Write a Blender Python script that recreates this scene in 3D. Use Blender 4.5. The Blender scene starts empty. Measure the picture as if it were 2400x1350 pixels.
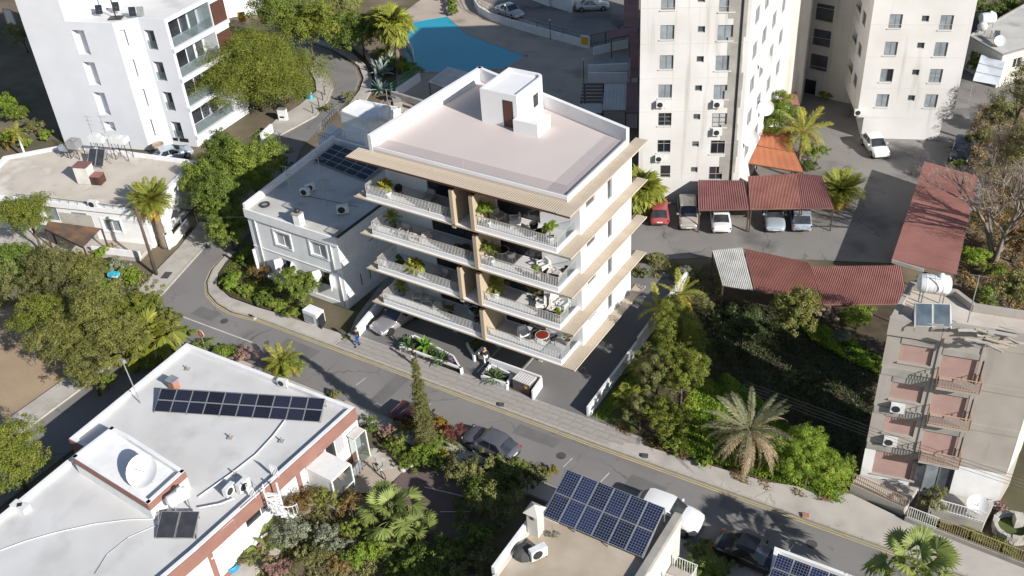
import bpy, math, random
import numpy as np
from mathutils import Vector, Matrix
R = math.radians
random.seed(7)
sc = bpy.context.scene
COL = sc.collection

# ------------------------------------------------------------------ camera
YAW, PITCH, ROLL, FPX = -0.59641502, 0.62437924, -0.07414691, 2417.0   # solved from the photograph's vanishing points
CAM = np.array([27.494, -47.452, 50.089])
_f = np.array([math.sin(YAW)*math.cos(PITCH), math.cos(YAW)*math.cos(PITCH), -math.sin(PITCH)])
_r = np.array([math.cos(YAW), -math.sin(YAW), 0.0]); _u = np.cross(_r, _f)
CR = _r*math.cos(ROLL)+_u*math.sin(ROLL); CU = -_r*math.sin(ROLL)+_u*math.cos(ROLL); CF = _f
cd = bpy.data.cameras.new('camera'); cam = bpy.data.objects.new('camera', cd); COL.objects.link(cam)
cd.sensor_width = 36; cd.lens = FPX/2400*36; cd.clip_start = 1; cd.clip_end = 2000
cam.matrix_world = Matrix(((CR[0], CU[0], -CF[0], CAM[0]), (CR[1], CU[1], -CF[1], CAM[1]), (CR[2], CU[2], -CF[2], CAM[2]), (0, 0, 0, 1)))
sc.camera = cam

# ------------------------------------------------------------------ light
SUN_AZ, SUN_EL = R(-14), R(28)          # angle from +X towards the sun, and its height
wd = bpy.data.worlds.new('World'); sc.world = wd; wd.use_nodes = True
nt = wd.node_tree; bg = nt.nodes['Background']
sk = nt.nodes.new('ShaderNodeTexSky'); sk.sky_type = 'NISHITA'; sk.sun_disc = False
sk.sun_elevation = SUN_EL; sk.sun_rotation = math.pi/2-SUN_AZ
sk.altitude = 100; sk.air_density = 1.0; sk.dust_density = 0.6; sk.ozone_density = 1.0
nt.links.new(sk.outputs[0], bg.inputs[0]); bg.inputs[1].default_value = 0.078
sd = bpy.data.lights.new('sun', 'SUN'); sd.energy = 5.0; sd.angle = R(0.5); sd.color = (1.0, 0.965, 0.915)
so = bpy.data.objects.new('sun', sd); COL.objects.link(so); so.location = (40, -20, 60)
sdir = Vector((math.cos(SUN_AZ)*math.cos(SUN_EL), math.sin(SUN_AZ)*math.cos(SUN_EL), math.sin(SUN_EL)))
so.rotation_euler = sdir.to_track_quat('Z', 'Y').to_euler()
sc.view_settings.view_transform = 'Standard'; sc.view_settings.look = 'None'
sc.view_settings.exposure = 0.42; sc.view_settings.gamma = 1.0; sc.view_settings.use_curve_mapping = False
sc.render.engine = 'CYCLES'
sc.cycles.max_bounces = 8; sc.cycles.transparent_max_bounces = 12; sc.cycles.caustics_reflective = False; sc.cycles.caustics_refractive = False

# ------------------------------------------------------------------ helpers
def ray(px, py):
    return CF+(px-1200)/FPX*CR-(py-675)/FPX*CU
def P(px, py, z=0.0):
    "place surveyed from the photograph: the point of height z (metres) seen at a photo pixel"
    d = ray(px, py); p = CAM+(z-CAM[2])/d[2]*d
    return (float(p[0]), float(p[1]), float(z))
def P2(px, py, z=0.0): return P(px, py, z)[:2]

def wloc(o):
    v = Vector((0, 0, 0))
    while o is not None: v = v+o.location; o = o.parent
    return v
class MB:
    "collects shapes that become ONE mesh object"
    def __init__(s): s.v = []; s.f = []; s.m = []
    def add(s, vs, fs, m=0):
        b = len(s.v); s.v += [tuple(map(float, p)) for p in vs]; s.f += [tuple(b+i for i in f) for f in fs]; s.m += [m]*len(fs); return s
    def quad(s, a, b, c, d, m=0): return s.add([a, b, c, d], [(0, 1, 2, 3)], m)
    def box(s, x0, x1, y0, y1, z0, z1, m=0):
        return s.add([(x0,y0,z0),(x1,y0,z0),(x1,y1,z0),(x0,y1,z0),(x0,y0,z1),(x1,y0,z1),(x1,y1,z1),(x0,y1,z1)],
                     [(0,3,2,1),(4,5,6,7),(0,1,5,4),(1,2,6,5),(2,3,7,6),(3,0,4,7)], m)
    def obox(s, c, sx, sy, sz, rz=0, m=0, tilt=0):
        "box standing on c, turned by rz, tilted about its local x"
        ca, sa, ct, st = math.cos(rz), math.sin(rz), math.cos(tilt), math.sin(tilt); vs = []
        for z in (0, sz):
            for x, y in ((-sx/2,-sy/2),(sx/2,-sy/2),(sx/2,sy/2),(-sx/2,sy/2)):
                y2 = y*ct-z*st; z2 = y*st+z*ct
                vs.append((c[0]+x*ca-y2*sa, c[1]+x*sa+y2*ca, c[2]+z2))
        return s.add(vs, [(0,3,2,1),(4,5,6,7),(0,1,5,4),(1,2,6,5),(2,3,7,6),(3,0,4,7)], m)
    def prism(s, poly, z0, z1, m=0, caps=True):
        n = len(poly)
        if sum(poly[i][0]*poly[(i+1)%n][1]-poly[(i+1)%n][0]*poly[i][1] for i in range(n)) < 0: poly = poly[::-1]
        zt = z1 if hasattr(z1, '__len__') else [z1]*n
        vs = [(p[0],p[1],z0) for p in poly]+[(p[0],p[1],zt[i]) for i, p in enumerate(poly)]
        fs = [(i,(i+1)%n,n+(i+1)%n,n+i) for i in range(n)]
        if caps: fs += [tuple(range(n-1,-1,-1)), tuple(range(n,2*n))]
        return s.add(vs, fs, m)
    def bar(s, a, b, w, h=None, m=0, up=(0,0,1)):
        "square bar from a to b"
        h = h or w; a = Vector(a); b = Vector(b); d = (b-a).normalized(); up = Vector(up)
        if abs(d.dot(up)) > .95: up = Vector((1, 0, 0))
        x = d.cross(up).normalized()*w/2; y = x.cross(d).normalized()*h/2
        return s.add([a-x-y,a+x-y,a+x+y,a-x+y,b-x-y,b+x-y,b+x+y,b-x+y], [(0,3,2,1),(4,5,6,7),(0,1,5,4),(1,2,6,5),(2,3,7,6),(3,0,4,7)], m)
    def tube(s, path, rad, n=8, m=0, cap=True):
        path = [Vector(p) for p in path]
        if not hasattr(rad, '__len__'): rad = [rad]*len(path)
        base = len(s.v); up = None
        for i, p in enumerate(path):
            d = (path[min(i+1,len(path)-1)]-path[max(i-1,0)]).normalized()
            if up is None: up = Vector((0,0,1)) if abs(d.z) < .9 else Vector((1,0,0))
            x = d.cross(up).normalized(); y = d.cross(x).normalized(); up = -y if i == 0 else up
            for k in range(n):
                a = 2*math.pi*k/n; q = p+(x*math.cos(a)+y*math.sin(a))*rad[i]; s.v.append(tuple(q))
        for i in range(len(path)-1):
            for k in range(n):
                s.f.append((base+i*n+k, base+i*n+(k+1)%n, base+(i+1)*n+(k+1)%n, base+(i+1)*n+k)); s.m.append(m)
        if cap:
            s.f.append(tuple(base+k for k in range(n-1,-1,-1))); s.m.append(m)
            s.f.append(tuple(base+(len(path)-1)*n+k for k in range(n))); s.m.append(m)
        return s
    def lathe(s, prof, c=(0,0,0), n=16, m=0, axis='z', closed=True):
        base = len(s.v)
        for r, h in prof:
            for k in range(n):
                a = 2*math.pi*k/n; x, y = r*math.cos(a), r*math.sin(a)
                q = (x,y,h) if axis == 'z' else ((h,x,y) if axis == 'x' else (x,h,y))
                s.v.append((c[0]+q[0], c[1]+q[1], c[2]+q[2]))
        for i in range(len(prof)-1):
            for k in range(n):
                s.f.append((base+i*n+k, base+i*n+(k+1)%n, base+(i+1)*n+(k+1)%n, base+(i+1)*n+k)); s.m.append(m)
        if closed:
            s.f.append(tuple(base+k for k in range(n-1,-1,-1))); s.m.append(m)
            s.f.append(tuple(base+(len(prof)-1)*n+k for k in range(n))); s.m.append(m)
        return s
    def ball(s, c, r, n=12, m=0, z0=-1.0):
        rings = n//2; prof = []
        for i in range(rings+1):
            t = math.asin(z0)+(math.pi/2-math.asin(z0))*i/rings; prof.append((max(r*math.cos(t),.001), r*math.sin(t)))
        return s.lathe(prof, c, n, m)
    def xform(s, loc=(0,0,0), rz=0, sc=1.0):
        c, t = math.cos(rz)*sc, math.sin(rz)*sc
        s.v = [(loc[0]+x*c-y*t, loc[1]+x*t+y*c, loc[2]+z*sc) for x, y, z in s.v]; return s
    def mesh(s, name, mats, smooth=False, off=(0,0,0)):
        me = bpy.data.meshes.new(name)
        me.from_pydata([(x-off[0], y-off[1], z-off[2]) for x, y, z in s.v], [], s.f)
        if not isinstance(mats, (list, tuple)): mats = [mats]
        for mt in mats: me.materials.append(mt)
        if len(mats) > 1: me.polygons.foreach_set('material_index', s.m)
        if smooth: me.polygons.foreach_set('use_smooth', [True]*len(s.f))
        me.update(); return me
    def build(s, name, mats, parent=None, smooth=False, kind=None):
        o = bpy.data.objects.new(name, s.mesh(name, mats, smooth, wloc(parent) if parent else (0,0,0)))
        COL.objects.link(o); o.parent = parent
        if kind: o['kind'] = kind
        return o
def smooth_by_angle(o, ang=40):
    me = o.data; me.polygons.foreach_set('use_smooth', [True]*len(me.polygons))
    try: me.set_sharp_from_angle(angle=R(ang))
    except Exception: pass
    return o
def tag(o, label, cat, group=None):
    o['label'] = label; o['category'] = cat
    if group: o['group'] = group
    return o
def thing(name, label, cat, loc=(0,0,0), group=None):
    o = bpy.data.objects.new(name, None); COL.objects.link(o); o.location = loc; o.empty_display_size = .3
    return tag(o, label, cat, group)
def share(name, me, parent, loc=(0,0,0), rot=(0,0,0), scl=1.0, kind=None):
    o = bpy.data.objects.new(name, me); COL.objects.link(o); o.parent = parent; o.location = loc; o.rotation_euler = rot
    o.scale = scl if hasattr(scl, '__len__') else (scl,)*3
    if kind: o['kind'] = kind
    return o
KIDS = {}
def copy_tree(o, parent=None, top=True):
    c = o.copy(); COL.objects.link(c); c.parent = parent
    for ch in o.children: copy_tree(ch, c, False)
    return c
def place(proto, used, loc, rz, label, group=None, scl=1.0, name=None):
    o = proto if not used else copy_tree(proto)
    o.location = loc; o.rotation_euler = (0, 0, rz); o.scale = (scl,)*3; o['label'] = label
    if group: o['group'] = group
    return o
def struct(name, mb, mats, kind='structure', smooth=False):
    o = mb.build(name, mats, None, smooth); o['kind'] = kind; return o

# ------------------------------------------------------------------ materials
MATS = {}
def nodes_of(name):
    m = bpy.data.materials.new(name); m.use_nodes = True; t = m.node_tree; MATS[name] = m
    return m, t, t.nodes, t.links, t.nodes['Principled BSDF']
def mat(name, c, c2=None, scale=1.5, rough=.8, bump=0.0, bscale=None, metal=0.0, stretch=(1,1,1), ramp=(.35,.65), c3=None, scale3=.4, ramp3=(.55,.7), stretch3=(1,1,1), spec=.4, coat=0, detail=6, coord='Object'):
    m, t, N, L, b = nodes_of(name)
    b.inputs['Roughness'].default_value = rough; b.inputs['Metallic'].default_value = metal
    b.inputs['Specular IOR Level'].default_value = spec
    if coat: b.inputs['Coat Weight'].default_value = coat; b.inputs['Coat Roughness'].default_value = .05
    b.inputs['Base Color'].default_value = (*c, 1)
    tc = N.new('ShaderNodeTexCoord')
    def noise(sca, st, det):
        mp = N.new('ShaderNodeMapping'); mp.inputs['Scale'].default_value = st; L.new(tc.outputs[coord], mp.inputs[0])
        n = N.new('ShaderNodeTexNoise'); n.inputs['Scale'].default_value = sca; n.inputs['Detail'].default_value = det
        L.new(mp.outputs[0], n.inputs['Vector']); return n
    out = None
    if c2:
        n = noise(scale, stretch, detail); r = N.new('ShaderNodeValToRGB'); L.new(n.outputs['Fac'], r.inputs[0])
        r.color_ramp.elements[0].position, r.color_ramp.elements[1].position = ramp
        r.color_ramp.elements[0].color = (*c, 1); r.color_ramp.elements[1].color = (*c2, 1); out = r.outputs[0]
    if c3:
        n = noise(scale3, stretch3, 5); r = N.new('ShaderNodeValToRGB'); L.new(n.outputs['Fac'], r.inputs[0])
        r.color_ramp.elements[0].position, r.color_ramp.elements[1].position = ramp3
        mx = N.new('ShaderNodeMix'); mx.data_type = 'RGBA'; L.new(r.outputs[0], mx.inputs[0])
        if out: L.new(out, mx.inputs[6])
        else: mx.inputs[6].default_value = (*c, 1)
        mx.inputs[7].default_value = (*c3, 1); out = mx.outputs[2]
    if out: L.new(out, b.inputs['Base Color'])
    if bump:
        n = noise(bscale or scale*6, stretch, 4); bp = N.new('ShaderNodeBump'); bp.inputs['Strength'].default_value = bump; bp.inputs['Distance'].default_value = .03
        L.new(n.outputs['Fac'], bp.inputs['Height']); L.new(bp.outputs[0], b.inputs['Normal'])
    return m
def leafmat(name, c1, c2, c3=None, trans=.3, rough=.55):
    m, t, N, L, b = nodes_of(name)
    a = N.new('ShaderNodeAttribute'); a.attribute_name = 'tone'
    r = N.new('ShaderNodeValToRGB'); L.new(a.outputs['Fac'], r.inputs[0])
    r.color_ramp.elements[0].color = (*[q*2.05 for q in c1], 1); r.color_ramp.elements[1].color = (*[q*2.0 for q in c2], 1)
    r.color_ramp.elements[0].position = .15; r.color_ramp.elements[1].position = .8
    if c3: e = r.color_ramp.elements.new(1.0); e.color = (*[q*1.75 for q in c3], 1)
    oi = N.new('ShaderNodeObjectInfo'); hs = N.new('ShaderNodeHueSaturation'); L.new(r.outputs[0], hs.inputs['Color'])
    mr = N.new('ShaderNodeMapRange'); mr.inputs[3].default_value = .85; mr.inputs[4].default_value = 1.2
    L.new(oi.outputs['Random'], mr.inputs[0]); L.new(mr.outputs[0], hs.inputs['Value'])
    L.new(hs.outputs[0], b.inputs['Base Color']); b.inputs['Roughness'].default_value = rough; b.inputs['Specular IOR Level'].default_value = .3
    tr = N.new('ShaderNodeBsdfTranslucent'); L.new(hs.outputs[0], tr.inputs[0])
    mx = N.new('ShaderNodeMixShader'); mx.inputs[0].default_value = trans
    L.new(b.outputs[0], mx.inputs[1]); L.new(tr.outputs[0], mx.inputs[2]); L.new(mx.outputs[0], N['Material Output'].inputs[0])
    return m
def glassmat(name, tint=(.75,.85,.85), opacity=.25, rough=.03):
    "thin see-through sheet: tinted, with a sky reflection"
    m, t, N, L, b = nodes_of(name)
    b.inputs['Base Color'].default_value = (*[x*.3 for x in tint], 1); b.inputs['Roughness'].default_value = rough; b.inputs['Specular IOR Level'].default_value = .6
    tr = N.new('ShaderNodeBsdfTransparent'); tr.inputs[0].default_value = (*tint, 1)
    mx = N.new('ShaderNodeMixShader'); mx.inputs[0].default_value = opacity
    L.new(tr.outputs[0], mx.inputs[1]); L.new(b.outputs[0], mx.inputs[2]); L.new(mx.outputs[0], N['Material Output'].inputs[0])
    return m
def solarmat(name, cx, cy, cell=(.012,.014,.035), line=(.30,.32,.38), lw=.06):
    "panel of cells: local x,y in metres, cell pitch cx x cy"
    m, t, N, L, b = nodes_of(name)
    tc = N.new('ShaderNodeTexCoord'); sp = N.new('ShaderNodeSeparateXYZ'); L.new(tc.outputs['Object'], sp.inputs[0])
    fs = []
    for ax, c in ((0, cx), (1, cy)):
        d = N.new('ShaderNodeMath'); d.operation = 'DIVIDE'; d.inputs[1].default_value = c; L.new(sp.outputs[ax], d.inputs[0])
        f = N.new('ShaderNodeMath'); f.operation = 'FRACT'; L.new(d.outputs[0], f.inputs[0])
        k = N.new('ShaderNodeMath'); k.operation = 'LESS_THAN'; k.inputs[1].default_value = lw; L.new(f.outputs[0], k.inputs[0]); fs.append(k)
    mx_ = N.new('ShaderNodeMath'); mx_.operation = 'MAXIMUM'; L.new(fs[0].outputs[0], mx_.inputs[0]); L.new(fs[1].outputs[0], mx_.inputs[1])
    oi = N.new('ShaderNodeObjectInfo'); hs = N.new('ShaderNodeHueSaturation'); hs.inputs['Color'].default_value = (*cell, 1)
    mr = N.new('ShaderNodeMapRange'); mr.inputs[3].default_value = .6; mr.inputs[4].default_value = 1.6; L.new(oi.outputs['Random'], mr.inputs[0]); L.new(mr.outputs[0], hs.inputs['Value'])
    mx = N.new('ShaderNodeMix'); mx.data_type = 'RGBA'; L.new(mx_.outputs[0], mx.inputs[0]); L.new(hs.outputs[0], mx.inputs[6]); mx.inputs[7].default_value = (*line, 1)
    L.new(mx.outputs[2], b.inputs['Base Color']); b.inputs['Roughness'].default_value = .22; b.inputs['Specular IOR Level'].default_value = .35
    return m
def cracked(m, scale, width, dark=.55):
    "adds thin meandering cracks and a few oil spots to a paving material"
    t = m.node_tree; N, L = t.nodes, t.links; b = N['Principled BSDF']; src = b.inputs['Base Color'].links[0].from_socket
    tc = N.new('ShaderNodeTexCoord'); nz = N.new('ShaderNodeTexNoise'); nz.inputs['Scale'].default_value = .9; nz.inputs['Detail'].default_value = 5; L.new(tc.outputs['Object'], nz.inputs['Vector'])
    ad = N.new('ShaderNodeVectorMath'); ad.operation = 'MULTIPLY_ADD'; ad.inputs[1].default_value = (1.6,1.6,0); L.new(nz.outputs['Color'], ad.inputs[0]); L.new(tc.outputs['Object'], ad.inputs[2])
    v = N.new('ShaderNodeTexVoronoi'); v.feature = 'DISTANCE_TO_EDGE'; v.inputs['Scale'].default_value = scale; L.new(ad.outputs[0], v.inputs['Vector'])
    r = N.new('ShaderNodeMapRange'); r.inputs[1].default_value = width*.3; r.inputs[2].default_value = width; r.inputs[3].default_value = 1.0; r.inputs[4].default_value = 0.0; L.new(v.outputs['Distance'], r.inputs[0])
    n2 = N.new('ShaderNodeTexNoise'); n2.inputs['Scale'].default_value = .22; L.new(tc.outputs['Object'], n2.inputs['Vector']); r2 = N.new('ShaderNodeMapRange'); r2.inputs[1].default_value = .45; r2.inputs[2].default_value = .6; L.new(n2.outputs[0], r2.inputs[0])
    mu = N.new('ShaderNodeMath'); mu.operation = 'MULTIPLY'; L.new(r.outputs[0], mu.inputs[0]); L.new(r2.outputs[0], mu.inputs[1])
    n3 = N.new('ShaderNodeTexNoise'); n3.inputs['Scale'].default_value = 1.1; n3.inputs['Detail'].default_value = 2; L.new(tc.outputs['Object'], n3.inputs['Vector']); r3 = N.new('ShaderNodeMapRange'); r3.inputs[1].default_value = .68; r3.inputs[2].default_value = .78; r3.inputs[4].default_value = .6; L.new(n3.outputs[0], r3.inputs[0])
    mxm = N.new('ShaderNodeMath'); mxm.operation = 'MAXIMUM'; L.new(mu.outputs[0], mxm.inputs[0]); L.new(r3.outputs[0], mxm.inputs[1])
    mx = N.new('ShaderNodeMix'); mx.data_type = 'RGBA'; mx.blend_type = 'MULTIPLY'; L.new(mxm.outputs[0], mx.inputs[0]); L.new(src, mx.inputs[6]); mx.inputs[7].default_value = (dark,dark,dark,1); L.new(mx.outputs[2], b.inputs['Base Color'])
W = dict(
 white=mat('white_render', (.80,.795,.79), (.72,.715,.71), 1.2, .85, .05, 30, c3=(.60,.59,.57), scale3=.8, ramp3=(.62,.85), stretch3=(1.5,1.5,.25)),
 cool=mat('cool_white_render', (.64,.65,.685), (.60,.61,.645), .4, .85, .03, 40),
 clean=mat('new_white_render', (.76,.755,.755), (.72,.715,.715), .6, .8, .03, 40),
 cream=mat('cream_render', (.58,.545,.49), (.51,.475,.42), .35, .9, .05, 25, c3=(.34,.30,.25), scale3=.55, ramp3=(.60,.84), stretch3=(1.8,1.8,.16)),
 tower=mat('tower_render', (.65,.635,.615), (.57,.55,.525), .25, .9, .05, 25, c3=(.36,.32,.27), scale3=.7, ramp3=(.58,.84), stretch3=(2.2,2.2,.14)),
 grey_r=mat('grey_beige_render', (.40,.36,.32), (.345,.31,.275), .7, .9, .04, 30, c3=(.25,.23,.205), scale3=.7, ramp3=(.6,.85), stretch3=(1.5,1.5,.25)),
 terra=mat('terracotta_paint', (.28,.145,.115), (.245,.125,.10), 1.2, .8, .04, 30),
 roofw=mat('white_roof_coating', (.62,.61,.60), (.54,.53,.515), .28, .85, .04, 10, c3=(.45,.44,.425), scale3=.45, ramp3=(.52,.78)),
 roofg=mat('weathered_roof', (.54,.525,.49), (.45,.435,.40), .4, .9, .06, 9, c3=(.28,.255,.215), scale3=.33, ramp3=(.55,.72)),
 roofd=mat('dirty_concrete_roof', (.56,.50,.43), (.45,.395,.33), .30, .95, .08, 8, c3=(.64,.60,.54), scale3=.28, ramp3=(.54,.66)),
 roofs=mat('sandy_roof', (.46,.385,.30), (.37,.305,.23), .5, .95, .1, 8, c3=(.50,.44,.36), scale3=.35, ramp3=(.5,.65)),
 rooft=mat('terrace_screed', (.58,.51,.475), (.545,.475,.445), .22, .8, .02, 20),
 conc=mat('concrete', (.36,.34,.31), (.28,.265,.24), .9, .9, .08, 12, c3=(.20,.19,.17), scale3=.6, ramp3=(.58,.8)),
 pave=mat('pavement_concrete', (.49,.45,.405), (.41,.375,.335), .5, .92, .06, 14, c3=(.31,.285,.25), scale3=.35, ramp3=(.54,.76)),
 paver=mat('paver_stone', (.36,.33,.30), (.29,.265,.243), 1.1, .88, .06, 20),
 kerb=mat('kerb_stone', (.44,.405,.35), (.36,.33,.28), 2, .9, .05, 20),
 asph=mat('asphalt', (.225,.213,.204), (.19,.18,.172), .18, .9, .10, 60, c3=(.155,.147,.142), scale3=.14, ramp3=(.52,.70), stretch3=(.35,1.6,1)),
 asph3=mat('newer_asphalt_patch', (.165,.158,.152), (.14,.134,.13), .8, .9, .1, 60),
 asph2=mat('car_park_asphalt', (.25,.232,.213), (.20,.187,.174), .16, .92, .10, 60, c3=(.135,.127,.12), scale3=.22, ramp3=(.52,.66)),
 drive=mat('driveway_asphalt', (.185,.177,.171), (.16,.154,.149), .4, .85, .06, 60),
 dirt=mat('dry_soil', (.20,.155,.105), (.135,.105,.07), .25, .98, .25, 3, c3=(.075,.075,.035), scale3=.12, ramp3=(.45,.62)),
 sand=mat('sandy_ground', (.40,.295,.195), (.32,.23,.15), .25, .98, .2, 3, c3=(.25,.18,.12), scale3=.12, ramp3=(.5,.7), stretch3=(.4,1.8,1)),
 lawn=mat('lawn', (.085,.105,.028), (.06,.085,.02), .7, .95, .3, 20, c3=(.15,.13,.06), scale3=.4, ramp3=(.55,.75)),
 garden=mat('garden_soil', (.095,.07,.045), (.06,.048,.03), 1.2, .98, .3, 8),
 deck=mat('pool_paving', (.46,.38,.31), (.40,.33,.265), .4, .9, .05, 20, c3=(.28,.22,.17), scale3=.25, ramp3=(.55,.72)),
 redpav=mat('dark_red_paving', (.16,.115,.105), (.125,.09,.085), .8, .9, .06, 20),
 cobble=mat('red_block_paving', (.26,.16,.12), (.21,.13,.10), 1.2, .9, .1, 14),
 yel=mat('worn_yellow_line', (.50,.40,.19), (.36,.31,.20), 1.6, .85, 0, None, stretch=(.4,2,1)),
 mark=mat('road_paint', (.62,.61,.58), (.44,.43,.41), 2, .8),
 wood=mat('pale_timber', (.56,.475,.375), (.46,.38,.285), 3, .75, .05, 30, stretch=(6,.35,1)),
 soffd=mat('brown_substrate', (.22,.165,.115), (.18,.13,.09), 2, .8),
 woodd=mat('timber_cladding', (.50,.41,.30), (.42,.335,.235), 3, .75, .05, 30, stretch=(.4,.4,5)),
 brownw=mat('brown_cladding', (.10,.045,.03), (.07,.032,.022), 4, .6, .03, 20, stretch=(5,5,.3)),
 brown=mat('weathered_brown_boards', (.24,.125,.065), (.115,.085,.065), .6, .85, .05, 12, stretch=(.4,2.5,1), c3=(.075,.065,.058), scale3=.35, ramp3=(.5,.62)),
 redtile=mat('red_pantile', (.36,.165,.13), (.27,.12,.098), .6, .85, .03, 20, c3=(.19,.10,.085), scale3=.35, ramp3=(.55,.72)),
 redmetal=mat('dark_red_sheet', (.245,.105,.10), (.185,.078,.073), .5, .55, .02, 20, c3=(.33,.19,.175), scale3=.3, ramp3=(.6,.8)),
 orange=mat('orange_sheet', (.42,.155,.075), (.34,.12,.06), .5, .7, .03, 20, c3=(.27,.10,.055), scale3=.3, ramp3=(.56,.75)),
 pinkred=mat('faded_red_tile', (.36,.17,.145), (.28,.12,.10), .7, .85, .03, 20),
 bigred=mat('brick_red_sheet', (.32,.145,.12), (.265,.115,.095), .4, .75, .03, 20, c3=(.20,.085,.07), scale3=.5, ramp3=(.52,.75), stretch3=(.3,1.5,1)),
 whites=mat('white_sheet', (.66,.65,.61), (.50,.49,.46), .8, .6, .02, 20),
 pink=mat('pink_roller_shutter', (.44,.295,.26), (.39,.255,.225), 1.2, .7),
 steel=mat('galvanised', (.45,.45,.45), (.36,.36,.36), 3, .45, metal=.5),
 dark=mat('dark_metal', (.03,.03,.033), None, rough=.5),
 black=mat('black_rubber', (.018,.018,.018), None, rough=.8),
 alu=mat('window_aluminium', (.28,.28,.28), None, rough=.45, metal=.4),
 brnf=mat('brown_window_frame', (.12,.085,.06), None, rough=.5),
 paint=mat('white_paint', (.78,.78,.76), (.72,.72,.70), 4, .5),
 plast=mat('white_plastic', (.72,.72,.71), (.62,.62,.60), 2, .45),
 tank=mat('white_tank_paint', (.76,.76,.75), (.66,.66,.65), 1.2, .35, .02, 10),
 beige=mat('beige_rail_paint', (.42,.30,.20), (.36,.25,.16), 3, .6),
 peach=mat('peach_rail_paint', (.55,.34,.24), (.48,.29,.2), 3, .6),
 green=mat('green_rail_paint', (.04,.20,.11), None, rough=.5),
 curtain=mat('curtain_behind_glass', (.46,.47,.47), (.36,.37,.38), 3, .25, stretch=(9,9,.1), spec=.6),
 pane=mat('window_glass', (.045,.052,.06), (.09,.10,.11), .8, .06, spec=.8),
 panel_g=mat('light_window_glass', (.30,.335,.36), (.20,.23,.25), 1.3, .08, spec=.8),
 pdark=mat('dark_glass', (.016,.018,.022), (.035,.036,.04), .5, .05, spec=.8),
 brick=mat('chimney_brick', (.42,.20,.13), (.35,.16,.10), 3, .85, .05, 30),
 stone=mat('white_rubble', (.52,.49,.44), (.38,.355,.31), 1.6, .95, .15, 10),
 bark=mat('bark', (.125,.092,.066), (.075,.055,.042), 3, .95, .3, 14, stretch=(1,1,.3)),
 barkg=mat('grey_bark', (.27,.235,.20), (.18,.155,.13), 3, .95, .2, 14, stretch=(1,1,.3)),
 palmt=mat('palm_trunk', (.235,.18,.125), (.15,.11,.075), 4, .95, .4, 10, stretch=(1,1,3)),
 grey_cover=mat('grey_cover', (.085,.082,.078), (.065,.062,.06), 2, .85),
 blue=mat('blue_plastic', (.02,.25,.45), None, rough=.5),
 cyan=mat('cyan_plastic', (.03,.42,.60), (.5,.62,.66), 3, .5, ramp=(.55,.6)),
 sail=mat('white_shade_cloth', (.68,.72,.76), (.60,.64,.68), .6, .75, c3=(.42,.38,.34), scale3=.5, ramp3=(.6,.78)),
 yellowsign=mat('yellow_board', (.70,.42,.02), None, rough=.5),
 redsign=mat('red_sign_face', (.55,.08,.03), None, rough=.5),
 orangesign=mat('orange_red_sign', (.62,.16,.05), None, rough=.5),
 glassw=glassmat('clear_glass', (.92,.95,.96), .07),
 glassb=glassmat('balcony_glass', (.80,.85,.85), .16),
 glassr=glassmat('roof_glass', (.93,.92,.93), .06),
 sol1=solarmat('black_solar_cells', .105, .13, (.010,.012,.024), (.085,.09,.11), .05),
 sol2=solarmat('blue_solar_cells', .16, .16, (.007,.012,.040), (.24,.26,.31), .08),
 coll=mat('solar_collector_glass', (.055,.075,.095), (.11,.14,.16), 1.1, .12, spec=.7),
 colld=mat('dark_collector_glass', (.035,.036,.042), (.055,.055,.06), 1.5, .15, spec=.6),
 skin=mat('skin', (.50,.30,.20), None, rough=.6), hair=mat('dark_hair', (.03,.02,.015), None, rough=.6),
 blond=mat('blond_hair', (.55,.34,.12), None, rough=.6),
 jeans=mat('blue_denim', (.035,.13,.34), (.03,.10,.26), 12, .85), jacket=mat('dark_jacket', (.05,.04,.04), None, rough=.8),
 shirt=mat('peach_shirt', (.62,.36,.24), None, rough=.8), whitec=mat('white_cloth', (.72,.72,.72), None, rough=.85), blackc=mat('black_cloth', (.022,.022,.025), None, rough=.85), greyc=mat('light_grey_cloth', (.52,.52,.53), None, rough=.85),
 balus=mat('baluster_paint', (.68,.665,.65), None, rough=.5),
 fabric=mat('grey_cushion', (.40,.38,.37), (.36,.34,.33), 6, .9), chairw=mat('white_chair_frame', (.70,.66,.60), (.62,.57,.51), 6, .6), chairt=mat('taupe_chair_frame', (.46,.41,.36), (.40,.35,.30), 6, .6),
 potw=mat('white_pot', (.66,.64,.61), (.58,.56,.53), 3, .6), potg=mat('grey_pot', (.13,.12,.115), (.09,.085,.08), 3, .7), potb=mat('beige_pot', (.38,.30,.22), (.30,.235,.17), 3, .7),
 redtop=mat('red_table_top', (.20,.035,.018), None, rough=.15, spec=.7), darktop=mat('dark_table_top', (.04,.014,.012), None, rough=.12, spec=.7),
 wicker=mat('black_wicker', (.025,.024,.024), (.045,.043,.04), 20, .7), rug=mat('brown_rug', (.11,.085,.075), (.09,.07,.06), 4, .95),
 floort=mat('balcony_tile', (.62,.60,.59), (.56,.54,.535), .8, .55, .01, 20),
 plum=mat('grey_brown_bin', (.11,.085,.08), (.085,.065,.06), 2, .6), tyre=mat('tyre', (.02,.02,.02), None, rough=.85), rim=mat('alloy', (.55,.55,.56), None, rough=.3, metal=.9), disc=mat('dark_rim', (.10,.10,.11), None, rough=.4, metal=.6),
 lampw=mat('headlamp_glass', (.62,.65,.68), None, rough=.08, spec=.8), lampr=mat('tail_lamp', (.35,.015,.012), None, rough=.15, spec=.7), plate=mat('number_plate', (.62,.60,.52), None, rough=.5),
 cwin=mat('car_window', (.018,.02,.024), (.05,.055,.06), 1.0, .04, spec=.9),
)
cracked(W['asph'], .16, .012, .62); cracked(W['asph2'], .22, .014, .55); cracked(W['pave'], .3, .008, .7); cracked(W['roofd'], .2, .008, .7)
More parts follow.
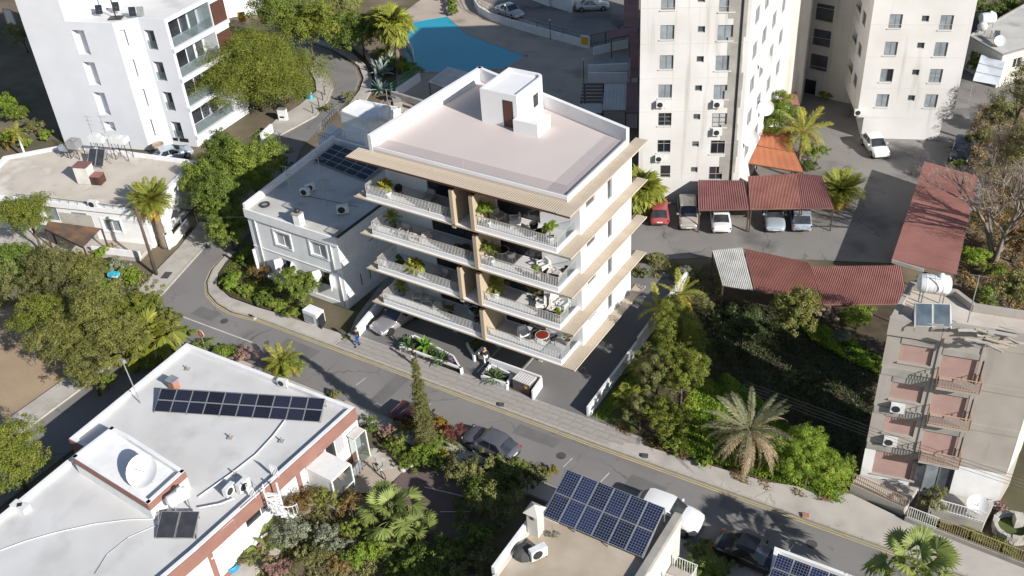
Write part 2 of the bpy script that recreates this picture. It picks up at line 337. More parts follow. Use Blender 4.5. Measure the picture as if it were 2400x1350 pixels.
# ------------------------------------------------------------------ foliage generators
def leaf_mesh(name, pos, dirs, nrm, size, tone, mt, aspect=.5):
    n = len(pos); d = dirs/np.linalg.norm(dirs, axis=1, keepdims=True)
    s = np.cross(d, nrm); s /= np.linalg.norm(s, axis=1, keepdims=True)+1e-9
    L = size[:, None]; k = aspect*.5
    v = np.empty((n, 4, 3)); v[:, 0] = pos-d*L*.5; v[:, 1] = pos+s*L*k; v[:, 2] = pos+d*L*.5; v[:, 3] = pos-s*L*k
    me = bpy.data.meshes.new(name); me.vertices.add(4*n); me.loops.add(4*n); me.polygons.add(n)
    me.vertices.foreach_set('co', v.reshape(-1).astype(np.float32)); me.loops.foreach_set('vertex_index', np.arange(4*n, dtype=np.int32))
    me.polygons.foreach_set('loop_start', np.arange(0, 4*n, 4, dtype=np.int32)); me.polygons.foreach_set('loop_total', np.full(n, 4, dtype=np.int32))
    a = me.attributes.new('tone', 'FLOAT', 'POINT'); a.data.foreach_set('value', np.repeat(np.clip(tone, 0, 1), 4).astype(np.float32))
    me.materials.append(mt); me.update(calc_edges=True); return me
def unit(rng, n):
    v = rng.normal(size=(n, 3)); return v/np.linalg.norm(v, axis=1, keepdims=True)
def crown_points(rng, blobs, n, clump=.26, per=55, fill=.35, flat=1.0):
    clump *= 1.25; per = int(per*1.5)
    "leaf places: clumps of leaves spread over (and partly inside) several lobes"
    w = np.array([b[3]*b[4]+b[4]*b[5]+b[3]*b[5] for b in blobs]); w = w/w.sum()
    nc = max(8, n//per); bi = rng.choice(len(blobs), nc, p=w); B = np.array(blobs)[bi]
    u = unit(rng, nc); u[:, 2] = np.where(u[:, 2] < -.35, -u[:, 2]*.6, u[:, 2]); r = 1-fill*rng.random(nc)**1.6+rng.normal(0, .07, nc)
    cc = B[:, :3]+u*r[:, None]*B[:, 3:6]; cr = clump*(B[:, 3:6].mean(axis=1))*rng.uniform(.55, 1.3, nc)
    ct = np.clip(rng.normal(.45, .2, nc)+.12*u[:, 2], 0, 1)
    ci = rng.integers(0, nc, n); du = unit(rng, n); rr = rng.random(n)**.33; du[:, 2] = np.where(du[:, 2] < -.3, -du[:, 2], du[:, 2])
    off = du*rr[:, None]*cr[ci][:, None]; off[:, 2] *= flat
    return cc[ci]+off, u[ci], du, np.clip(ct[ci]+rng.normal(0, .13, n), 0, 1), cc, cr
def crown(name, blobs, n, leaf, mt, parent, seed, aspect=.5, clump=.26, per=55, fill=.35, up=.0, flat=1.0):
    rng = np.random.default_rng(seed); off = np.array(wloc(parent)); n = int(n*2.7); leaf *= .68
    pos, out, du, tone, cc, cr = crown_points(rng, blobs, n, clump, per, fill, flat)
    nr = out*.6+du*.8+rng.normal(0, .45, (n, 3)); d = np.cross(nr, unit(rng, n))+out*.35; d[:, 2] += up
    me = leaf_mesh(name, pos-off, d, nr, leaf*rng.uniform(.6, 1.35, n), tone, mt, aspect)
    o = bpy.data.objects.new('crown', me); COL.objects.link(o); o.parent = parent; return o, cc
LM = dict(
 pine=leafmat('pine_needles', (.066,.084,.012), (.120,.130,.020), (.17,.162,.030)),
 ever=leafmat('dark_green_leaves', (.045,.066,.012), (.085,.114,.02), (.135,.155,.03)),
 mid=leafmat('green_leaves', (.062,.085,.014), (.115,.142,.022), (.175,.185,.035)),
 lime=leafmat('lime_leaves', (.070,.110,.012), (.125,.17,.02), (.20,.21,.035)),
 olive=leafmat('olive_leaves', (.070,.072,.026), (.12,.118,.04), (.175,.165,.065)),
 cedar=leafmat('conifer_sprays', (.068,.074,.020), (.122,.122,.030), (.175,.162,.045)),
 grey=leafmat('silver_leaves', (.085,.095,.062), (.15,.16,.11), (.21,.215,.16)),
 bronze=leafmat('bronze_leaves', (.085,.058,.022), (.14,.092,.032), (.19,.125,.05)),
 shade_leaf=leafmat('shade_darkened_leaves', (.014,.022,.006), (.028,.040,.010), (.045,.055,.016), trans=.1),  # leaf colour darkened to paint in the hollow's deep shade
 frondg=leafmat('palm_frond_greyish', (.085,.09,.045), (.14,.14,.075), (.20,.185,.11)),
 yell=leafmat('yellow_leaves', (.09,.075,.01), (.17,.125,.012), (.23,.165,.015)),
 redl=leafmat('red_creeper_leaves', (.08,.02,.02), (.13,.04,.032), (.17,.085,.03)),
 pinkl=leafmat('dry_pink_twigs', (.15,.085,.07), (.21,.135,.11)),
 twig=leafmat('bare_twigs', (.12,.09,.07), (.19,.145,.115), trans=.05),
 weed=leafmat('ground_weeds', (.075,.125,.012), (.135,.19,.018), (.20,.21,.03)),
 frond=leafmat('palm_frond_green', (.080,.095,.014), (.15,.155,.025), (.26,.22,.035)),
 frondy=leafmat('palm_frond_yellow', (.15,.11,.012), (.25,.17,.02), (.30,.20,.04)),
 frondd=leafmat('palm_frond_dry', (.17,.125,.075), (.26,.20,.13), (.22,.21,.11)),
 fan=leafmat('fan_palm_green', (.075,.10,.025), (.15,.175,.05), (.24,.25,.09)),
 agave=leafmat('agave_blue', (.10,.14,.12), (.20,.25,.22), (.30,.33,.28), trans=.1),
 yucca=leafmat('striped_agave', (.016,.045,.01), (.045,.075,.022), (.26,.29,.19), trans=.1),
 banana=leafmat('broad_leaves', (.05,.11,.015), (.11,.20,.03), (.19,.28,.06)),
 lav=leafmat('lavender', (.09,.05,.11), (.19,.11,.22), (.09,.10,.05)),
)
def trunk_mb(base, top, r0, r1, blobs=(), bend=.25, seed=0, limbs=6):
    rnd = random.Random(seed); mb = MB(); base = Vector(base); top = Vector(top); n = 6; path = []; rad = []
    for i in range(n+1):
        t = i/n; p = base.lerp(top, t)
        if 0 < i < n: p += Vector((rnd.uniform(-1,1), rnd.uniform(-1,1), 0))*bend*(top-base).length*.12
        path.append(p); rad.append((r0*(1.35 if i == 0 else 1))*(1-t)+r1*t)
    mb.tube(path, rad, 8)
    for b in list(blobs)[:limbs]:
        t = rnd.uniform(.45, .9); i = int(t*n); a = path[i]; c = Vector(b[:3]); m = a.lerp(c, .5)+Vector((rnd.uniform(-.3,.3), rnd.uniform(-.3,.3), rnd.uniform(0,.5)))
        mb.tube([a, m, c], [rad[i]*.6, rad[i]*.4, rad[i]*.15], 6)
    return mb
def lobes(c, rx, ry, rz, k, seed, spread=.62, size=.58):
    "lobes of a crown around centre c"
    rnd = random.Random(seed); out = []
    for i in range(k):
        a = 2.4*i+rnd.uniform(-.4, .4); q = math.sqrt((i+.5)/k)*spread
        s = size*rnd.uniform(.75, 1.15)
        out.append((c[0]+math.cos(a)*q*rx, c[1]+math.sin(a)*q*ry, c[2]+rz*rnd.uniform(-.45, .5), rx*s, ry*s, rz*s))
    return out
def tree(name, label, base, h, rad, mt, n, leaf, seed, cat='tree', bark='bark', crown_h=None, k=8, aspect=.5, clump=.26, group=None, per=55, fill=.35, lean=(0,0), r0=None, flat=1.0, up=0):
    "tapered trunk with limbs, crown of leaf clumps; rad=(rx,ry); crown fills the top crown_h of height h"
    ch = crown_h or h*.7; t = thing(name, label, cat, base, group)
    c = (base[0]+lean[0], base[1]+lean[1], base[2]+h-ch/2)
    bl = lobes(c, rad[0], rad[1], ch/2, k, seed)
    r0 = r0 or max(.05, h*.022)
    trunk_mb(base, (c[0], c[1], c[2]+ch*.1), r0, r0*.35, bl, seed=seed).build('trunk', W[bark], t, True)
    crown('crown', bl, n, leaf, LM[mt] if isinstance(mt, str) else mt, t, seed, aspect, clump, per, fill, up, flat)
    return t
def shrub(label, base, h, rx, mt, n, leaf, seed, name='shrub', ry=None, k=5, cat='shrub', group=None, aspect=.5, bark='bark', clump=.3, fill=.5, up=0):
    t = thing(name, label, cat, base, group)
    bl = lobes((base[0], base[1], base[2]+h*.5), rx, ry or rx, h*.5, k, seed)
    trunk_mb(base, (base[0], base[1], base[2]+h*.55), max(.02, h*.025), .012, bl, seed=seed, limbs=4).build('stem', W[bark], t, True)
    crown('crown', bl, n, leaf, LM[mt], t, seed, aspect, clump, 40, fill, up)
    return t
def carpet(name, label, cat, poly, n, h, leaf, mt, seed, holes=0, z=0.0):
    "low plants nobody could count, spread over a patch of ground"
    rng = np.random.default_rng(seed); pl = np.array(poly); lo, hi = pl.min(0), pl.max(0)
    q = rng.uniform(lo, hi, (n*3, 2)); ins = np.zeros(len(q), bool); j = len(pl)-1
    for i in range(len(pl)):
        a, b = pl[i], pl[j]; c = ((a[1] > q[:, 1]) != (b[1] > q[:, 1])) & (q[:, 0] < (b[0]-a[0])*(q[:, 1]-a[1])/(b[1]-a[1]+1e-12)+a[0]); ins ^= c; j = i
    q = q[ins][:n]; n = len(q); ph = rng.uniform(0, 6, 4)
    bumpy = .5+.25*np.sin(q[:, 0]*1.3+ph[0])*np.cos(q[:, 1]*1.1+ph[1])+.25*np.sin(q[:, 0]*3.1+q[:, 1]*2.3+ph[2])
    if holes: keep = bumpy+rng.normal(0, .12, n) > holes; q = q[keep]; bumpy = bumpy[keep]; n = len(q)
    pos = np.c_[q, z+.02+h*bumpy*rng.random(n)**.6]; nr = unit(rng, n)*.7+np.array([0, 0, 1.]); d = np.cross(nr, unit(rng, n)); d[:, 2] += .5
    me = leaf_mesh(name, pos, d, nr, leaf*rng.uniform(.6, 1.4, n), np.clip(bumpy+rng.normal(0, .2, n), 0, 1), LM[mt], .4)
    o = bpy.data.objects.new(name, me); COL.objects.link(o); o['kind'] = 'stuff'; return tag(o, label, cat)
# --- palm leaves
def feather_mesh(name, L, droop, width, nl, mt, tone0=.4, seed=0, lift=.9):
    "one feather frond along +x from the origin: curved midrib and two rows of leaflets"
    rng = np.random.default_rng(seed); t = np.linspace(.12, 1, nl)
    def mid(s): return np.stack([L*s*(1-.12*s*s*droop), 0*s, L*(lift*s*.45-droop*.62*s**2.2)], -1)
    p = mid(t); tg = mid(np.minimum(t+.02, 1.02))-p; tg /= np.linalg.norm(tg, axis=1, keepdims=True)
    pos, d, nr, sz, tn = [], [], [], [], []
    for sgn in (-1, 1):
        side = np.array([0, sgn, 0.])
        dd = tg*.75+side*.9+np.array([0, 0, -.22])+rng.normal(0, .10, (nl, 3)); dd /= np.linalg.norm(dd, axis=1, keepdims=True)
        ln = width*(np.sin(np.pi*np.clip(t*.93+.05, 0, 1))**.55)*rng.uniform(.85, 1.1, nl)
        pos.append(p+dd*ln[:, None]*.5); d.append(dd); nr.append(np.cross(tg, dd)*sgn+rng.normal(0, .15, (nl, 3))); sz.append(ln); tn.append(np.clip(tone0+rng.normal(0, .15, nl), 0, 1))
    me = leaf_mesh(name, np.vstack(pos), np.vstack(d), np.vstack(nr), np.concatenate(sz), np.concatenate(tn), mt, .17)
    return me
def rib_into(me, pts, r0, r1, tone):
    "adds a midrib strip to a frond mesh"
    import bmesh
    bm = bmesh.new(); bm.from_mesh(me); lay = bm.verts.layers.float.get('tone'); prev = None
    for i, p in enumerate(pts):
        t = i/(len(pts)-1); w = r0*(1-t)+r1*t; p = Vector(p); ring = [bm.verts.new(p+Vector(q)*w) for q in ((0,1,0),(0,0,.7),(0,-1,0),(0,0,-.7))]
        for v in ring: v[lay] = tone
        if prev:
            for k in range(4): bm.faces.new((prev[k], prev[(k+1)%4], ring[(k+1)%4], ring[k]))
        prev = ring
    bm.to_mesh(me); bm.free(); return me
def feather(name, L, droop, width, nl, mt, tone0=.4, seed=0, lift=.9, rib=.03):
    me = feather_mesh(name, L, droop, width, nl, mt, tone0, seed, lift)
    pts = [(L*s*(1-.12*s*s*droop), 0, L*(lift*s*.45-droop*.62*s**2.2)) for s in np.linspace(0, 1, 9)]
    return rib_into(me, pts, rib, rib*.25, min(1, tone0+.25))
def fanleaf(name, pet, rad, nseg, mt, droop=.3, tone0=.5, seed=0, spread=290):
    "fan leaf: petiole along +x, pleated blade split into tapering segments"
    rng = np.random.default_rng(seed); pos, d, nr, sz, tn = [], [], [], [], []
    tip = np.array([pet*.95, 0, pet*.35])
    for k in range(nseg):
        a = R(spread)*(k/(nseg-1)-.5); l = rad*(.72+.28*math.cos(a*.5))*rng.uniform(.9, 1.08)
        dd = np.array([math.cos(a), math.sin(a), -.15-droop*rng.uniform(.5, 1.2)]); dd /= np.linalg.norm(dd)
        pos.append(tip+dd*l*.5); d.append(dd); nr.append(np.array([math.sin(a)*.5*(-1)**k, .35*(-1)**k, 1])); sz.append(l); tn.append(np.clip(tone0+.18*(-1)**k+rng.normal(0, .08), 0, 1))
    me = leaf_mesh(name, np.array(pos), np.array(d), np.array(nr), np.array(sz), np.array(tn), mt, 2.0*math.pi/nseg*(spread/360))
    return rib_into(me, [(0,0,0), (pet*.5, 0, pet*.26), tuple(tip)], .03, .018, .6)
FR = {}
def frond_set(kind):
    if kind in FR: return FR[kind]
    if kind == 'date': s = [feather('frond', 2.6, .35, .60, 40, LM['frond'], .45, 1), feather('frond', 2.7, .7, .55, 34, LM['frond'], .5, 2), feather('frond', 2.5, 1.1, .5, 32, LM['frondy'], .4, 3, .75)]
    elif kind == 'dead': s = [feather('frond', 3.0, .4, .38, 34, LM['frondg'], .6, 4), feather('frond', 3.1, .9, .34, 30, LM['frondd'], .5, 5), feather('frond', 3.1, 1.5, .20, 30, LM['frondd'], .4, 6, 1.0)]
    elif kind == 'areca': s = [feather('frond', 2.2, .5, .42, 26, LM['frond'], .75, 7), feather('frond', 2.1, 1.0, .42, 26, LM['frond'], .6, 8), feather('frond', 2.0, 1.3, .4, 24, LM['frondy'], .3, 9)]
    elif kind == 'fan': s = [fanleaf('frond', 1.5, 1.0, 22, LM['fan'], .1, .6, 10, 230), fanleaf('frond', 1.7, 1.0, 22, LM['fan'], .35, .55, 11, 230), fanleaf('frond', 1.5, 1.0, 20, LM['fan'], .8, .4, 12, 220)]
    elif kind == 'wash': s = [fanleaf('frond', 1.0, .95, 20, LM['frond'], .2, .6, 13), fanleaf('frond', 1.1, .95, 20, LM['frond'], .7, .5, 14), fanleaf('frond', .9, 1.0, 18, LM['frondy'], 1.3, .4, 15)]
    elif kind == 'pot': s = [feather('leaf', .8, .5, .30, 14, LM['frond'], .7, 16, rib=.012), feather('leaf', .8, .9, .30, 14, LM['frond'], .5, 17, rib=.012)]
    elif kind == 'potfan': s = [fanleaf('leaf', .4, .42, 12, LM['frond'], .2, .7, 18), fanleaf('leaf', .45, .42, 12, LM['frond'], .6, .55, 19)]
    FR[kind] = s; return s
def palm(label, base, h, kind, n, seed, scale=1.0, name='palm_tree', lean=(0,0), r=.2, group=None, cat='palm tree', low=-55, high=78, skirt=True, trunk='palmt'):
    rnd = random.Random(seed); t = thing(name, label, cat, base, group); top = Vector((lean[0], lean[1], h)); mb = MB(); m = 12; pth = []; rad = []
    for i in range(m+1):
        s = i/m; pth.append(Vector((lean[0]*s**1.4, lean[1]*s**1.4, h*s))); rad.append(r*(1.25-.35*s)*(1.06 if i % 2 else .95)*(1.25 if s > .9 and h > 1.5 else 1))
    if h > .05: mb.tube(pth, rad, 10); o = mb.xform(base).build('trunk', W[trunk], t, True)
    ms = frond_set(kind)
    for i in range(n):
        f = i/(n-1); el = high+(low-high)*f**.9+rnd.uniform(-9, 9); az = 137.5*i+rnd.uniform(-16, 16)
        k = 0 if f < .38 else (1 if f < .76 or not skirt else 2)
        share('frond', ms[k], t, top, (rnd.uniform(-.25, .25), -R(el)*(.55 if kind in ('date','dead','areca','pot') else 1)+(0 if kind in ('date','dead','areca','pot') else .3), R(az)), scale*rnd.uniform(.85, 1.12))
    return t
def blade_mesh(name, L, w, mt, droop=.3, seed=0, edge=.9, fold=.25):
    "stiff tapering blade along +x (agave, yucca, banana)"
    n = 6; mb = MB(); tn = []
    for i in range(n+1):
        s = i/n; ww = w*(math.sin(math.pi*min(1, .22+.78*s)))**.8 if s < 1 else .003
        x = L*s*(1-.1*droop*s); z = L*(.18*s-droop*.5*s*s)
        mb.v += [(x, -ww, z+ww*fold), (x, 0, z), (x, ww, z+ww*fold)]; tn += [edge, .25, edge]
        if i:
            b = 3*(i-1); mb.f += [(b, b+3, b+4, b+1), (b+1, b+4, b+5, b+2)]; mb.m += [0, 0]
    me = mb.mesh(name, mt); a = me.attributes.new('tone', 'FLOAT', 'POINT'); a.data.foreach_set('value', tn); return me
BL = {}
def rosette(name, label, base, kind, n, seed, scale=1.0, cat='plant', group=None, parent=None):
    if kind not in BL:
        BL[kind] = {'agave': [blade_mesh('leaf', 1.0, .11, LM['agave'], .2, edge=.8), blade_mesh('leaf', 1.0, .11, LM['agave'], .6, edge=.7)],
                    'yucca': [blade_mesh('leaf', 1.0, .07, LM['yucca'], .25, edge=1.0), blade_mesh('leaf', 1.0, .075, LM['yucca'], .6, edge=.95)],
                    'banana': [blade_mesh('leaf', 1.3, .24, LM['banana'], .5, edge=.6, fold=.35), blade_mesh('leaf', 1.2, .22, LM['banana'], 1.0, edge=.9, fold=.35)]}[kind]
    rnd = random.Random(seed); t = thing(name, label, cat, base, group)
    for i in range(n):
        f = i/(n-1); share('leaf', BL[kind][0 if f < .5 else 1], t, (0, 0, .04), (rnd.uniform(-.2, .2), -R(82-78*f+rnd.uniform(-7, 7)), R(137.5*i)), scale*rnd.uniform(.8, 1.1))
    return t

# ------------------------------------------------------------------ ground, roads, pavements
mb = MB(); mb.quad((-400,-300,-.06),(300,-300,-.06),(300,500,-.06),(-400,500,-.06)); struct('ground', mb, W['dirt'])
def sheet(name, poly, z, m, kind='structure'):
    mb = MB(); n = len(poly)
    if sum(poly[i][0]*poly[(i+1)%n][1]-poly[(i+1)%n][0]*poly[i][1] for i in range(n)) < 0: poly = poly[::-1]
    mb.add([(p[0], p[1], z) for p in poly], [tuple(range(n))]); return struct(name, mb, m, kind)
def slab(name, poly, z1, m, z0=-.1): mb = MB(); mb.prism(poly, z0, z1); return struct(name, mb, m)
kerbL = [P2(*p) for p in ((543,590),(533,597),(500,633),(487,663),(490,690),(510,713),(543,733),(600,748))]    # road edge round the corner
sheet('road', [(80,-2.0),(22.8,-2.43),(3.2,-2.85),(-19,-3.0),(-27.5,-2.95),(-36.5,-2.5),(-44,-4.2),(-60,-5.5),(-75,-7),(-75,-15),(-60,-13.5),(-46,-9.5),(-37,-7.6),(-15,-7.55),(12,-7.7),(30,-7.4),(80,-7)], 0.0, W['asph'])
sheet('side_street', [(-37.4,-3.2)]+kerbL[::-1][1:]+[(-38.2,8),(-41.5,16),(-44.6,21.4),P2(740,310),P2(776,278),P2(806,245),P2(836,213),P2(846,186),P2(836,160),P2(808,138),P2(775,118),P2(720,98),P2(640,80),P2(640,120),P2(700,128),P2(735,140),P2(758,160),P2(774,185),P2(780,207),P2(770,235),P2(742,270),P2(700,293),P2(650,320),(-46,16),(-42,9),(-40.2,4.1),(-38.6,-1.2),(-37.7,-4.3)], .004, W['asph'])
sheet('south_street', [(-37.2,-6.9),(-28.6,-6.9),(-28.4,-9),(-29.2,-20),(-28.5,-60),(-33,-60),(-33.9,-21),(-34.0,-9)], .008, W['asph'])
slab('pavement_corner', kerbL+[(-29,-2.95)]+[(-19.9,-2.85),(-19.9,-1.45)]+[P2(*p) for p in ((690,750),(677,744),(600,722),(540,700),(508,672),(512,640),(530,615),(552,592))], .13, W['pave'])
slab('pavement_east', [(3.0,-2.7),(5.6,-1.55),(10,-1.2),(14.5,-.75),(19.5,.75),(23,.2),(30,-.2),(60,.2),(60,-2.0),(22.8,-2.3)], .13, W['pave'])
slab('pavement_west', [P2(*p) for p in ((300,722),(335,706),(370,700))]+[(-37.8,-4.2),(-38.7,-1.2),(-40.3,4.1),(-41.2,6.5),(-43.4,5.6),(-41.9,1.6),(-40.9,-2.2),(-39.6,-6.4)], .13, W['pave'])
slab('pavement_south_street', [(-36,-8.9),(-34.1,-9),(-34.0,-21),(-33.1,-60),(-36,-60),(-36.1,-22)], .13, W['pave'])
slab('pavement_south', [(-28.2,-7.75),(-15,-7.68),(12,-7.85),(30,-7.55),(60,-7.2),(60,-8.4),(30,-8.7),(12,-9.0),(-6.5,-8.9),(-28.2,-8.8)], .13, W['pave'])
slab('pavement_bend', [P2(*p) for p in ((650,322),(700,296),(741,273),(769,237),(779,208),(772,186),(757,163),(738,150),(725,165),(740,190),(742,215),(700,250),(650,280),(610,318),(625,345))]+[P2(590,360), P2(640,335)], .13, W['pave'])
slab('pavement_bend_outer', [P2(*p) for p in ((718,95),(775,114),(812,134),(842,157),(853,185),(843,214),(815,250),(850,250),(870,215),(872,185),(858,155),(825,125),(790,108),(725,88))], .13, W['pave'])
# kerb stones: each its own piece along the main street's north edge, one run elsewhere
def kerb_run(name, pts, w=.16, z=.15, side=1):
    mb = MB()
    for a, b in zip(pts[:-1], pts[1:]):
        dx, dy = b[0]-a[0], b[1]-a[1]; l = math.hypot(dx, dy) or 1; nx, ny = -dy/l*w*side, dx/l*w*side
        mb.prism([a, b, (b[0]+nx, b[1]+ny), (a[0]+nx, a[1]+ny)], -.05, z)
    return struct(name, mb, W['kerb'])
kerb_run('kerb_corner', kerbL+[(-28.9,-2.95)], .2, .15, 1)
kn = thing('kerb_north', '', 'x'); del kn['label']; del kn['category']; kn['kind'] = 'structure'
x = -28.9; i = 0
ks = MB().box(-.495, .495, -.09, .09, -.1, .15).mesh('kerb_stone', W['kerb'])
def kerb_y(x): return -3.0+(x+19)*.15/22 if x < 3.2 else -2.85+(x-3.2)*.42/19.6
while x < 34:
    share('kerb_stone', ks, kn, (x+.5, kerb_y(x+.5)+.09, random.uniform(-.008, .008)), (0, 0, math.atan(.018) if x > 3 else .007)); x += 1.0
kerb_run('kerb_south', [(-15,-7.7),(12,-7.86),(30,-7.56),(50,-7.3)], .14, .15, 1)
kerb_run('kerb_south_street', [(-34.0,-9),(-33.9,-21),(-33.0,-50)], .14, .15, -1)
kerb_run('kerb_west', [(-39.3,-6.3),(-37.75,-4.2),(-38.65,-1.2),(-40.2,4.1),(-41.1,6.5)], .16, .15, 1)
kerb_run('kerb_bend', [P2(*p) for p in ((640,328),(700,296),(742,273),(770,237),(780,208),(773,186),(758,163),(737,146))], .2, .16, 1)
mb = MB()
for off in (.10, .27):      # double yellow line
    pts = [(x, kerb_y(x)-off) for x in (-30,-19,3.2,22.8,40)]
    for a, b in zip(pts[:-1], pts[1:]): mb.quad((a[0],a[1]-.05,.012),(b[0],b[1]-.05,.012),(b[0],b[1]+.05,.012),(a[0],a[1]+.05,.012))
    for a, b in zip(kerbL[:-1], kerbL[1:]):
        dx, dy = b[0]-a[0], b[1]-a[1]; l = math.hypot(dx, dy); nx, ny = dy/l, -dx/l
        mb.quad(*[(p[0]+nx*o, p[1]+ny*o, .014) for p, o in ((a,off-.05),(b,off-.05),(b,off+.05),(a,off+.05))])
struct('yellow_lines', mb, W['yel'])
mb = MB()
mb.quad((-34.8,-5.86,.013),(-25.8,-5.66,.013),(-25.8,-5.54,.013),(-34.8,-5.74,.013))
for x in (2.2, 5.0, -9.5, -15.5, 17.5): mb.quad((x,-5.75,.012),(x+.07,-5.75,.012),(x+.2,-4.75,.012),(x+.13,-4.75,.012))
a = P(55,728,.014); b = P(78,704,.014); mb.quad(a, (a[0]+.1,a[1]+.05,.014), (b[0]+.1,b[1]+.05,.014), b)
struct('white_lines', mb, W['mark'])
mb = MB()
for pts in (((775,118),(808,140),(834,162),(842,187),(833,212)), ((772,238),(782,208),(776,184),(760,160),(738,140))):
    q = [P2(*p) for p in pts]
    for a, b in zip(q[:-1], q[1:]): mb.quad((a[0],a[1],.010),(b[0],b[1],.010),(b[0]-.14,b[1]+.06,.010),(a[0]-.14,a[1]+.06,.010))
struct('bend_lines', mb, W['yel'])
# front pavement of separate pavers
pv = thing('pavement_front', '', 'x'); del pv['label']; del pv['category']; pv['kind'] = 'structure'
MB().prism([(-19.9,-2.83),(3.4,-2.68),(6.2,-1.5),(4.8,-.95),(-19.9,-1.0)], -.1, .10).build('bed', W['conc'], pv)
pmesh = {}
for r, (y0, y1) in enumerate(((-2.80,-2.36),(-2.34,-1.82),(-1.80,-1.38),(-1.36,-1.02))):
    x = -19.8+(r*.37) % .8; xe = (3.6, 4.3, 5.3, 5.0)[r]
    while x < xe:
        l = random.choice((.6,.9,.9,1.2,1.5)); key = (l, round(y1-y0, 2))
        if key not in pmesh: pmesh[key] = MB().box(-l/2+.012, l/2-.012, -(y1-y0)/2, (y1-y0)/2, 0, .035).mesh('paver', W['paver'])
        share('paver', pmesh[key], pv, (x+l/2, (y0+y1)/2+.0068*(x+l/2+19)*.9, .099+random.uniform(-.003, .003))); x += l
# plots
slab('driveway', [(-19.9,-.98),(1.35,-.92),(1.15,7.6),(.9,10.3),(1.0,17.2),(-5,18.3),(-19,16.5),(-21.3,11),(-20.6,2.5)], .12, W['drive'])
slab('forecourt', [(1.3,-.95),(4.7,-.9),(1.6,-.5)], .121, W['drive'])
sheet('car_park', [(-11,17.5),(-3.2,18.8),(1.2,21.6),(6,23.8),(14.8,27.4),(17.5,33),(20,44),(22,70),(-6,70),(-10,30)], -.02, W['asph2'])
sheet('pool_terrace', [P2(*p) for p in ((930,200),(915,235),(990,300),(1500,300),(1500,0),(1250,-60),(1000,-60),(985,0),(930,40),(925,120))], -.02, W['deck'])
sheet('dark_yard', [P2(*p) for p in ((1130,0),(1390,112),(1500,112),(1500,-80),(1130,-80))], -.012, W['asph2'])
sheet('sand_lot', [(-36.1,-9.6),(-36.1,-60),(-90,-60),(-90,-16.8),(-60,-14),(-46,-10)], -.02, W['sand'])
sheet('lawn_strip', [(1.7,-.9),(5.0,-1.3),(4.3,3),(2.4,9),(2.2,17),(1.1,17)], .05, W['lawn'])
sheet('vacant_lot', [(2.2,-1.2),(19.3,.9),(19.5,14),(16,26),(6,23),(1.2,20.5),(1.1,17)], -.015, W['garden'])
sheet('corner_garden', [P2(*p) for p in ((552,594),(530,617),(514,642),(510,672),(542,698),(602,720),(680,745),(720,735),(705,700),(640,650),(600,610))], .135, W['garden'])
sheet('back_lane', [(-20.8,1.0),(-19.95,-1),(-20.7,2.5),(-21.4,11),(-22.5,16),(-24,16)], .02, W['conc'])
sheet('east_yard', [(5,30),(24,30),(40,60),(60,100),(24,100),(18,46)], -.03, W['dirt'])
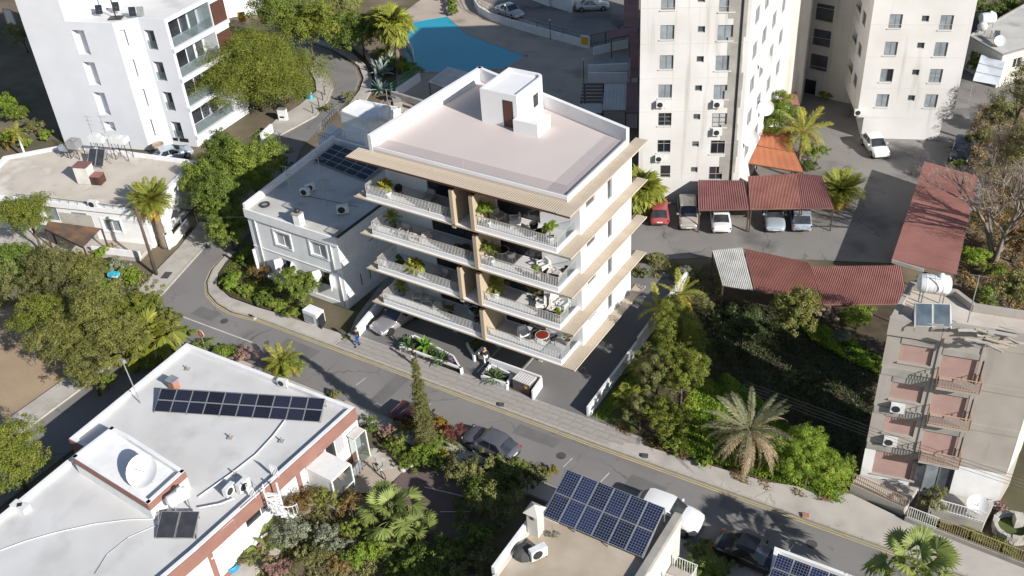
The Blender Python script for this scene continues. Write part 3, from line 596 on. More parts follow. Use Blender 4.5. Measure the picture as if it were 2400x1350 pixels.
# ------------------------------------------------------------------ building helpers
class Bld:
    "a building: footprint (counter-clockwise), walls with real openings, roof, parapet, windows placed on its walls"
    def __init__(s, name, label, poly, z0, z1, cat='house', loc=None):
        n = len(poly)
        if sum(poly[i][0]*poly[(i+1)%n][1]-poly[(i+1)%n][0]*poly[i][1] for i in range(n)) < 0: raise Exception('ccw '+name)
        s.poly = [tuple(p[:2]) for p in poly]; s.z0, s.z1 = z0, z1
        cx = sum(p[0] for p in poly)/n; cy = sum(p[1] for p in poly)/n
        s.root = thing(name, label, cat, (cx, cy, z0)); s.op = {}; s.deep = {}
    def edge(s, e):
        a = s.poly[e]; b = s.poly[(e+1) % len(s.poly)]; dx, dy = b[0]-a[0], b[1]-a[1]; l = math.hypot(dx, dy)
        return a, (dx/l, dy/l), l, (dy/l, -dx/l)
    def uv(s, e, px, py, inset=0.0):
        a, u, l, n = s.edge(e); d = ray(px, py)
        t = ((a[0]-n[0]*inset-CAM[0])*n[0]+(a[1]-n[1]*inset-CAM[1])*n[1])/(d[0]*n[0]+d[1]*n[1]); p = CAM+t*d
        return ((p[0]-a[0])*u[0]+(p[1]-a[1])*u[1], p[2])
    def pt(s, e, u, z, out=0.0):
        a, d, l, n = s.edge(e); return (a[0]+d[0]*u+n[0]*out, a[1]+d[1]*u+n[1]*out, z)
    def bx(s, mb, e, u0, u1, z0, z1, o0, o1, m=0):
        "box on wall e between offsets o0..o1 from the wall plane"
        v = [s.pt(e, u, z, o) for z in (z0, z1) for u, o in ((u0,o1),(u1,o1),(u1,o0),(u0,o0))]
        return mb.add(v, [(0,3,2,1),(4,5,6,7),(0,1,5,4),(1,2,6,5),(2,3,7,6),(3,0,4,7)], m)
    def hole(s, e, u0, u1, z0, z1, d=.18): s.op.setdefault(e, []).append((u0, u1, z0, z1, d))
    def px(s, e, x0, y0, x1, y1):
        a = s.uv(e, x0, y0); b = s.uv(e, x1, y1); return min(a[0], b[0]), max(a[0], b[0]), min(a[1], b[1]), max(a[1], b[1])
    def window(s, e, u0, u1, z0, z1, nv=2, nh=1, frame='alu', glass='pane', d=.16, fw=.06, sill=None, surround=None, name='window', label=None):
        s.hole(e, u0, u1, z0, z1, d+.05); mb = MB(); f0, f1 = -d-.02, -d+.04
        for a, b in ((u0, u0+fw), (u1-fw, u1)): s.bx(mb, e, a, b, z0+fw, z1-fw, f0, f1)
        s.bx(mb, e, u0, u1, z0, z0+fw, f0, f1); s.bx(mb, e, u0, u1, z1-fw, z1, f0, f1)
        for i in range(1, nv): c = u0+(u1-u0)*i/nv; s.bx(mb, e, c-fw*.5, c+fw*.5, z0+fw, z1-fw, f0, f1-.005)
        for i in range(1, nh): c = z0+(z1-z0)*i/nh; s.bx(mb, e, u0+fw, u1-fw, c-fw*.4, c+fw*.4, f0, f1-.008)
        w = mb.build(name, W[frame], s.root)
        if label: w['label'] = label
        for i in range(nv):
            a = u0+(u1-u0)*i/nv; b = u0+(u1-u0)*(i+1)/nv; g = glass if isinstance(glass, str) else glass[i % len(glass)]
            pm = MB(); s.bx(pm, e, a+fw*.6, b-fw*.6, z0+fw*.8, z1-fw*.8, f0-.015, f0+.035-.02*(i % 2)); pm.build('pane', W[g], w)
        if sill: sm = MB(); s.bx(sm, e, u0-.08, u1+.08, z0-.07, z0-.003, -.02, .09); sm.build('sill', W[sill], w)
        if surround:
            sm = MB(); t = .16
            for a, b, c, dd in ((u0-t, u0-.003, z0-t, z1+t), (u1+.003, u1+t, z0-t, z1+t), (u0-.003, u1+.003, z0-t, z0-.003), (u0-.003, u1+.003, z1+.003, z1+t)): s.bx(sm, e, a, b, c, dd, -.01, .06)
            sm.build('surround', W[surround], w)
        return w
    def walls(s, m, name='wall', skip=(), back=True):
        mb = MB()
        for e in range(len(s.poly)):
            if e in skip: continue
            a, u, l, n = s.edge(e); ops = s.op.get(e, [])
            us = sorted({0.0, l, *[max(0, min(l, q)) for o in ops for q in o[:2]]}); zs = sorted({s.z0, s.z1, *[max(s.z0, min(s.z1, q)) for o in ops for q in o[2:4]]})
            for i in range(len(us)-1):
                for k in range(len(zs)-1):
                    cu, cz = (us[i]+us[i+1])/2, (zs[k]+zs[k+1])/2
                    if any(o[0] < cu < o[1] and o[2] < cz < o[3] for o in ops) or us[i+1]-us[i] < 1e-5 or zs[k+1]-zs[k] < 1e-5: continue
                    mb.quad(s.pt(e,us[i],zs[k]), s.pt(e,us[i+1],zs[k]), s.pt(e,us[i+1],zs[k+1]), s.pt(e,us[i],zs[k+1]))
            for u0, u1, z0, z1, d in ops:
                p = lambda uu, zz, o: s.pt(e, uu, zz, o)
                mb.quad(p(u0,z0,0), p(u0,z0,-d), p(u0,z1,-d), p(u0,z1,0)); mb.quad(p(u1,z0,0), p(u1,z1,0), p(u1,z1,-d), p(u1,z0,-d))
                mb.quad(p(u0,z0,0), p(u1,z0,0), p(u1,z0,-d), p(u0,z0,-d)); mb.quad(p(u0,z1,0), p(u0,z1,-d), p(u1,z1,-d), p(u1,z1,0))
                if back: mb.quad(p(u0,z0,-d), p(u1,z0,-d), p(u1,z1,-d), p(u0,z1,-d))
        return mb.build(name, W[m], s.root)
    def roof(s, m, par=.4, t=.2, pm=None, over=0.0, floor=None, skip=()):
        "roof sheet and a parapet ring with mitred corners"
        zf = floor if floor is not None else s.z1-.02; mb = MB(); n = len(s.poly)
        mb.add([(p[0], p[1], zf) for p in s.poly], [tuple(range(n))]); mb.build('roof', W[m], s.root)
        if not par: return
        def off(d):
            out = []
            for i in range(n):
                a = Vector(s.poly[i-1]); b = Vector(s.poly[i]); c = Vector(s.poly[(i+1) % n]); d1 = (b-a).normalized(); d2 = (c-b).normalized()
                n1 = Vector((d1.y, -d1.x)); n2 = Vector((d2.y, -d2.x)); m_ = (n1+n2); m_ = m_/max(.3, m_.dot(n1)); q = b+m_*d; out.append((q.x, q.y))
            return out
        o, i_ = off(over), off(-t); z0, z1 = s.z1-(.25 if over else .0), s.z1+par; mb = MB()
        for e in range(n):
            if e in skip: continue
            k = (e+1) % n
            mb.add([(*o[e],z0),(*o[k],z0),(*i_[k],z0),(*i_[e],z0),(*o[e],z1),(*o[k],z1),(*i_[k],z1),(*i_[e],z1)], [(0,1,5,4),(2,3,7,6),(4,5,6,7),(0,3,2,1)]+[(0,4,7,3),(1,2,6,5)])
        return mb.build('parapet', W[pm or 'white'], s.root)
def part(root, name, mb, m, smooth=False, kind=None, label=None):
    o = mb.build(name, W[m] if isinstance(m, str) else ([W[k] for k in m] if isinstance(m, (list, tuple)) else m), root, smooth, kind)
    if label: o['label'] = label
    return o
def rail(mb, a, b, h, n, post=.03, rails=(1.0,), base=.05):
    "posts and rails between a and b"
    a = Vector(a); b = Vector(b)
    for r in rails: mb.bar(a+Vector((0,0,h*r)), b+Vector((0,0,h*r)), post*1.2, post*1.2)
    for i in range(n+1): p = a.lerp(b, i/n); mb.bar(p, p+Vector((0,0,h)), post, post)
    return mb

# ------------------------------------------------------------------ the new apartment building
AP = thing('apartment_building', 'new white four-storey apartment building with timber-slatted canopies and railed balconies', 'building', (-9, 5.5, .12))
ZL = [3.2, 6.35, 9.5, 12.65]; ZR = 15.8
MAIN = Bld.__new__(Bld); MAIN.root = AP; MAIN.op = {}; MAIN.z0 = 2.9; MAIN.z1 = ZR
MAIN.poly = [(-16.95, 2.7), (-.77, 2.7), (-.77, 10.3), (-16.2, 14.6)]
for k, z in enumerate(ZL):
    # front glazing (edge 0: u = x+16.95), side slots (edge 1: u = y-2.7)
    MAIN.window(0, 3.75, 9.25, z+.05, z+2.55, 4, 1, 'dark', 'pdark', .12, .07, name='sliding_window')
    MAIN.window(0, 9.65, 13.1, z+.05, z+2.55, 3, 1, 'dark', 'pdark', .12, .07, name='sliding_window')
    MAIN.window(1, .85, 2.1, z+1.5, z+2.05, 1, 1, 'alu', 'pane', .16, .04)
    MAIN.window(1, 3.9, 4.6, z+.45, z+2.45, 1, 1, 'alu', 'pane', .16, .05)
MAIN.walls('clean')
# ground floor core and columns
mb = MB(); mb.prism([(-12.5,5.5),(-3.2,5.5),(-3.2,10.2),(-12.5,12.4)], .12, 2.9); part(AP, 'ground_floor_core', mb, 'clean')
for x, y in ((-16.4,3.1),(-12.4,3.1),(-8.4,3.1),(-4.6,3.1),(-2.6,9.0),(-16.0,13.5),(-16.2,8)): part(AP, 'column', MB().box(x-.15,x+.15,y-.25,y+.25,.12,2.9), 'clean')
plank = MB().box(-.040, .040, 0, 11.25, -.05, 0).mesh('plank', W['wood']); plank_s = MB().box(-.040, .040, 0, 2.75, -.05, 0).mesh('plank', W['wood'])
slat = MB().box(-.050, .050, 0, 1.50, -.06, 0).mesh('slat', W['wood']); sl = None
def frame_box(x0, x1, y0, y1, z0, z1): return MB().box(x0, x1, y0, y1, z0, z1)
for k, z in enumerate(ZL):
    # floor slab (plate) with timber fascia
    sb = part(AP, 'floor_slab', MB().prism([(-17.0,.40),(-1.05,.40),(-1.05,2.72),(-.80,2.72),(-.80,10.2),(-16.2,14.5),(-16.98,2.72)], z-.30, z-.004), 'clean')
    MB().box(-17.88, -.02, 0.0, .055, z-.085, z+.02).build('fascia', W['wood'], sb)
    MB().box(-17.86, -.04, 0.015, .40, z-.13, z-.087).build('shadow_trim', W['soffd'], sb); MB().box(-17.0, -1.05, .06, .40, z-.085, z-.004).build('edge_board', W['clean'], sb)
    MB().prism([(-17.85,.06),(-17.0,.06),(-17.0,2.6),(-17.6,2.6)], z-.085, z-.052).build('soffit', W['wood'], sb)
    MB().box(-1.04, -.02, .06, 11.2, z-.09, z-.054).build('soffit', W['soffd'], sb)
    sd_ = part(AP, 'side_deck', MB().box(-.018, .03, -.02, 11.28, z-.10, z+.012), 'wood')
    nx = 9
    for i in range(nx):
        xx = -1.0+.052+i*(.96/nx)
        if xx < -.80: share('plank', plank_s, sd_, Vector((xx, .06, z))-wloc(sd_))
        else: share('plank', plank, sd_, Vector((xx, .0, z))-wloc(sd_))
    for i in range(7): share('plank', plank_s, sd_, Vector((-17.06-i*.118, .06, z))-wloc(sd_), (0, 0, .0))
# roof: canopy of slats, terrace, parapets
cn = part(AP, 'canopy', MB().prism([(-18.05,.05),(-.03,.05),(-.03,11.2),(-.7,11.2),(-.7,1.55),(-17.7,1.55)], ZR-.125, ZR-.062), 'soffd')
MB().box(-18.1, 0.02, -.01, .045, ZR-.13, ZR-.012).build('fascia', W['brownw'], cn)
MB().box(-.02, .03, .05, 11.28, ZR-.12, ZR-.012).build('fascia', W['wood'], cn)
for i in range(102):
    xx = -18.02+i*.168
    if xx < -.93: share('slat', slat, cn, Vector((xx, .05, ZR))-wloc(cn))
for i in range(9): share('slat', plank, cn, Vector((-.90+i*.108, .0, ZR))-wloc(cn))
roof_poly = [(-17.05,1.5), (-.95,1.45), (-.93,10.2), (-16.15,14.6)]
part(AP, 'roof_terrace', MB().prism(roof_poly, ZR-.3, 16.0), ['rooft'])
# parapets: solid left and back, kerb with glass at front and right
def strip(a, b, t, z0, z1, zb=None):
    a = Vector(a[:2]); b = Vector(b[:2]); d = (b-a).normalized(); n = Vector((-d.y, d.x))*t
    q = [a, b, b+n, a+n]; mb = MB()
    return mb.add([(p.x,p.y,z0) for p in q]+[(p.x,p.y,z1 if i in (0,3) or zb is None else zb) for i, p in enumerate(q)], [(0,3,2,1),(4,5,6,7),(0,1,5,4),(1,2,6,5),(2,3,7,6),(3,0,4,7)])
FL, FRr, BR, BLf = roof_poly
part(AP, 'parapet', strip(BLf, FL, .32, ZR-.02, 17.05), 'clean')
part(AP, 'parapet', strip(BR, BLf, .30, ZR-.021, 17.05, 17.05), 'clean')
part(AP, 'roof_kerb', strip((FL[0]+.33, FL[1]), FRr, .16, ZR-.019, 16.22), 'clean')
part(AP, 'roof_kerb', strip((FRr[0], FRr[1]+.165), (BR[0], BR[1]-.3), .16, ZR-.018, 16.22), 'clean')
part(AP, 'parapet_end', MB().add([(-17.03,1.52,16.222),(-16.74,1.52,16.222),(-16.74,2.6,16.222),(-17.03,2.6,16.222),(-17.03,1.52,17.04),(-17.0,2.6,17.04)], [(0,1,4),(1,2,5,4),(2,3,5),(0,4,5,3),(0,3,2,1)]), 'clean')
for a, b in (((-16.6,1.58),(-9,1.56)), ((-8.96,1.56),(-1.02,1.53))): part(AP, 'glass_panel', strip(a, b, .025, 16.222, 17.0), 'glassr')
part(AP, 'glass_panel', strip((-1.0,1.56), (-.985,9.85), .025, 16.222, 17.0), 'glassr')
# stair house on the roof with rounded rear corner
def rounded(x0, x1, y0, y1, r=.6, n=6):
    pl = [(x0,y0),(x1,y0)]
    for i in range(n+1): a = math.pi/2*i/n; pl.append((x1-r+r*math.cos(a), y1-r+r*math.sin(a)))
    return pl+[(x0,y1)]
st = part(AP, 'stair_house', MB().prism(rounded(-11.95,-8.85,8.4,12.4), 16.0, 18.42), 'clean')
mb = MB(); o = rounded(-11.95,-8.85,8.4,12.4); i_ = rounded(-11.75,-9.05,8.6,12.2,.45); n = len(o)
for q in range(n):
    w = (q+1) % n; mb.add([(*o[q],18.42),(*o[w],18.42),(*i_[w],18.425),(*i_[q],18.425),(*o[q],18.62),(*o[w],18.62),(*i_[w],18.62),(*i_[q],18.62)], [(0,1,5,4),(2,3,7,6),(4,5,6,7)])
mb.build('roof_upstand', W['clean'], st)
MB().box(-10.05,-9.20,8.385,8.40,16.02,18.12).build('door_frame', W['dark'], st); MB().box(-9.98,-9.27,8.375,8.383,16.03,18.06).build('door', W['brownw'], st)
MB().box(-8.848,-8.84,10.6,11.3,16.7,17.7).build('window', W['pdark'], st)
part(AP, 'roof_box', MB().box(-8.98,-6.95,7.95,9.75,16.0,16.98), 'clean')
# balconies: floor, upstand, balusters, rail, glass; fins of timber
bal_y, ups = .24, .34
def fin(x0, x1, z, zt):
    f = part(AP, 'timber_fin', MB().box(x0+.02, x1-.02, .03, 2.68, z+.02, zt-.02), 'brownw')
    nb = int((zt-z)/.115)
    bm_ = MB().box(x0, x1, 0, 2.69, 0, .10).mesh('board', W['woodd']) if (x0, x1, 'b') not in pmesh else pmesh[(x0, x1, 'b')]
    pmesh[(x0, x1, 'b')] = bm_
    for i in range(nb): share('board', bm_, f, Vector((0, 0, z+i*.115))-wloc(f))
    return f
for k, z in enumerate(ZL):
    for side in ('L', 'R'):
        if side == 'L': x0, x1 = -16.85, (-9.28 if k in (1, 3) else -7.75)
        else: x0, x1 = -7.36, -1.12
        bc = part(AP, 'balcony', MB().box(x0, x1, bal_y+.08, 2.68, z, z+.02), 'floort')
        MB().box(x0, x1, bal_y-.06, bal_y+.08, z+.003, z+ups).build('upstand', W['clean'], bc)
        top = z+1.12
        tr = MB().box(x0, x1, bal_y-.02, bal_y+.025, top-.03, top); 
        if side == 'L': tr.box(x0, x0+.045, bal_y+.03, 2.6, top-.03, top)
        else: tr.box(x1-.045, x1, bal_y+.03, 2.62, top-.03, top)
        tr.build('top_rail', W['chairt'], bc)
        bm_ = MB(); nb = int((x1-x0)/.125)
        for i in range(nb+1): xx = x0+.012+(x1-x0-.024)*i/nb; bm_.box(xx-.009, xx+.009, bal_y-.012, bal_y+.012, z+.12, top-.03)
        for i in range(1, 22):
            yy = bal_y+i*.105; xx = x0+.022 if side == 'L' else x1-.022
            if side == 'L' or i < 12: bm_.box(xx-.011, xx+.011, yy-.011, yy+.011, z+.03, top-.03)
        bm_.build('balusters', W['balus'], bc, kind='stuff')
        if side == 'R':
            MB().box(x1-.06, x1+.06, bal_y+.085, 2.66, z+.003, z+ups).build('upstand', W['clean'], bc)
            MB().box(x1-.012, x1+.008, bal_y+.1, 2.6, z+ups+.004, top-.035).build('glass_panel', W['glassw'], bc)
        xs = np.linspace(x0, x1, 5)
        for a, b in zip(xs[:-1], xs[1:]): MB().box(a+.02, b-.02, bal_y+.04, bal_y+.055, z+ups+.004, top-.04).build('glass_panel', W['glassw'], bc)
    fin(-7.68, -7.38, z, z+2.75)
    if k in (1, 3): fin(-9.28, -9.0, z-.28, z+2.75)
# boundary walls and parking lines
mb = MB()
for x0 in (-8.2, -5.3): mb.quad((x0,-.4,.126),(x0+.1,-.4,.126),(x0+.1,4.6,.126),(x0,4.6,.126))
struct('parking_lines', mb, W['mark'])
wl = thing('boundary_wall', 'low white wall between the shaded driveway and the green vacant lot', 'wall', (1.35, -.6, .0))
for a, b, h in (((1.5,-.75),(1.32,7.4),1.0), ((1.32,7.55),(1.05,17.0),1.25)): part(wl, 'wall_section', strip(a, b, .18, 0, h), 'clean')
wl = thing('boundary_wall', 'low white wall beside the silver sports car', 'wall', (-19.5, -1, .1))
part(wl, 'wall_section', strip((-18.75,-1.35), (-20.6,10), .18, .1, 1.05), 'clean')
part(wl, 'coping', strip((-18.76,-1.37), (-20.62,10), .2, 1.053, 1.09), 'clean')
# ------------------------------------------------------------------ neighbouring buildings
def wc(b, e, cx, cy, w, h, **k):
    u, z = b.uv(e, cx, cy); return b.window(e, u-w/2, u+w/2, z-h/2, z+h/2, **k)
# --- white two-storey house on the corner
HB = Bld('corner_house', 'white two-storey flat-roofed house on the street corner beside the new building', [(-31.8,1.6),(-22.0,1.5),(-21.7,14.2),(-32.9,14.3)], 0, 6.9)
for cx, cy in ((663,562), (747,585)): wc(HB, 0, cx, cy, 1.7, 1.35, nv=2, frame='paint', glass='curtain', d=.14, surround='white', sill='white')
for cx, cy in ((674,625), (764,653)):
    w = wc(HB, 0, cx, cy, 1.15, 1.35, nv=1, frame='brnf', glass='pdark', d=.16)
    u, z = HB.uv(0, cx, cy)
    for s_ in (-1, 1):
        sm = MB(); a = Vector(HB.pt(0, u+s_*.60, z-.68, .02)); b = Vector(HB.pt(0, u+s_*.95, z-.68, .50)); sm.bar(a+Vector((0,0,.68)), b+Vector((0,0,.68)), .05, 1.36)
        sm.build('shutter', W['paint'], w)
HB.walls('white'); HB.roof('roofg', 0, 0)
mb = MB(); HB.bx(mb, 0, -.12, 9.92, 6.15, 6.98, .003, .14); part(HB.root, 'eaves_band', mb, 'white')
mb = MB(); HB.bx(mb, 0, .0, 9.8, 3.28, 3.36, .003, .05); part(HB.root, 'string_course', mb, 'white')
mb = MB(); HB.bx(mb, 0, .0, 9.8, 0, .45, .004, .07); part(HB.root, 'plinth', mb, 'white')
part(HB.root, 'parapet', strip((-32.9,14.25), (-31.85,1.5), .28, 6.8, 7.45), 'white'); part(HB.root, 'parapet', strip((-21.74,14.1), (-32.6,14.2), .25, 6.8, 7.30), 'white')
part(HB.root, 'gutter', strip((-21.95,1.65), (-21.68,14.0), .16, 6.80, 6.96), 'dark')
for u0, z0, z1 in ((.9, 0, 6.1), (9.1, 3.4, 6.1), (9.45, 0, 3.3)):
    p = HB.pt(0, u0, z0, .07); part(HB.root, 'drainpipe', MB().tube([p, (p[0],p[1],z1)], .055, 8), 'plast', True)
mb = MB(); 
for u0 in (3.5, 6.2): HB.bx(mb, 1, u0, u0+1.7, 4.55, 4.60, .003, .03)
for u0 in (1.9, 3.0, 6.2): HB.bx(mb, 1, u0, u0+.05, 1.2, 2.3, .003, .05)
part(HB.root, 'wall_pipes', mb, 'dark')
part(HB.root, 'porch_column', MB().tube([(-31.4,1.1,0),(-31.4,1.1,3.3)], .13, 10), 'white', True)
# its rear stair hut and terrace
ht = part(HB.root, 'roof_hut', MB().prism([P2(797,262,9.3), P2(862,285,9.3), (-27.9,18.4), P2(838,234,9.3)], 5, 9.15), 'white')
mb = MB(); q = [P2(797,262,9.3), P2(862,285,9.3), (-27.9,18.4), P2(838,234,9.3)]
for a, b in zip(q, q[1:]+q[:1]): mb.v += strip(a, b, .18, 9.1, 9.4).v; mb.f += [tuple(i+len(mb.v)-8 for i in f) for f in MB().box(0,1,0,1,0,1).f]; mb.m += [0]*6
mb.build('roof_edge', W['white'], ht)
part(HB.root, 'roof_hut', MB().box(-31.3,-29.2,14.4,16.2,6.0,8.25), 'white')
part(HB.root, 'terrace', MB().prism([P2(746,330,6.2), P2(785,345,6.2), P2(815,310,6.2), P2(775,290,6.2)], 0, 6.2), 'white')
mb = MB(); rail(mb, P(748,318,6.2), P(795,268,6.2), .95, 9, .035, (1,.5)); rail(mb, P(748,326,6.2), P(778,338,6.2), .95, 6, .035, (1,.5)); rail(mb, P(778,338,6.2), P(802,322,6.2), .95, 6, .035, (1,.5)); part(HB.root, 'terrace_railing', mb, 'steel')
# --- low concrete-roofed house, left
HD = Bld('flat_roof_bungalow', 'low old bungalow with a stained flat concrete roof and a brown pergola', [(-61.5,-4.6),(-44.0,.5),(-46.6,9.2),(-61.0,6.2),(-65,1.5)], 0, 3.8)
wc(HD, 0, 263, 529, 1.9, 1.25, nv=2, frame='paint', glass='panel_g', d=.12, surround='white')
wc(HD, 0, 188, 515, 1.7, 1.5, nv=3, frame='alu', glass='panel_g', d=.12)
wc(HD, 0, 120, 500, 1.4, 1.5, nv=2, frame='alu', glass='panel_g', d=.12)
HD.walls('white'); HD.roof('roofd', .18, .25, 'white', .25)
mb = MB(); HD.bx(mb, 0, 9.0, 12.5, .1, 2.9, .003, .03); part(HD.root, 'tiled_panel', mb, 'pave')
mb = MB(); rail(mb, P(40,462,4.0), P(330,497,4.0), .35, 14, .03, (1,)); part(HD.root, 'roof_rail', mb, 'dark')
mb = MB(); mb.prism([HD.pt(0,1,0,2.2)[:2], HD.pt(0,18,0,2.2)[:2], HD.pt(0,18,0,0)[:2], HD.pt(0,1,0,0)[:2]], -.05, .35); part(HD.root, 'terrace', mb, 'pave')
mb = MB(); HD.bx(mb, 0, 13.2, 18.2, .36, 1.0, 2.0, 2.15); part(HD.root, 'terrace_wall', mb, 'white')
pg = thing('pergola', 'weathered brown timber pergola roof in front of the bungalow', 'pergola', P(190,560,0))
q = [P(105,536,2.5), P(196,580,2.5), P(238,536,2.75), P(113,519,2.75)]
bd = []
for i in range(16):
    a = Vector(q[0]).lerp(Vector(q[1]), i/16); b = Vector(q[3]).lerp(Vector(q[2]), i/16); c = Vector(q[3]).lerp(Vector(q[2]), (i+.9)/16); d = Vector(q[0]).lerp(Vector(q[1]), (i+.9)/16)
    up = Vector((0,0,.04)); m_ = MB().add([a,d,c,b,a+up,d+up,c+up,b+up], [(0,3,2,1),(4,5,6,7),(0,1,5,4),(1,2,6,5),(2,3,7,6),(3,0,4,7)]); m_.build('board', W['brown'], pg)
for p in q: MB().box(p[0]-.06,p[0]+.06,p[1]-.06,p[1]+.06,0,p[2]-.12).build('post', W['brownw'], pg)
MB().bar((q[0][0],q[0][1],q[0][2]-.07), (q[1][0],q[1][1],q[1][2]-.07), .1, .12).build('beam', W['brownw'], pg); MB().bar((q[3][0],q[3][1],q[3][2]-.07), (q[2][0],q[2][1],q[2][2]-.07), .1, .12).build('beam', W['brownw'], pg)
# --- white apartment tower, top left
TC = Bld('white_tower', 'tall bright white apartment tower with recessed slots and glass balconies at top left', [(-69.3,10.7),(-59.3,13.8),(-58.0,15.9),(-55.0,16.65),(-55.7,25.2),(-68.5,24.5),(-71.4,12.2)], 0, 14.0, 'building')
for a in ((167,70,214,129), (193,145,238,201), (217,216,261,271), (242,285,273,308)): u0, u1, z0, z1 = TC.px(0, *a); TC.hole(0, u0, u1, z0, z1, .7)
for a in ((278,72,304,108), (300,142,326,180), (322,212,350,250), (344,282,366,318)): u0, u1, z0, z1 = TC.px(1, *a); TC.hole(1, max(.35,u0), min(2.1,u1), z0, z1, .35)
for a in ((336,70,372,118), (357,144,393,191), (379,215,413,261), (399,285,433,327)):
    u0, u1, z0, z1 = TC.px(2, *a); u0, u1 = max(.3, u0), min(2.7, u1); TC.hole(2, u0, u1, z0, z1, .5)
    m_ = MB(); TC.bx(m_, 2, u0+.05, u1-.05, z0+.05, z1-.05, -.48, -.42); w = part(TC.root, 'window', m_, 'pane'); m_ = MB(); TC.bx(m_, 2, u0, u1, z0+.05, z0+.95, -.12, -.09); m_.build('glass_guard', W['glassb'], w)
L3 = TC.edge(3)[2]
for k, z in enumerate((1.3, 4.55, 7.8, 11.05)):
    TC.hole(3, .35, L3-2.2, z, z+2.65, 1.9)
    m_ = MB(); TC.bx(m_, 3, .6, 3.4, z+.1, z+2.5, -1.88, -1.82); w = part(TC.root, 'sliding_window', m_, 'pdark')
    for q_ in (4.6, 6.0): m_ = MB(); TC.bx(m_, 3, q_-1.0, q_+.0, z+.1, z+2.5, -1.88, -1.82); part(TC.root, 'sliding_window', m_, 'pane')
    for q_ in np.linspace(.4, L3-2.25, 6)[:-1]: m_ = MB(); TC.bx(m_, 3, q_+.02, q_+(L3-2.65)/5-.02, z+.02, z+1.05, -.1, -.075); part(TC.root, 'glass_guard', m_, 'glassb')
    m_ = MB(); TC.bx(m_, 3, .0, L3, z-.4, z, .004, .25); part(TC.root, 'floor_edge', m_, 'cool')
    if k == 3:
        for q_ in (3.2, 5.4): m_ = MB(); TC.bx(m_, 3, q_, q_+1.0, z+.02, z+2.6, -.14, -.12); part(TC.root, 'glass_screen', m_, 'glassb')
    if k < 2: continue
    m_ = MB(); TC.bx(m_, 3, L3-2.1, L3-.05, z-.2, z+2.3, .003, .06); part(TC.root, 'brown_cladding', m_, 'brownw')
TC.walls('cool'); TC.roof('roofw', .12, .3, 'cool')
part(TC.root, 'upper_block', MB().prism([(-69.28,10.71),(-64.4,12.22),(-63.2,17.5),(-63.5,24.2),(-68.5,24.4),(-71.38,12.2)], 14.0, 24), 'cool')
for px, py in ((79,132), (106,207), (131,279)):
    u, z = TC.uv(0, px, py); p = TC.pt(0, 0, z, 0); part(TC.root, 'ledge', MB().prism([(p[0]-.05,p[1]+.1),(p[0]+.02,p[1]+.05),(p[0]+.9,p[1]+2.2),(p[0]-.95,p[1]+.9)], z-.12, z+.08), 'cool')
m_ = MB(); TC.bx(m_, 2, .2, .8, .5, .85, .003, .02); TC.bx(m_, 2, 1.0, 2.1, .45, .9, .003, .02); part(TC.root, 'basement_vents', m_, 'pdark')
# --- long white-roofed house, bottom left
HE = Bld('white_roof_house', 'long white-roofed house with terracotta parapet bands at bottom left', [(-26.2,-11.3),(-25.7,-22.3),(-24.2,-22.3),(-23.6,-42),(-12.5,-42),(-11.2,-25),(-10.7,-10.9)], 0, 3.75)
E6 = 5   # right-hand facade runs from (-11.2,-25) to (-10.7,-10.9)
for cx, cy, w, h, nv, g in ((779,1062,2.6,1.6,3,('curtain','pdark','curtain')), (645,1160,1.4,1.9,1,('curtain',)), (610,1185,2.6,1.9,2,('pdark','pane'))):
    wc(HE, E6, cx, cy, w, h, nv=nv, frame='paint', glass=g, d=.14, sill='white')
for cx, cy, w in ((522,1262,2.1), (440,1338,1.6)): wc(HE, 4, cx, cy, w, 1.3, nv=2, frame='paint', glass='paint', d=.10, sill='white')
HE.walls('white'); HE.roof('roofw', .28, .28, 'white')
for e in (4, 5):
    L_ = HE.edge(e)[2]; mb = MB(); HE.bx(mb, e, 0, L_, 2.95, 4.0, .004, .07); part(HE.root, 'terracotta_band', mb, 'terra')
    mb = MB(); HE.bx(mb, e, 0, L_, 0, .55, .004, .06); part(HE.root, 'terracotta_plinth', mb, 'terra')
    for u0 in ((4.2, 9.8) if e == 4 else (.6, 8.1)): mb = MB(); HE.bx(mb, e, u0, u0+.35, .553, 2.947, .004, .065); part(HE.root, 'terracotta_pier', mb, 'terra')
mb = MB(); HE.bx(mb, 1, 0, 1.5, 2.95, 4.0, .004, .06); part(HE.root, 'terracotta_band', mb, 'terra')
mb = MB(); HE.bx(mb, 5, .5, 5.5, 0, .25, .08, 1.4); part(HE.root, 'terrace', mb, 'pave')
bx_ = [P2(169,1070,5.2), P2(347,1181,5.2), P2(433,1103,5.2), P2(302,1019,5.2), P2(262,999,5.2)]
rb = part(HE.root, 'roof_volume', MB().prism(bx_, 3.7, 4.85), 'white'); rp = MB()
for a, b in zip(bx_, bx_[1:]+bx_[:1]): rp.v += strip(a, b, .26, 4.8, 5.2).v; rp.f += [tuple(i+len(rp.v)-8 for i in f) for f in MB().box(0,1,0,1,0,1).f]; rp.m += [0]*6
rp.build('parapet', W['white'], rb)
mb = MB(); mb.v = strip(bx_[0], bx_[1], -.05, 4.65, 5.16).v; mb.f = MB().box(0,1,0,1,0,1).f; mb.m = [0]*6; mb.build('terracotta_band', W['terra'], rb)
mb = MB(); mb.v = strip(bx_[1], bx_[2], -.05, 4.65, 5.16).v; mb.f = MB().box(0,1,0,1,0,1).f; mb.m = [0]*6; mb.build('terracotta_band', W['terra'], rb)
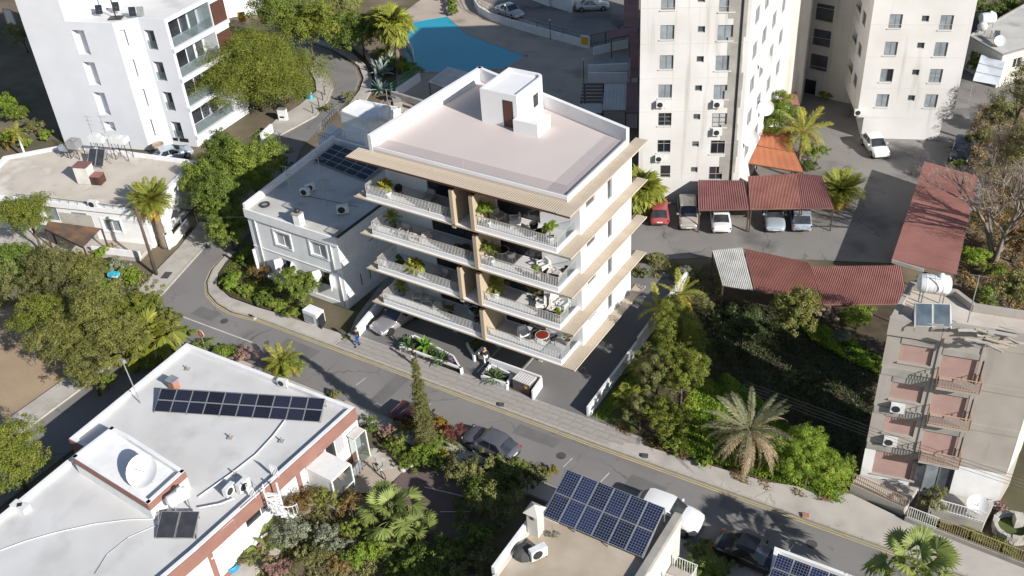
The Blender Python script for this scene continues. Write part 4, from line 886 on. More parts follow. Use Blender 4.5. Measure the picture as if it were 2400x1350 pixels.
# glazed porch on its facade and canopy at the street end
po = thing('glazed_porch', 'white box porch with glass walls against the white-roofed house', 'porch', P(765,1150,0))
u, z = HE.uv(5, 742, 1100); a0 = HE.pt(5, u-.9, 0, .08); a1 = HE.pt(5, u+.9, 0, .08); b0 = HE.pt(5, u-.9, 0, 2.3); b1 = HE.pt(5, u+.9, 0, 2.3)
part(po, 'roof', MB().prism([a0[:2], b0[:2], b1[:2], a1[:2]], 2.75, 2.9), 'paint')
for p in (b0, b1, a1, a0): part(po, 'post', MB().box(p[0]-.05,p[0]+.05,p[1]-.05,p[1]+.05,0,2.745), 'paint')
part(po, 'side_panel', MB().prism([(a0[0]+.06,a0[1]-.01),(b0[0]-.06,b0[1]-.01),(b0[0]-.06,b0[1]+.03),(a0[0]+.06,a0[1]+.03)], .1, 2.74), 'paint')
for zz in (.1, 1.35): part(po, 'glass_panel', MB().prism([(b0[0]-.02,b0[1]+.06),(b0[0]+.01,b0[1]+.06),(b1[0]+.01,b1[1]-.06),(b1[0]-.02,b1[1]-.06)], zz, zz+1.18), 'glassb')
part(po, 'transom', MB().bar((b0[0],b0[1],1.31), (b1[0],b1[1],1.31), .07, .07), 'paint')
cn2 = thing('entrance_canopy', 'small white glazed canopy at the street end of the white-roofed house', 'canopy', P(845,1040,0))
q = [HE.pt(5, 12.8, 0, .1)[:2], HE.pt(5, 12.8, 0, .8)[:2], HE.pt(5, 13.9, 0, .8)[:2], HE.pt(5, 13.9, 0, .1)[:2]]
part(cn2, 'roof', MB().prism(q, 2.45, 2.53), 'whites')
for p in q[1:3]: part(cn2, 'post', MB().box(p[0]-.04,p[0]+.04,p[1]-.04,p[1]+.04,0,2.44), 'paint')
part(cn2, 'glass_panel', MB().prism([(q[1][0]-.01,q[1][1]+.06),(q[1][0]+.02,q[1][1]+.06),(q[2][0]+.02,q[2][1]-.06),(q[2][0]-.01,q[2][1]-.06)], .1, 2.42), 'glassb')
# --- house with blue solar roof, bottom centre
HF = Bld('solar_roof_house', 'beige house with a sandy flat roof carrying big blue solar panels', [(4.9,-9.6),(5.0,-13.2),(5.1,-24),(12.4,-24),(12.3,-9.6)], 0, 4.2)
HF.walls('cream'); HF.roof('roofs', .10, .2, 'cream')
part(HF.root, 'parapet', strip((12.33,-24), (12.33,-9.55), .45, 4.1, 4.55), 'conc')
part(HF.root, 'parapet', strip((5.0,-13.0), (5.05,-18.1), -.22, 4.1, 4.75), 'white')
part(HF.root, 'white_roof_patch', MB().box(5.25,6.3,-13.3,-11.9,4.19,4.24), 'paint')
part(HF.root, 'lower_white_roof', MB().box(5.3,9.5,-24,-18.6,4.19,4.9), 'white')
part(HF.root, 'balcony', MB().box(12.35,14.0,-12.3,-10.8,1.3,1.5), 'pave')
mb = MB(); rail(mb, (13.95,-12.25,1.5), (13.95,-10.85,1.5), .95, 10, .03); rail(mb, (12.4,-10.85,1.5), (13.95,-10.85,1.5), .95, 10, .03); rail(mb, (12.4,-12.25,1.5), (13.95,-12.25,1.5), .95, 10, .03); part(HF.root, 'balcony_railing', mb, 'paint')
for p in ((13.85,-12.2),(13.85,-10.95)): part(HF.root, 'balcony_post', MB().box(p[0]-.07,p[0]+.07,p[1]-.07,p[1]+.07,0,1.3), 'cream')
ch = part(HF.root, 'chimney', MB().box(5.12,5.82,-14.75,-14.05,4.1,6.0), 'cream')
MB().add([(4.98,-14.9,6.0),(5.96,-14.9,6.0),(5.96,-13.9,6.0),(4.98,-13.9,6.0),(5.47,-14.4,6.45)], [(0,1,4),(1,2,4),(2,3,4),(3,0,4),(0,3,2,1)]).build('cap', W['cream'], ch)
MB().box(5.35,5.6,-14.77,-14.74,5.55,5.75).build('vent', W['dark'], ch)
HG = Bld('small_solar_house', 'corner of a small house with blue solar panels at the bottom edge', [P2(1815,1285,3.6), P2(1790,1420,3.6), P2(2010,1470,3.6), P2(2050,1372,3.6)], 0, 3.5)
HG.walls('cream'); HG.roof('roofw', .25, .2, 'white')
# --- grey building with pink shutters, right
HH = Bld('shuttered_building', 'grey-beige four-storey building with pink roller shutters on the right', [(19.55,2.1),(27.45,3.8),(27.8,6.3),(23.4,5.4),(22.2,6.3),(19.6,5.9)], 0, 13.0, 'building')
def shutter(e, cx, cy, w, h, d=.14):
    u, z = HH.uv(e, cx, cy); HH.hole(e, u-w/2, u+w/2, z-h/2, z+h/2, d+.05)
    m_ = MB(); HH.bx(m_, e, u-w/2, u+w/2, z-h/2, z+h/2, -d-.03, -d); s_ = part(HH.root, 'roller_shutter', m_, 'pink')
    m_ = MB(); n = int(h/.09)
    for i in range(n): HH.bx(m_, e, u-w/2+.02, u+w/2-.02, z-h/2+i*h/n+.012, z-h/2+(i+1)*h/n-.004, -d, -d+.018)
    m_.build('slats', W['pink'], s_, kind='stuff')
    m_ = MB(); HH.bx(m_, e, u-w/2-.06, u+w/2+.06, z-h/2-.07, z-h/2-.003, -.02, .10); m_.build('sill', W['grey_r'], s_)
    m_ = MB(); HH.bx(m_, e, u-w/2-.04, u+w/2+.04, z+h/2+.003, z+h/2+.42, .003, .035); m_.build('lintel_box', W['conc'], s_)
    return u, z
for cx, cy in ((2147,832), (2125,920), (2108,999)): shutter(0, cx, cy, 1.75, 1.35)
bal = []
for cx, cy in ((2252,866), (2229,953), (2207,1041)): bal.append(shutter(0, cx, cy, 2.2, 1.75))
u, z = HH.uv(0, 2097, 1090); shutter(0, 2097, 1091, 2.5, 2.0)
u, z = HH.uv(0, 2182, 1122); HH.window(0, u-1.2, u+1.2, z-1.15, z+1.15, 3, 1, 'alu', ('pane','panel_g','pane'), .14, name='glass_door')
HH.walls('grey_r'); HH.roof('roofd', .45, .25, 'grey_r')
L_ = HH.edge(0)[2]
band = Bld.__new__(Bld); band.root = HH.root; band.poly = [HH.pt(0,0,0,.02)[:2], HH.pt(0,L_,0,.02)[:2], (40,40)]; band.z0, band.z1 = 0, 3.05; band.op = {0: [(o[0], o[1], o[2], min(o[3], 3.04), .03) for o in HH.op[0][-2:]]}
band.walls('white', 'white_ground_floor', (1, 2), False)
for k in (3.05, 6.1, 9.15, 12.2): mb = MB(); HH.bx(mb, 0, 0, L_, k, k+.05, .003, .03); part(HH.root, 'storey_joint', mb, 'conc')
part(HH.root, 'side_wall', strip(HH.pt(1,0,0,.01)[:2], HH.pt(1,HH.edge(1)[2],0,.01)[:2], -.02, 3.05, 13.4), 'cream')
for z0 in (3.1, 6.15, 9.2):
    mb = MB(); HH.bx(mb, 0, .05, 2.75, z0, z0+.55, .003, .07); part(HH.root, 'spandrel', mb, 'conc')
    mb = MB(); HH.bx(mb, 0, 5.25, L_, z0+.0, z0+.45, .003, .06); part(HH.root, 'floor_band', mb, 'grey_r')
for u0 in (2.85, 5.05): mb = MB(); HH.bx(mb, 0, u0, u0+.16, 3.1, 13.3, .003, .06); part(HH.root, 'pier', mb, 'grey_r')
mb = MB(); HH.bx(mb, 0, -.05, 2.8, 12.25, 13.45, .003, .22); part(HH.root, 'roof_fascia', mb, 'grey_r')
for u, z in bal:
    bc = mb = MB(); HH.bx(mb, 0, u-1.15, u+1.15, z-1.05, z-.90, .003, .85); o = part(HH.root, 'balcony', mb, 'grey_r')
    mb = MB(); 
    for s_ in (0, 1): rail(mb, HH.pt(0,u-1.12+2.24*s_,z-.9,.03), HH.pt(0,u-1.12+2.24*s_,z-.9,.82), .85, 5, .03)
    rail(mb, HH.pt(0,u-1.12,z-.9,.82), HH.pt(0,u+1.12,z-.9,.82), .85, 14, .03, (1,.12)); mb.build('railing', W['peach'], o)
# terrace, steps and fences of that building
tr_ = thing('front_terrace', 'beige raised terrace with an open railing before the shuttered building', 'terrace', (21, 1.2, 0))
part(tr_, 'terrace_slab', MB().prism([(19.3,1.0),(22.7,.55),(23.0,2.6),(19.5,2.0)], -.05, .75), 'pave')
part(tr_, 'terrace_slab', MB().prism([(24.0,1.1),(27.1,1.4),(27.3,3.4),(24.2,2.8)], -.05, .9), 'pave')
fence_posts = [((19.4,1.05,.76),(22.7,.6,.76),'beige',26), ((24.0,1.15,.92),(27.1,1.45,.92),'paint',18)]
for a, b, m_, n in fence_posts:
    mb = MB(); rail(mb, a, b, .85, n, .04, (1,.1)); part(tr_, 'railing', mb, m_)
fn = thing('street_fence', 'beige metal picket fence along the pavement before the shuttered building', 'fence', (26, .1, 0))
part(fn, 'fence_wall', MB().prism([(22.9,.1),(31,-.25),(31,-.05),(22.9,.3)], 0, .45), 'conc')
pts = [(23.0,.2,.45),(24.8,.13,.45),(26.6,.06,.45),(28.4,-.02,.45),(30.2,-.1,.45)]
for i, (a, b) in enumerate(zip(pts[:-1], pts[1:])): mb = MB(); rail(mb, a, b, .9, 14, .035, (1,.08)); part(fn, 'fence_panel', mb, 'paint' if i == 0 else 'beige')
# --- cream towers, top right
T1 = Bld('cream_tower', 'tall stained cream apartment tower with small windows and a long black drainpipe', [(-8.1,26.7),(-.1,30.7),(-2.3,48.5),(-11.5,43.5)], 0, 21.6, 'building')
for i, (x, y) in enumerate([(1566,6),(1564,76),(1562,146),(1559,214),(1558,280),(1556,343)]):
    wc(T1, 0, x, y, 1.15, 1.25, nv=2, nh=1 if i != 4 else 3, frame='alu', glass='panel_g' if i < 4 else 'pdark', d=.12, sill='tower')
for i, (x, y) in enumerate([(1644,-2),(1644,69),(1641,139),(1637,207),(1633,274),(1630,338),(1627,398)]): wc(T1, 0, x, y, .6, .55, nv=1, frame='alu', glass='pane', d=.18)
for i, (x, y) in enumerate([(1704,9),(1700,77),(1695,148),(1690,216),(1686,282),(1682,345),(1678,406)]):
    wc(T1, 0, x, y, 1.25, 1.35, nv=2, nh=1 if i != 4 else 3, frame='alu' if i != 4 else 'brnf', glass='panel_g' if i < 4 else ('curtain' if i == 4 else 'pdark'), d=.12, sill='tower')
wc(T1, 0, 1559, 402, .9, 1.25, nv=1, frame='alu', glass='pdark', d=.12)
for z in (3.6, 6.75, 9.9, 13.05, 16.2, 19.35):
    for u0 in (1.6, 5.0, 8.8, 12.6): T1.window(1, u0, u0+1.6, z, z+1.5, 2, 1, 'alu', 'panel_g', .14)
T1.walls('tower'); T1.roof('roofd', .8, .3, 'tower')
for z in (3.1, 6.2, 9.3, 12.4, 15.5, 18.6): mb = MB(); T1.bx(mb, 0, 0, 8.9, z, z+.03, .002, .012); part(T1.root, 'storey_joint', mb, 'cream')
for z0 in np.arange(0, 19.6, 1.6):
    mb = MB(); u0 = 7.35+.25*math.sin(z0*1.7); u1 = 8.55+.12*math.sin(z0*2.9); T1.bx(mb, 0, u0, u1, z0, z0+1.62+.0, .002, .011+.004*(int(z0*10) % 3)); part(T1.root, 'grey_patch', mb, 'conc')
p = T1.pt(0, 8.25, 0, .1); part(T1.root, 'drainpipe', MB().tube([(p[0],p[1],0),(p[0],p[1],21)], .06, 8), 'black', True)
T2 = Bld('link_block', 'shaded beige block set back between the two cream towers', [(-3.5,55.2),(3.0,54.6),(4,62),(-4,62)], 0, 24, 'building')
for x, y in ((1933,30), (1926,89), (1919,147)): wc(T2, 0, x, y, 1.9, 1.75, nv=2 if y == 30 else 1, frame='brnf', glass='pane', d=.15, sill='cream')
wc(T2, 0, 1897, 209, 1.35, 2.2, nv=1, frame='brnf', glass='pdark', d=.25, name='door')
for z in (3.3, 6.5, 9.7): mb = MB(); T2.bx(mb, 0, 0, 6.4, z, z+.03, .002, .012); part(T2.root, 'storey_joint', mb, 'tower')
T2.walls('cream'); T2.roof('roofd', .5, .3, 'cream')
T2b = Bld('link_pier', 'narrow bright cream stair block joining the tall tower to the link block', [(-2.35,48.3),(-1.0,50.2),(-2.2,55.3),(-4,55)], 0, 24, 'building'); T2b.walls('cream'); T2b.roof('roofd', .4, .2, 'cream')
T3 = Bld('cream_tower', 'cream apartment tower with a tree shadow near its foot, second tower from the left', [(5.6,47.3),(13.85,50.7),(11.5,60),(2.0,54.6)], 2.3, 24, 'building')
for x, y in ((2099,50), (2088,114), (2078,177), (2068,236)): wc(T3, 0, x, y, 1.15, 1.35, nv=2, frame='alu', glass='panel_g' if y != 177 else ('panel_g','pdark'), d=.12, sill='tower')
for x, y in ((2169,44), (2158,107), (2146,170), (2136,230)): wc(T3, 0, x, y, .65, .6, nv=1, frame='alu', glass='pane', d=.18)
for x, y in ((2218,53), (2205,116), (2193,178), (2182,237)): wc(T3, 0, x, y, 1.15, 1.4, nv=2, nh=1 if y != 178 else 3, frame='alu', glass='panel_g', d=.12, sill='tower')
for z in (4.2, 7.4, 10.6, 13.8, 17.0):
    T3.hole(3, .8, 3.4, z-.6, z+1.5, .7); T3.window(3, 4.4, 5.9, z, z+1.3, 2, 1, 'alu', 'pane', .14)
    m_ = MB(); T3.bx(m_, 3, .8, 3.4, z-.6, z+.35, -.06, .02); part(T3.root, 'balcony_panel', m_, 'cream')
T3.walls('tower'); T3.roof('roofd', .5, .3, 'tower')
for z in (5.4, 8.6, 11.8): mb = MB(); T3.bx(mb, 0, 0, 8.8, z, z+.03, .002, .012); part(T3.root, 'storey_joint', mb, 'cream')
part(T3.root, 'plinth', MB().prism([(6.2,47.6),(13.0,50.35),(11.2,58),(3.5,54)], 0, 2.3), 'tower')
# --- house at top right
HJ = Bld('grey_roof_house', 'low house with a pale grey roof and white dishes at the top right corner', [(11.2,68.4),(15.5,64.5),(20,71),(26,84),(16,84)], 0, 3.6)
wc(HJ, 1, 2384,147, 1.2, 1.1, nv=2, frame='paint', glass='pdark', d=.14); HJ.window(0, 1.0, 1.9, 1.2, 2.4, 1, 1, 'alu', 'pdark', .14)
HJ.walls('cream'); HJ.roof('roofg', .15, .2, 'conc')
# --- bits of buildings along the top edge
def simple(name, label, poly, z, m, roof='roofw', par=.2, cat='house'):
    n = len(poly)
    if sum(poly[i][0]*poly[(i+1)%n][1]-poly[(i+1)%n][0]*poly[i][1] for i in range(n)) < 0: poly = poly[::-1]
    b = Bld(name, label, poly, 0, z, cat); return b
b = simple('red_roof_house', 'corner of a red-tiled house with white shutters at the far top left', [(-88,27),(-82.5,27.5),(-80,33),(-88,36)], 4.2, 'cream'); wc(b, 0, 20, 40, 1.5, 2.0, nv=2, frame='paint', glass='paint'); b.walls('cream')
part(b.root, 'roof', MB().add([(-89,26,4.2),(-82,26.6,4.2),(-79,33.6,4.2),(-89,37,4.2),(-85.5,31,6.0)], [(0,1,4),(1,2,4),(2,3,4),(3,0,4),(0,3,2,1)]), 'redtile')
b = simple('white_garage', 'white rendered building with a dark garage opening behind the trees', [P2(527,45), P2(547,40), P2(640,30), P2(700,-40), P2(540,-40)], 4.5, 'white'); b.walls('white'); b.roof('roofw', .2, .2)
b = simple('white_villa', 'shaded white villa wall at the top edge beyond the pool', [P2(1288,14), P2(1340,30), P2(1420,-60), P2(1250,-60)], 4.0, 'white'); b.walls('white'); b.roof('roofw', .2, .2)
b = simple('pool_villa', 'white villa base above the pool terrace at the top edge', [P2(1215,-12), P2(1288,16), P2(1330,-60), P2(1230,-60)], 3.0, 'white'); b.walls('white'); b.roof('roofw', .2, .2)
# ------------------------------------------------------------------ carports and sheet roofs
def ribbed(q, n, amp, sub=4, prof='sine'):
    "ribbed sheet between corners q=[near-left, near-right, far-right, far-left]; ribs run near to far"
    a, b, c, d = [Vector(p) for p in q]; mb = MB(); k = n*sub
    for i in range(k+1):
        t = i/k; h = amp*(math.sin(2*math.pi*i/sub) if prof == 'sine' else (1 if i % sub == 0 else 0))
        for p in (a.lerp(b, t), d.lerp(c, t)): mb.v.append((p.x, p.y, p.z+h))
        for p in (a.lerp(b, t), d.lerp(c, t)): mb.v.append((p.x, p.y, p.z-.05))
    for i in range(k):
        o = 4*i; mb.f += [(o,o+4,o+5,o+1), (o+2,o+3,o+7,o+6), (o,o+2,o+6,o+4), (o+1,o+5,o+7,o+3)]; mb.m += [0]*4
    mb.f += [(0,1,3,2), (4*k,4*k+2,4*k+3,4*k+1)]; mb.m += [0, 0]; return mb
def carport(label, q, m, n, posts, amp=.04, sub=4, name='carport', cat='carport', prof='sine', back=None, group=None, drop=.0):
    t = thing(name, label, cat, (sum(p[0] for p in q)/4, sum(p[1] for p in q)/4, 0), group)
    part(t, 'roof_sheet', ribbed(q, n, amp, sub, prof), m)
    for i, j, s in posts:
        p = Vector(q[i]).lerp(Vector(q[j]), s); c = (Vector(q[0])+Vector(q[1])+Vector(q[2])+Vector(q[3]))/4; p = p.lerp(c, .04)
        part(t, 'post', MB().box(p.x-.05,p.x+.05,p.y-.05,p.y+.05,-.02,p.z-.09), 'brnf')
    for i, j in ((0, 1), (3, 2)): a = Vector(q[i]).lerp(Vector(q[j]), .01); b = Vector(q[j]).lerp(Vector(q[i]), .01); c = (Vector(q[0])+Vector(q[1])+Vector(q[2])+Vector(q[3]))/4; a = a.lerp(c, .03); b = b.lerp(c, .03); dz = Vector((0,0,-.10)); part(t, 'beam', MB().bar(a+dz, b+dz, .08, .10), 'brnf')
    return t
ST4 = ((0,1,0),(0,1,1),(2,3,0),(2,3,1))
carport('dark red ribbed carport nearest the cream tower, over the white saloon', [P(1637,492,2.35),P(1757,490,2.35),P(1745,423,2.75),P(1636,422,2.75)], 'redmetal', 22, ST4, .06, 4, prof='rib')
carport('orange-red tiled carport in the middle of the row', [P(1758,490,2.4),P(1878,488,2.4),P(1868,407,2.85),P(1753,413,2.85)], 'redtile', 34, ST4, .035)
carport('dark red ribbed carport beside the round palm', [P(1879,488,2.35),P(1955,488,2.35),P(1925,412,2.8),P(1869,407,2.8)], 'redmetal', 14, ST4, .06, 4, prof='rib')
t = carport('white corrugated end sheets of the lower carport', [P(1693,668,2.3),P(1766,680,2.3),P(1740,580,2.7),P(1669,587,2.7)], 'whites', 16, ST4, .04)
carport('long red-tiled lower carport between the white sheets and the pink end', [P(1768,679,2.3),P(1928,713,2.3),P(1896,615,2.72),P(1744,582,2.72)], 'redtile', 40, ST4, .035)
carport('faded pink-red tiled end of the lower carport with tree shadows', [P(1930,714,2.25),P(2127,712,2.25),P(2112,622,2.7),P(1899,624,2.7)], 'pinkred', 48, ST4, .035)
t = carport('big brick-red carport roof beside the bare tree', [P(2090,608,2.55),P(2167,378,2.55),P(2292,413,2.75),P(2242,643,2.75)], 'bigred', 60, ((0,1,0),(0,1,.33),(0,1,.66),(0,1,1),(2,3,0),(2,3,.5),(2,3,1)), .02)
part(t, 'white_fascia', MB().bar(P(2090,612,2.42), P(2165,634,2.42), .05, .3), 'whites')
carport('orange sheet canopy at the foot of the cream tower, lower piece', [P(1744,380,2.3),P(1884,404,2.3),P(1863,358,2.6),P(1747,338,2.6)], 'orange', 8, ST4, .012, name='canopy', cat='canopy')
carport('orange sheet canopy under the acacia, upper piece', [P(1776,341,2.6),P(1862,357,2.6),P(1852,300,2.8),P(1783,296,2.8)], 'orange', 6, ST4, .012, name='canopy', cat='canopy')
carport('small dark red canopy strip by the beige door', [P(1806,238,2.5),P(1874,246,2.5),P(1866,212,2.7),P(1832,198,2.7)], 'bigred', 6, ST4, .012, name='canopy', cat='canopy')
# structures left of the tower, in shade
carport('long dark red tiled lean-to against the tower, shaded', [P(1478,180,2.4),P(1497,180,2.4),P(1497,80,2.7),P(1476,80,2.7)], 'redtile', 8, ST4, .03, name='lean_to', cat='canopy')
carport('shaded dark red lean-to end nearest the new building', [P(1466,264,2.4),P(1496,264,2.4),P(1496,192,2.7),P(1469,192,2.7)], 'redmetal', 8, ST4, .03, name='lean_to', cat='canopy')
carport('shaded red gabled canopy by the gate at the top', [P(1432,90,2.5),P(1495,78,2.7),P(1495,62,2.9),P(1418,72,2.6)], 'redmetal', 8, ST4, .02, name='canopy', cat='canopy')
carport('tall shaded dark red roof at the top beside the tower', [P(1462,62,2.7),P(1497,64,2.7),P(1497,-10,3.0),P(1463,-10,3.0)], 'bigred', 8, ST4, .02, name='canopy', cat='canopy')
carport('grey sheet shelter roof in the shade beside the tower', [P(1412,258,2.4),P(1467,258,2.4),P(1470,196,2.6),P(1417,196,2.6)], 'roofg', 6, ST4, .015, name='shelter', cat='shelter')
carport('low grey shelter roof with a slatted hole near the pool terrace', [P(1355,266,2.2),P(1411,264,2.2),P(1412,243,2.35),P(1358,243,2.35)], 'roofg', 8, ST4, .015, name='shelter', cat='shelter')
pgs = thing('slatted_shelter', 'dark brown slatted pergola shelter in the shade by the pool terrace', 'pergola', P(1390,220,0))
for i in range(6): a = P(1366-i*1.2,198+i*8,2.4); b = P(1414-i*.5,198+i*8,2.4); part(pgs, 'slat', MB().bar(a, b, .45, .05), 'brownw')
for p in (P(1362,240,2.3), P(1412,240,2.3), P(1370,197,2.3), P(1414,197,2.3)): part(pgs, 'post', MB().box(p[0]-.06,p[0]+.06,p[1]-.06,p[1]+.06,0,2.35), 'brownw')
b = thing('shaded_yard_wall', 'pale low yard walls and step in shade beside the cream tower', 'wall', P(1430,150,0))
for a, c, h in (((1392,130),(1472,112),1.0), ((1378,170),(1472,166),.9), ((1378,194),(1470,194),1.2)): part(b, 'wall_section', strip(P2(*a), P2(*c), .2, 0, h), 'white')
part(b, 'paving', MB().prism([P2(1390,150), P2(1472,150), P2(1472,126), P2(1392,134)], -.05, .06), 'conc')
sh = thing('shade_sail', 'white cloth carport awning sagging beside the grey-roofed house', 'awning', P(2315,170,0))
part(sh, 'cloth', MB().add([P(2280,189,2.6), P(2340,200,2.7), P(2356,144,3.1), P(2300,128,3.0), P(2318,165,2.75), (P(2280,189,2.55)), P(2340,200,2.65), P(2356,144,3.05), P(2300,128,2.95), P(2318,165,2.7)], [(0,1,4),(1,2,4),(2,3,4),(3,0,4),(6,5,9),(7,6,9),(8,7,9),(5,8,9)]), 'sail')
for p in ((2281,188),(2340,199),(2355,145),(2301,129)): q_ = P(*p, 2.6); part(sh, 'pole', MB().tube([(q_[0],q_[1],0),(q_[0],q_[1],2.62)], .04, 6), 'steel')
mb = MB()
for t_ in (.33, .66): a = Vector(P(2280,189,2.6)).lerp(Vector(P(2300,128,3.0)), t_); c = Vector(P(2340,200,2.7)).lerp(Vector(P(2356,144,3.1)), t_); mb.bar(a+Vector((0,0,.03)), c+Vector((0,0,.03)), .04, .04)
part(sh, 'ribs', mb, 'steel')
# ------------------------------------------------------------------ pool, terrace walls, fences
pool = [P2(*p) for p in ((938,92),(950,148),(985,170),(1100,172),(1190,160),(1238,131),(1122,88),(1096,78),(1072,55),(1050,36),(1000,44),(960,52))]
m, t, N, L, b = nodes_of('pool_water'); b.inputs['Base Color'].default_value = (.02,.33,.45,1); b.inputs['Roughness'].default_value = .03; b.inputs['Specular IOR Level'].default_value = .6
tc = N.new('ShaderNodeTexCoord'); nz = N.new('ShaderNodeTexNoise'); nz.inputs['Scale'].default_value = 3.5; nz.inputs['Detail'].default_value = 4; bp = N.new('ShaderNodeBump'); bp.inputs['Strength'].default_value = .22; L.new(tc.outputs['Object'], nz.inputs['Vector']); L.new(nz.outputs[0], bp.inputs['Height']); L.new(bp.outputs[0], b.inputs['Normal'])
W['water'] = m
sheet('pool_water', pool, .0, m)
mb = MB()
for a, c in zip(pool, pool[1:]+pool[:1]): mb.v += strip(a, c, .3, -.02, .03).v; mb.f += [tuple(i+len(mb.v)-8 for i in f) for f in MB().box(0,1,0,1,0,1).f]; mb.m += [0]*6
struct('pool_edge', mb, W['deck'])
wl = thing('curved_pool_wall', 'curving low white wall with wire fence above the pool terrace', 'wall', P(1250,70,0))
cw = [P2(*p) for p in ((1108,-5),(1112,15),(1122,32),(1150,48),(1200,64),(1260,82),(1320,98),(1364,110))]
for a, c in zip(cw[:-1], cw[1:]): part(wl, 'wall_section', strip(a, c, .2, -.02, 1.0), 'white')
for a, c in zip(cw[:-1], cw[1:]): mb = MB(); rail(mb, (*a,1.0), (*c,1.0), .9, 3, .04, (1,.5)); part(wl, 'fence_panel', mb, 'steel')
p = P(1364,110); part(wl, 'end_pier', MB().box(p[0]-.1,p[0]+1.0,p[1]-.1,p[1]+.15,0,1.5), 'white'); part(wl, 'yellow_panel', MB().box(p[0]+.0,p[0]+.95,p[1]-.13,p[1]-.105,.4,1.4), 'yellowsign')
gt = thing('yard_gate', 'dark metal gate beside the yellow panel', 'gate', P(1400,100)); mb = MB(); rail(mb, P(1378,108,.05), P(1430,96,.05), 1.3, 12, .035, (1,.1)); part(gt, 'bars', mb, 'dark')

def lamp(label, px, py, h, side=0, group='short white-headed terrace lamps'):
    b_ = P(px, py); t = thing('terrace_lamp', label, 'lamp', b_, group); part(t, 'pole', MB().tube([b_, (b_[0],b_[1],h)], .04, 6), 'dark'); part(t, 'lamp_head', MB().ball((b_[0],b_[1],h+.08), .14, 8), 'plast', True)
lamp('terrace lamp post in front of the white wall, nearer the yellow panel', 1290, 92, 2.4); lamp('terrace lamp post by the left part of the white wall', 1186, 56, 2.4); lamp('terrace lamp post alone at the right end of the paving', 1368, 192, 2.6)
# pool pavilion and concrete terrace edge
pv_ = carport('striped ribbed roof of the small pavilion beside the pool', [P(1004,192,2.6),P(1040,204,2.6),P(1100,170,2.7),P(1050,157,2.7)], 'whites', 16, ((0,1,0),(0,1,1),(2,3,0),(2,3,1)), .05, 4, name='pool_pavilion', cat='pavilion', prof='rib')
tw = thing('terrace_edge', 'grey concrete terrace edge with a pale blue panel below the pool', 'terrace', P(950,240,0))
part(tw, 'concrete_beam', strip(P2(915,215,1.6), P2(1000,240,1.6), .3, .9, 1.6), 'conc'); part(tw, 'pier', MB().prism([P2(918,238), P2(935,236), P2(945,262), P2(925,265)], 0, 1.2), 'conc')
p = P(917,222,1.5); part(tw, 'blue_panel', MB().obox((p[0]+.35,p[1]-.12,.95), .8, .03, .5, math.atan2(P2(1000,240,1.6)[1]-P2(915,215,1.6)[1], P2(1000,240,1.6)[0]-P2(915,215,1.6)[0])), 'panel_g')
part(tw, 'white_wall', strip(P2(930,212,.8), P2(985,175,.8), .2, 0, 1.0), 'white')
mb = MB(); rail(mb, P(917,212,1.0), P(981,168,1.0), .8, 6, .05, (1,.55,.1)); part(tw, 'green_railing', mb, 'green')
cv = thing('curved_deck_wall', 'short curved white wall at the left end of the pool', 'wall', P(960,130)); cc_ = [P2(*p) for p in ((945,100),(957,112),(967,130),(970,150))]
for a, c in zip(cc_[:-1], cc_[1:]): part(cv, 'wall_section', strip(a, c, .18, 0, .9), 'white')
rw = thing('retaining_wall', 'curving stone retaining wall behind the outer pavement of the bend', 'wall', P(850,150)); cc_ = [P2(*p) for p in ((775,92),(800,100),(830,115),(858,138),(876,165),(882,195))]
for a, c in zip(cc_[:-1], cc_[1:]): part(rw, 'wall_section', strip(a, c, .25, 0, .9), 'conc')
hd = thing('clipped_hedge', 'narrow clipped hedge row on the terrace left of the curved wall', 'hedge', P(1062,30)); bl = [(*P2(1058+i*1.2, 4+i*8), .5, .6, .6, .55) for i in range(5)]
crown('crown', bl, 4000, .2, LM['ever'], hd, 77)
# ------------------------------------------------------------------ roof equipment
def array(label, q, nx, ny, mtl, name='solar_array', group=None, gap=.02, th=.04, legs=True, base_z=0):
    "q = corners [top-left, top-right, bottom-right, bottom-left]; each panel its own part"
    a, b, c, d = [Vector(p) for p in q]; t = thing(name, label, 'solar panels', ((a+b+c+d)/4), group); ctr = (a+b+c+d)/4
    U = ((b-a)+(c-d))/2; V = ((d-a)+(c-b))/2; lu, lv = U.length, V.length; X = U.normalized(); Z = X.cross(V.normalized()).normalized(); Z = Z if Z.z > 0 else -Z; Y = Z.cross(X)
    pw, ph = lu/nx-gap, lv/ny-gap; f = .03
    mb = MB().box(-pw/2,pw/2,-ph/2,ph/2,-th,0,0).quad((-pw/2+f,-ph/2+f,.003),(pw/2-f,-ph/2+f,.003),(pw/2-f,ph/2-f,.003),(-pw/2+f,ph/2-f,.003),1); me = mb.mesh('panel', [W['steel'], W[mtl]])
    M3 = Matrix((X, Y, Z)).transposed()
    for i in range(nx):
        for j in range(ny):
            pos = ctr+X*((i+.5)/nx-.5)*lu-Y*((j+.5)/ny-.5)*lv*(1 if (Y.dot(a-d) > 0) else -1)
            share('panel', me, t, pos-wloc(t), M3.to_euler())
    if legs:
        for k in range(max(2, nx//2)+1):
            s = k/(max(2, nx//2)); p = a.lerp(b, s); p2 = d.lerp(c, s); dz = Vector((0,0,-.06)); 
            part(t, 'rail', MB().bar(p+dz, p2+dz, .05, .05), 'steel')
            for r in (p, p2):
                if r.z-base_z > .15: part(t, 'leg', MB().bar((r.x,r.y,base_z), r+dz, .05, .05), 'steel')
    return t
zE = 3.75
array('long row of black solar panels on the white roof at bottom left', [P(377,909,zE+.75),P(761,934,zE+.75),P(751,989,zE+.12),P(361,965,zE+.12)], 10, 2, 'sol1', base_z=zE)
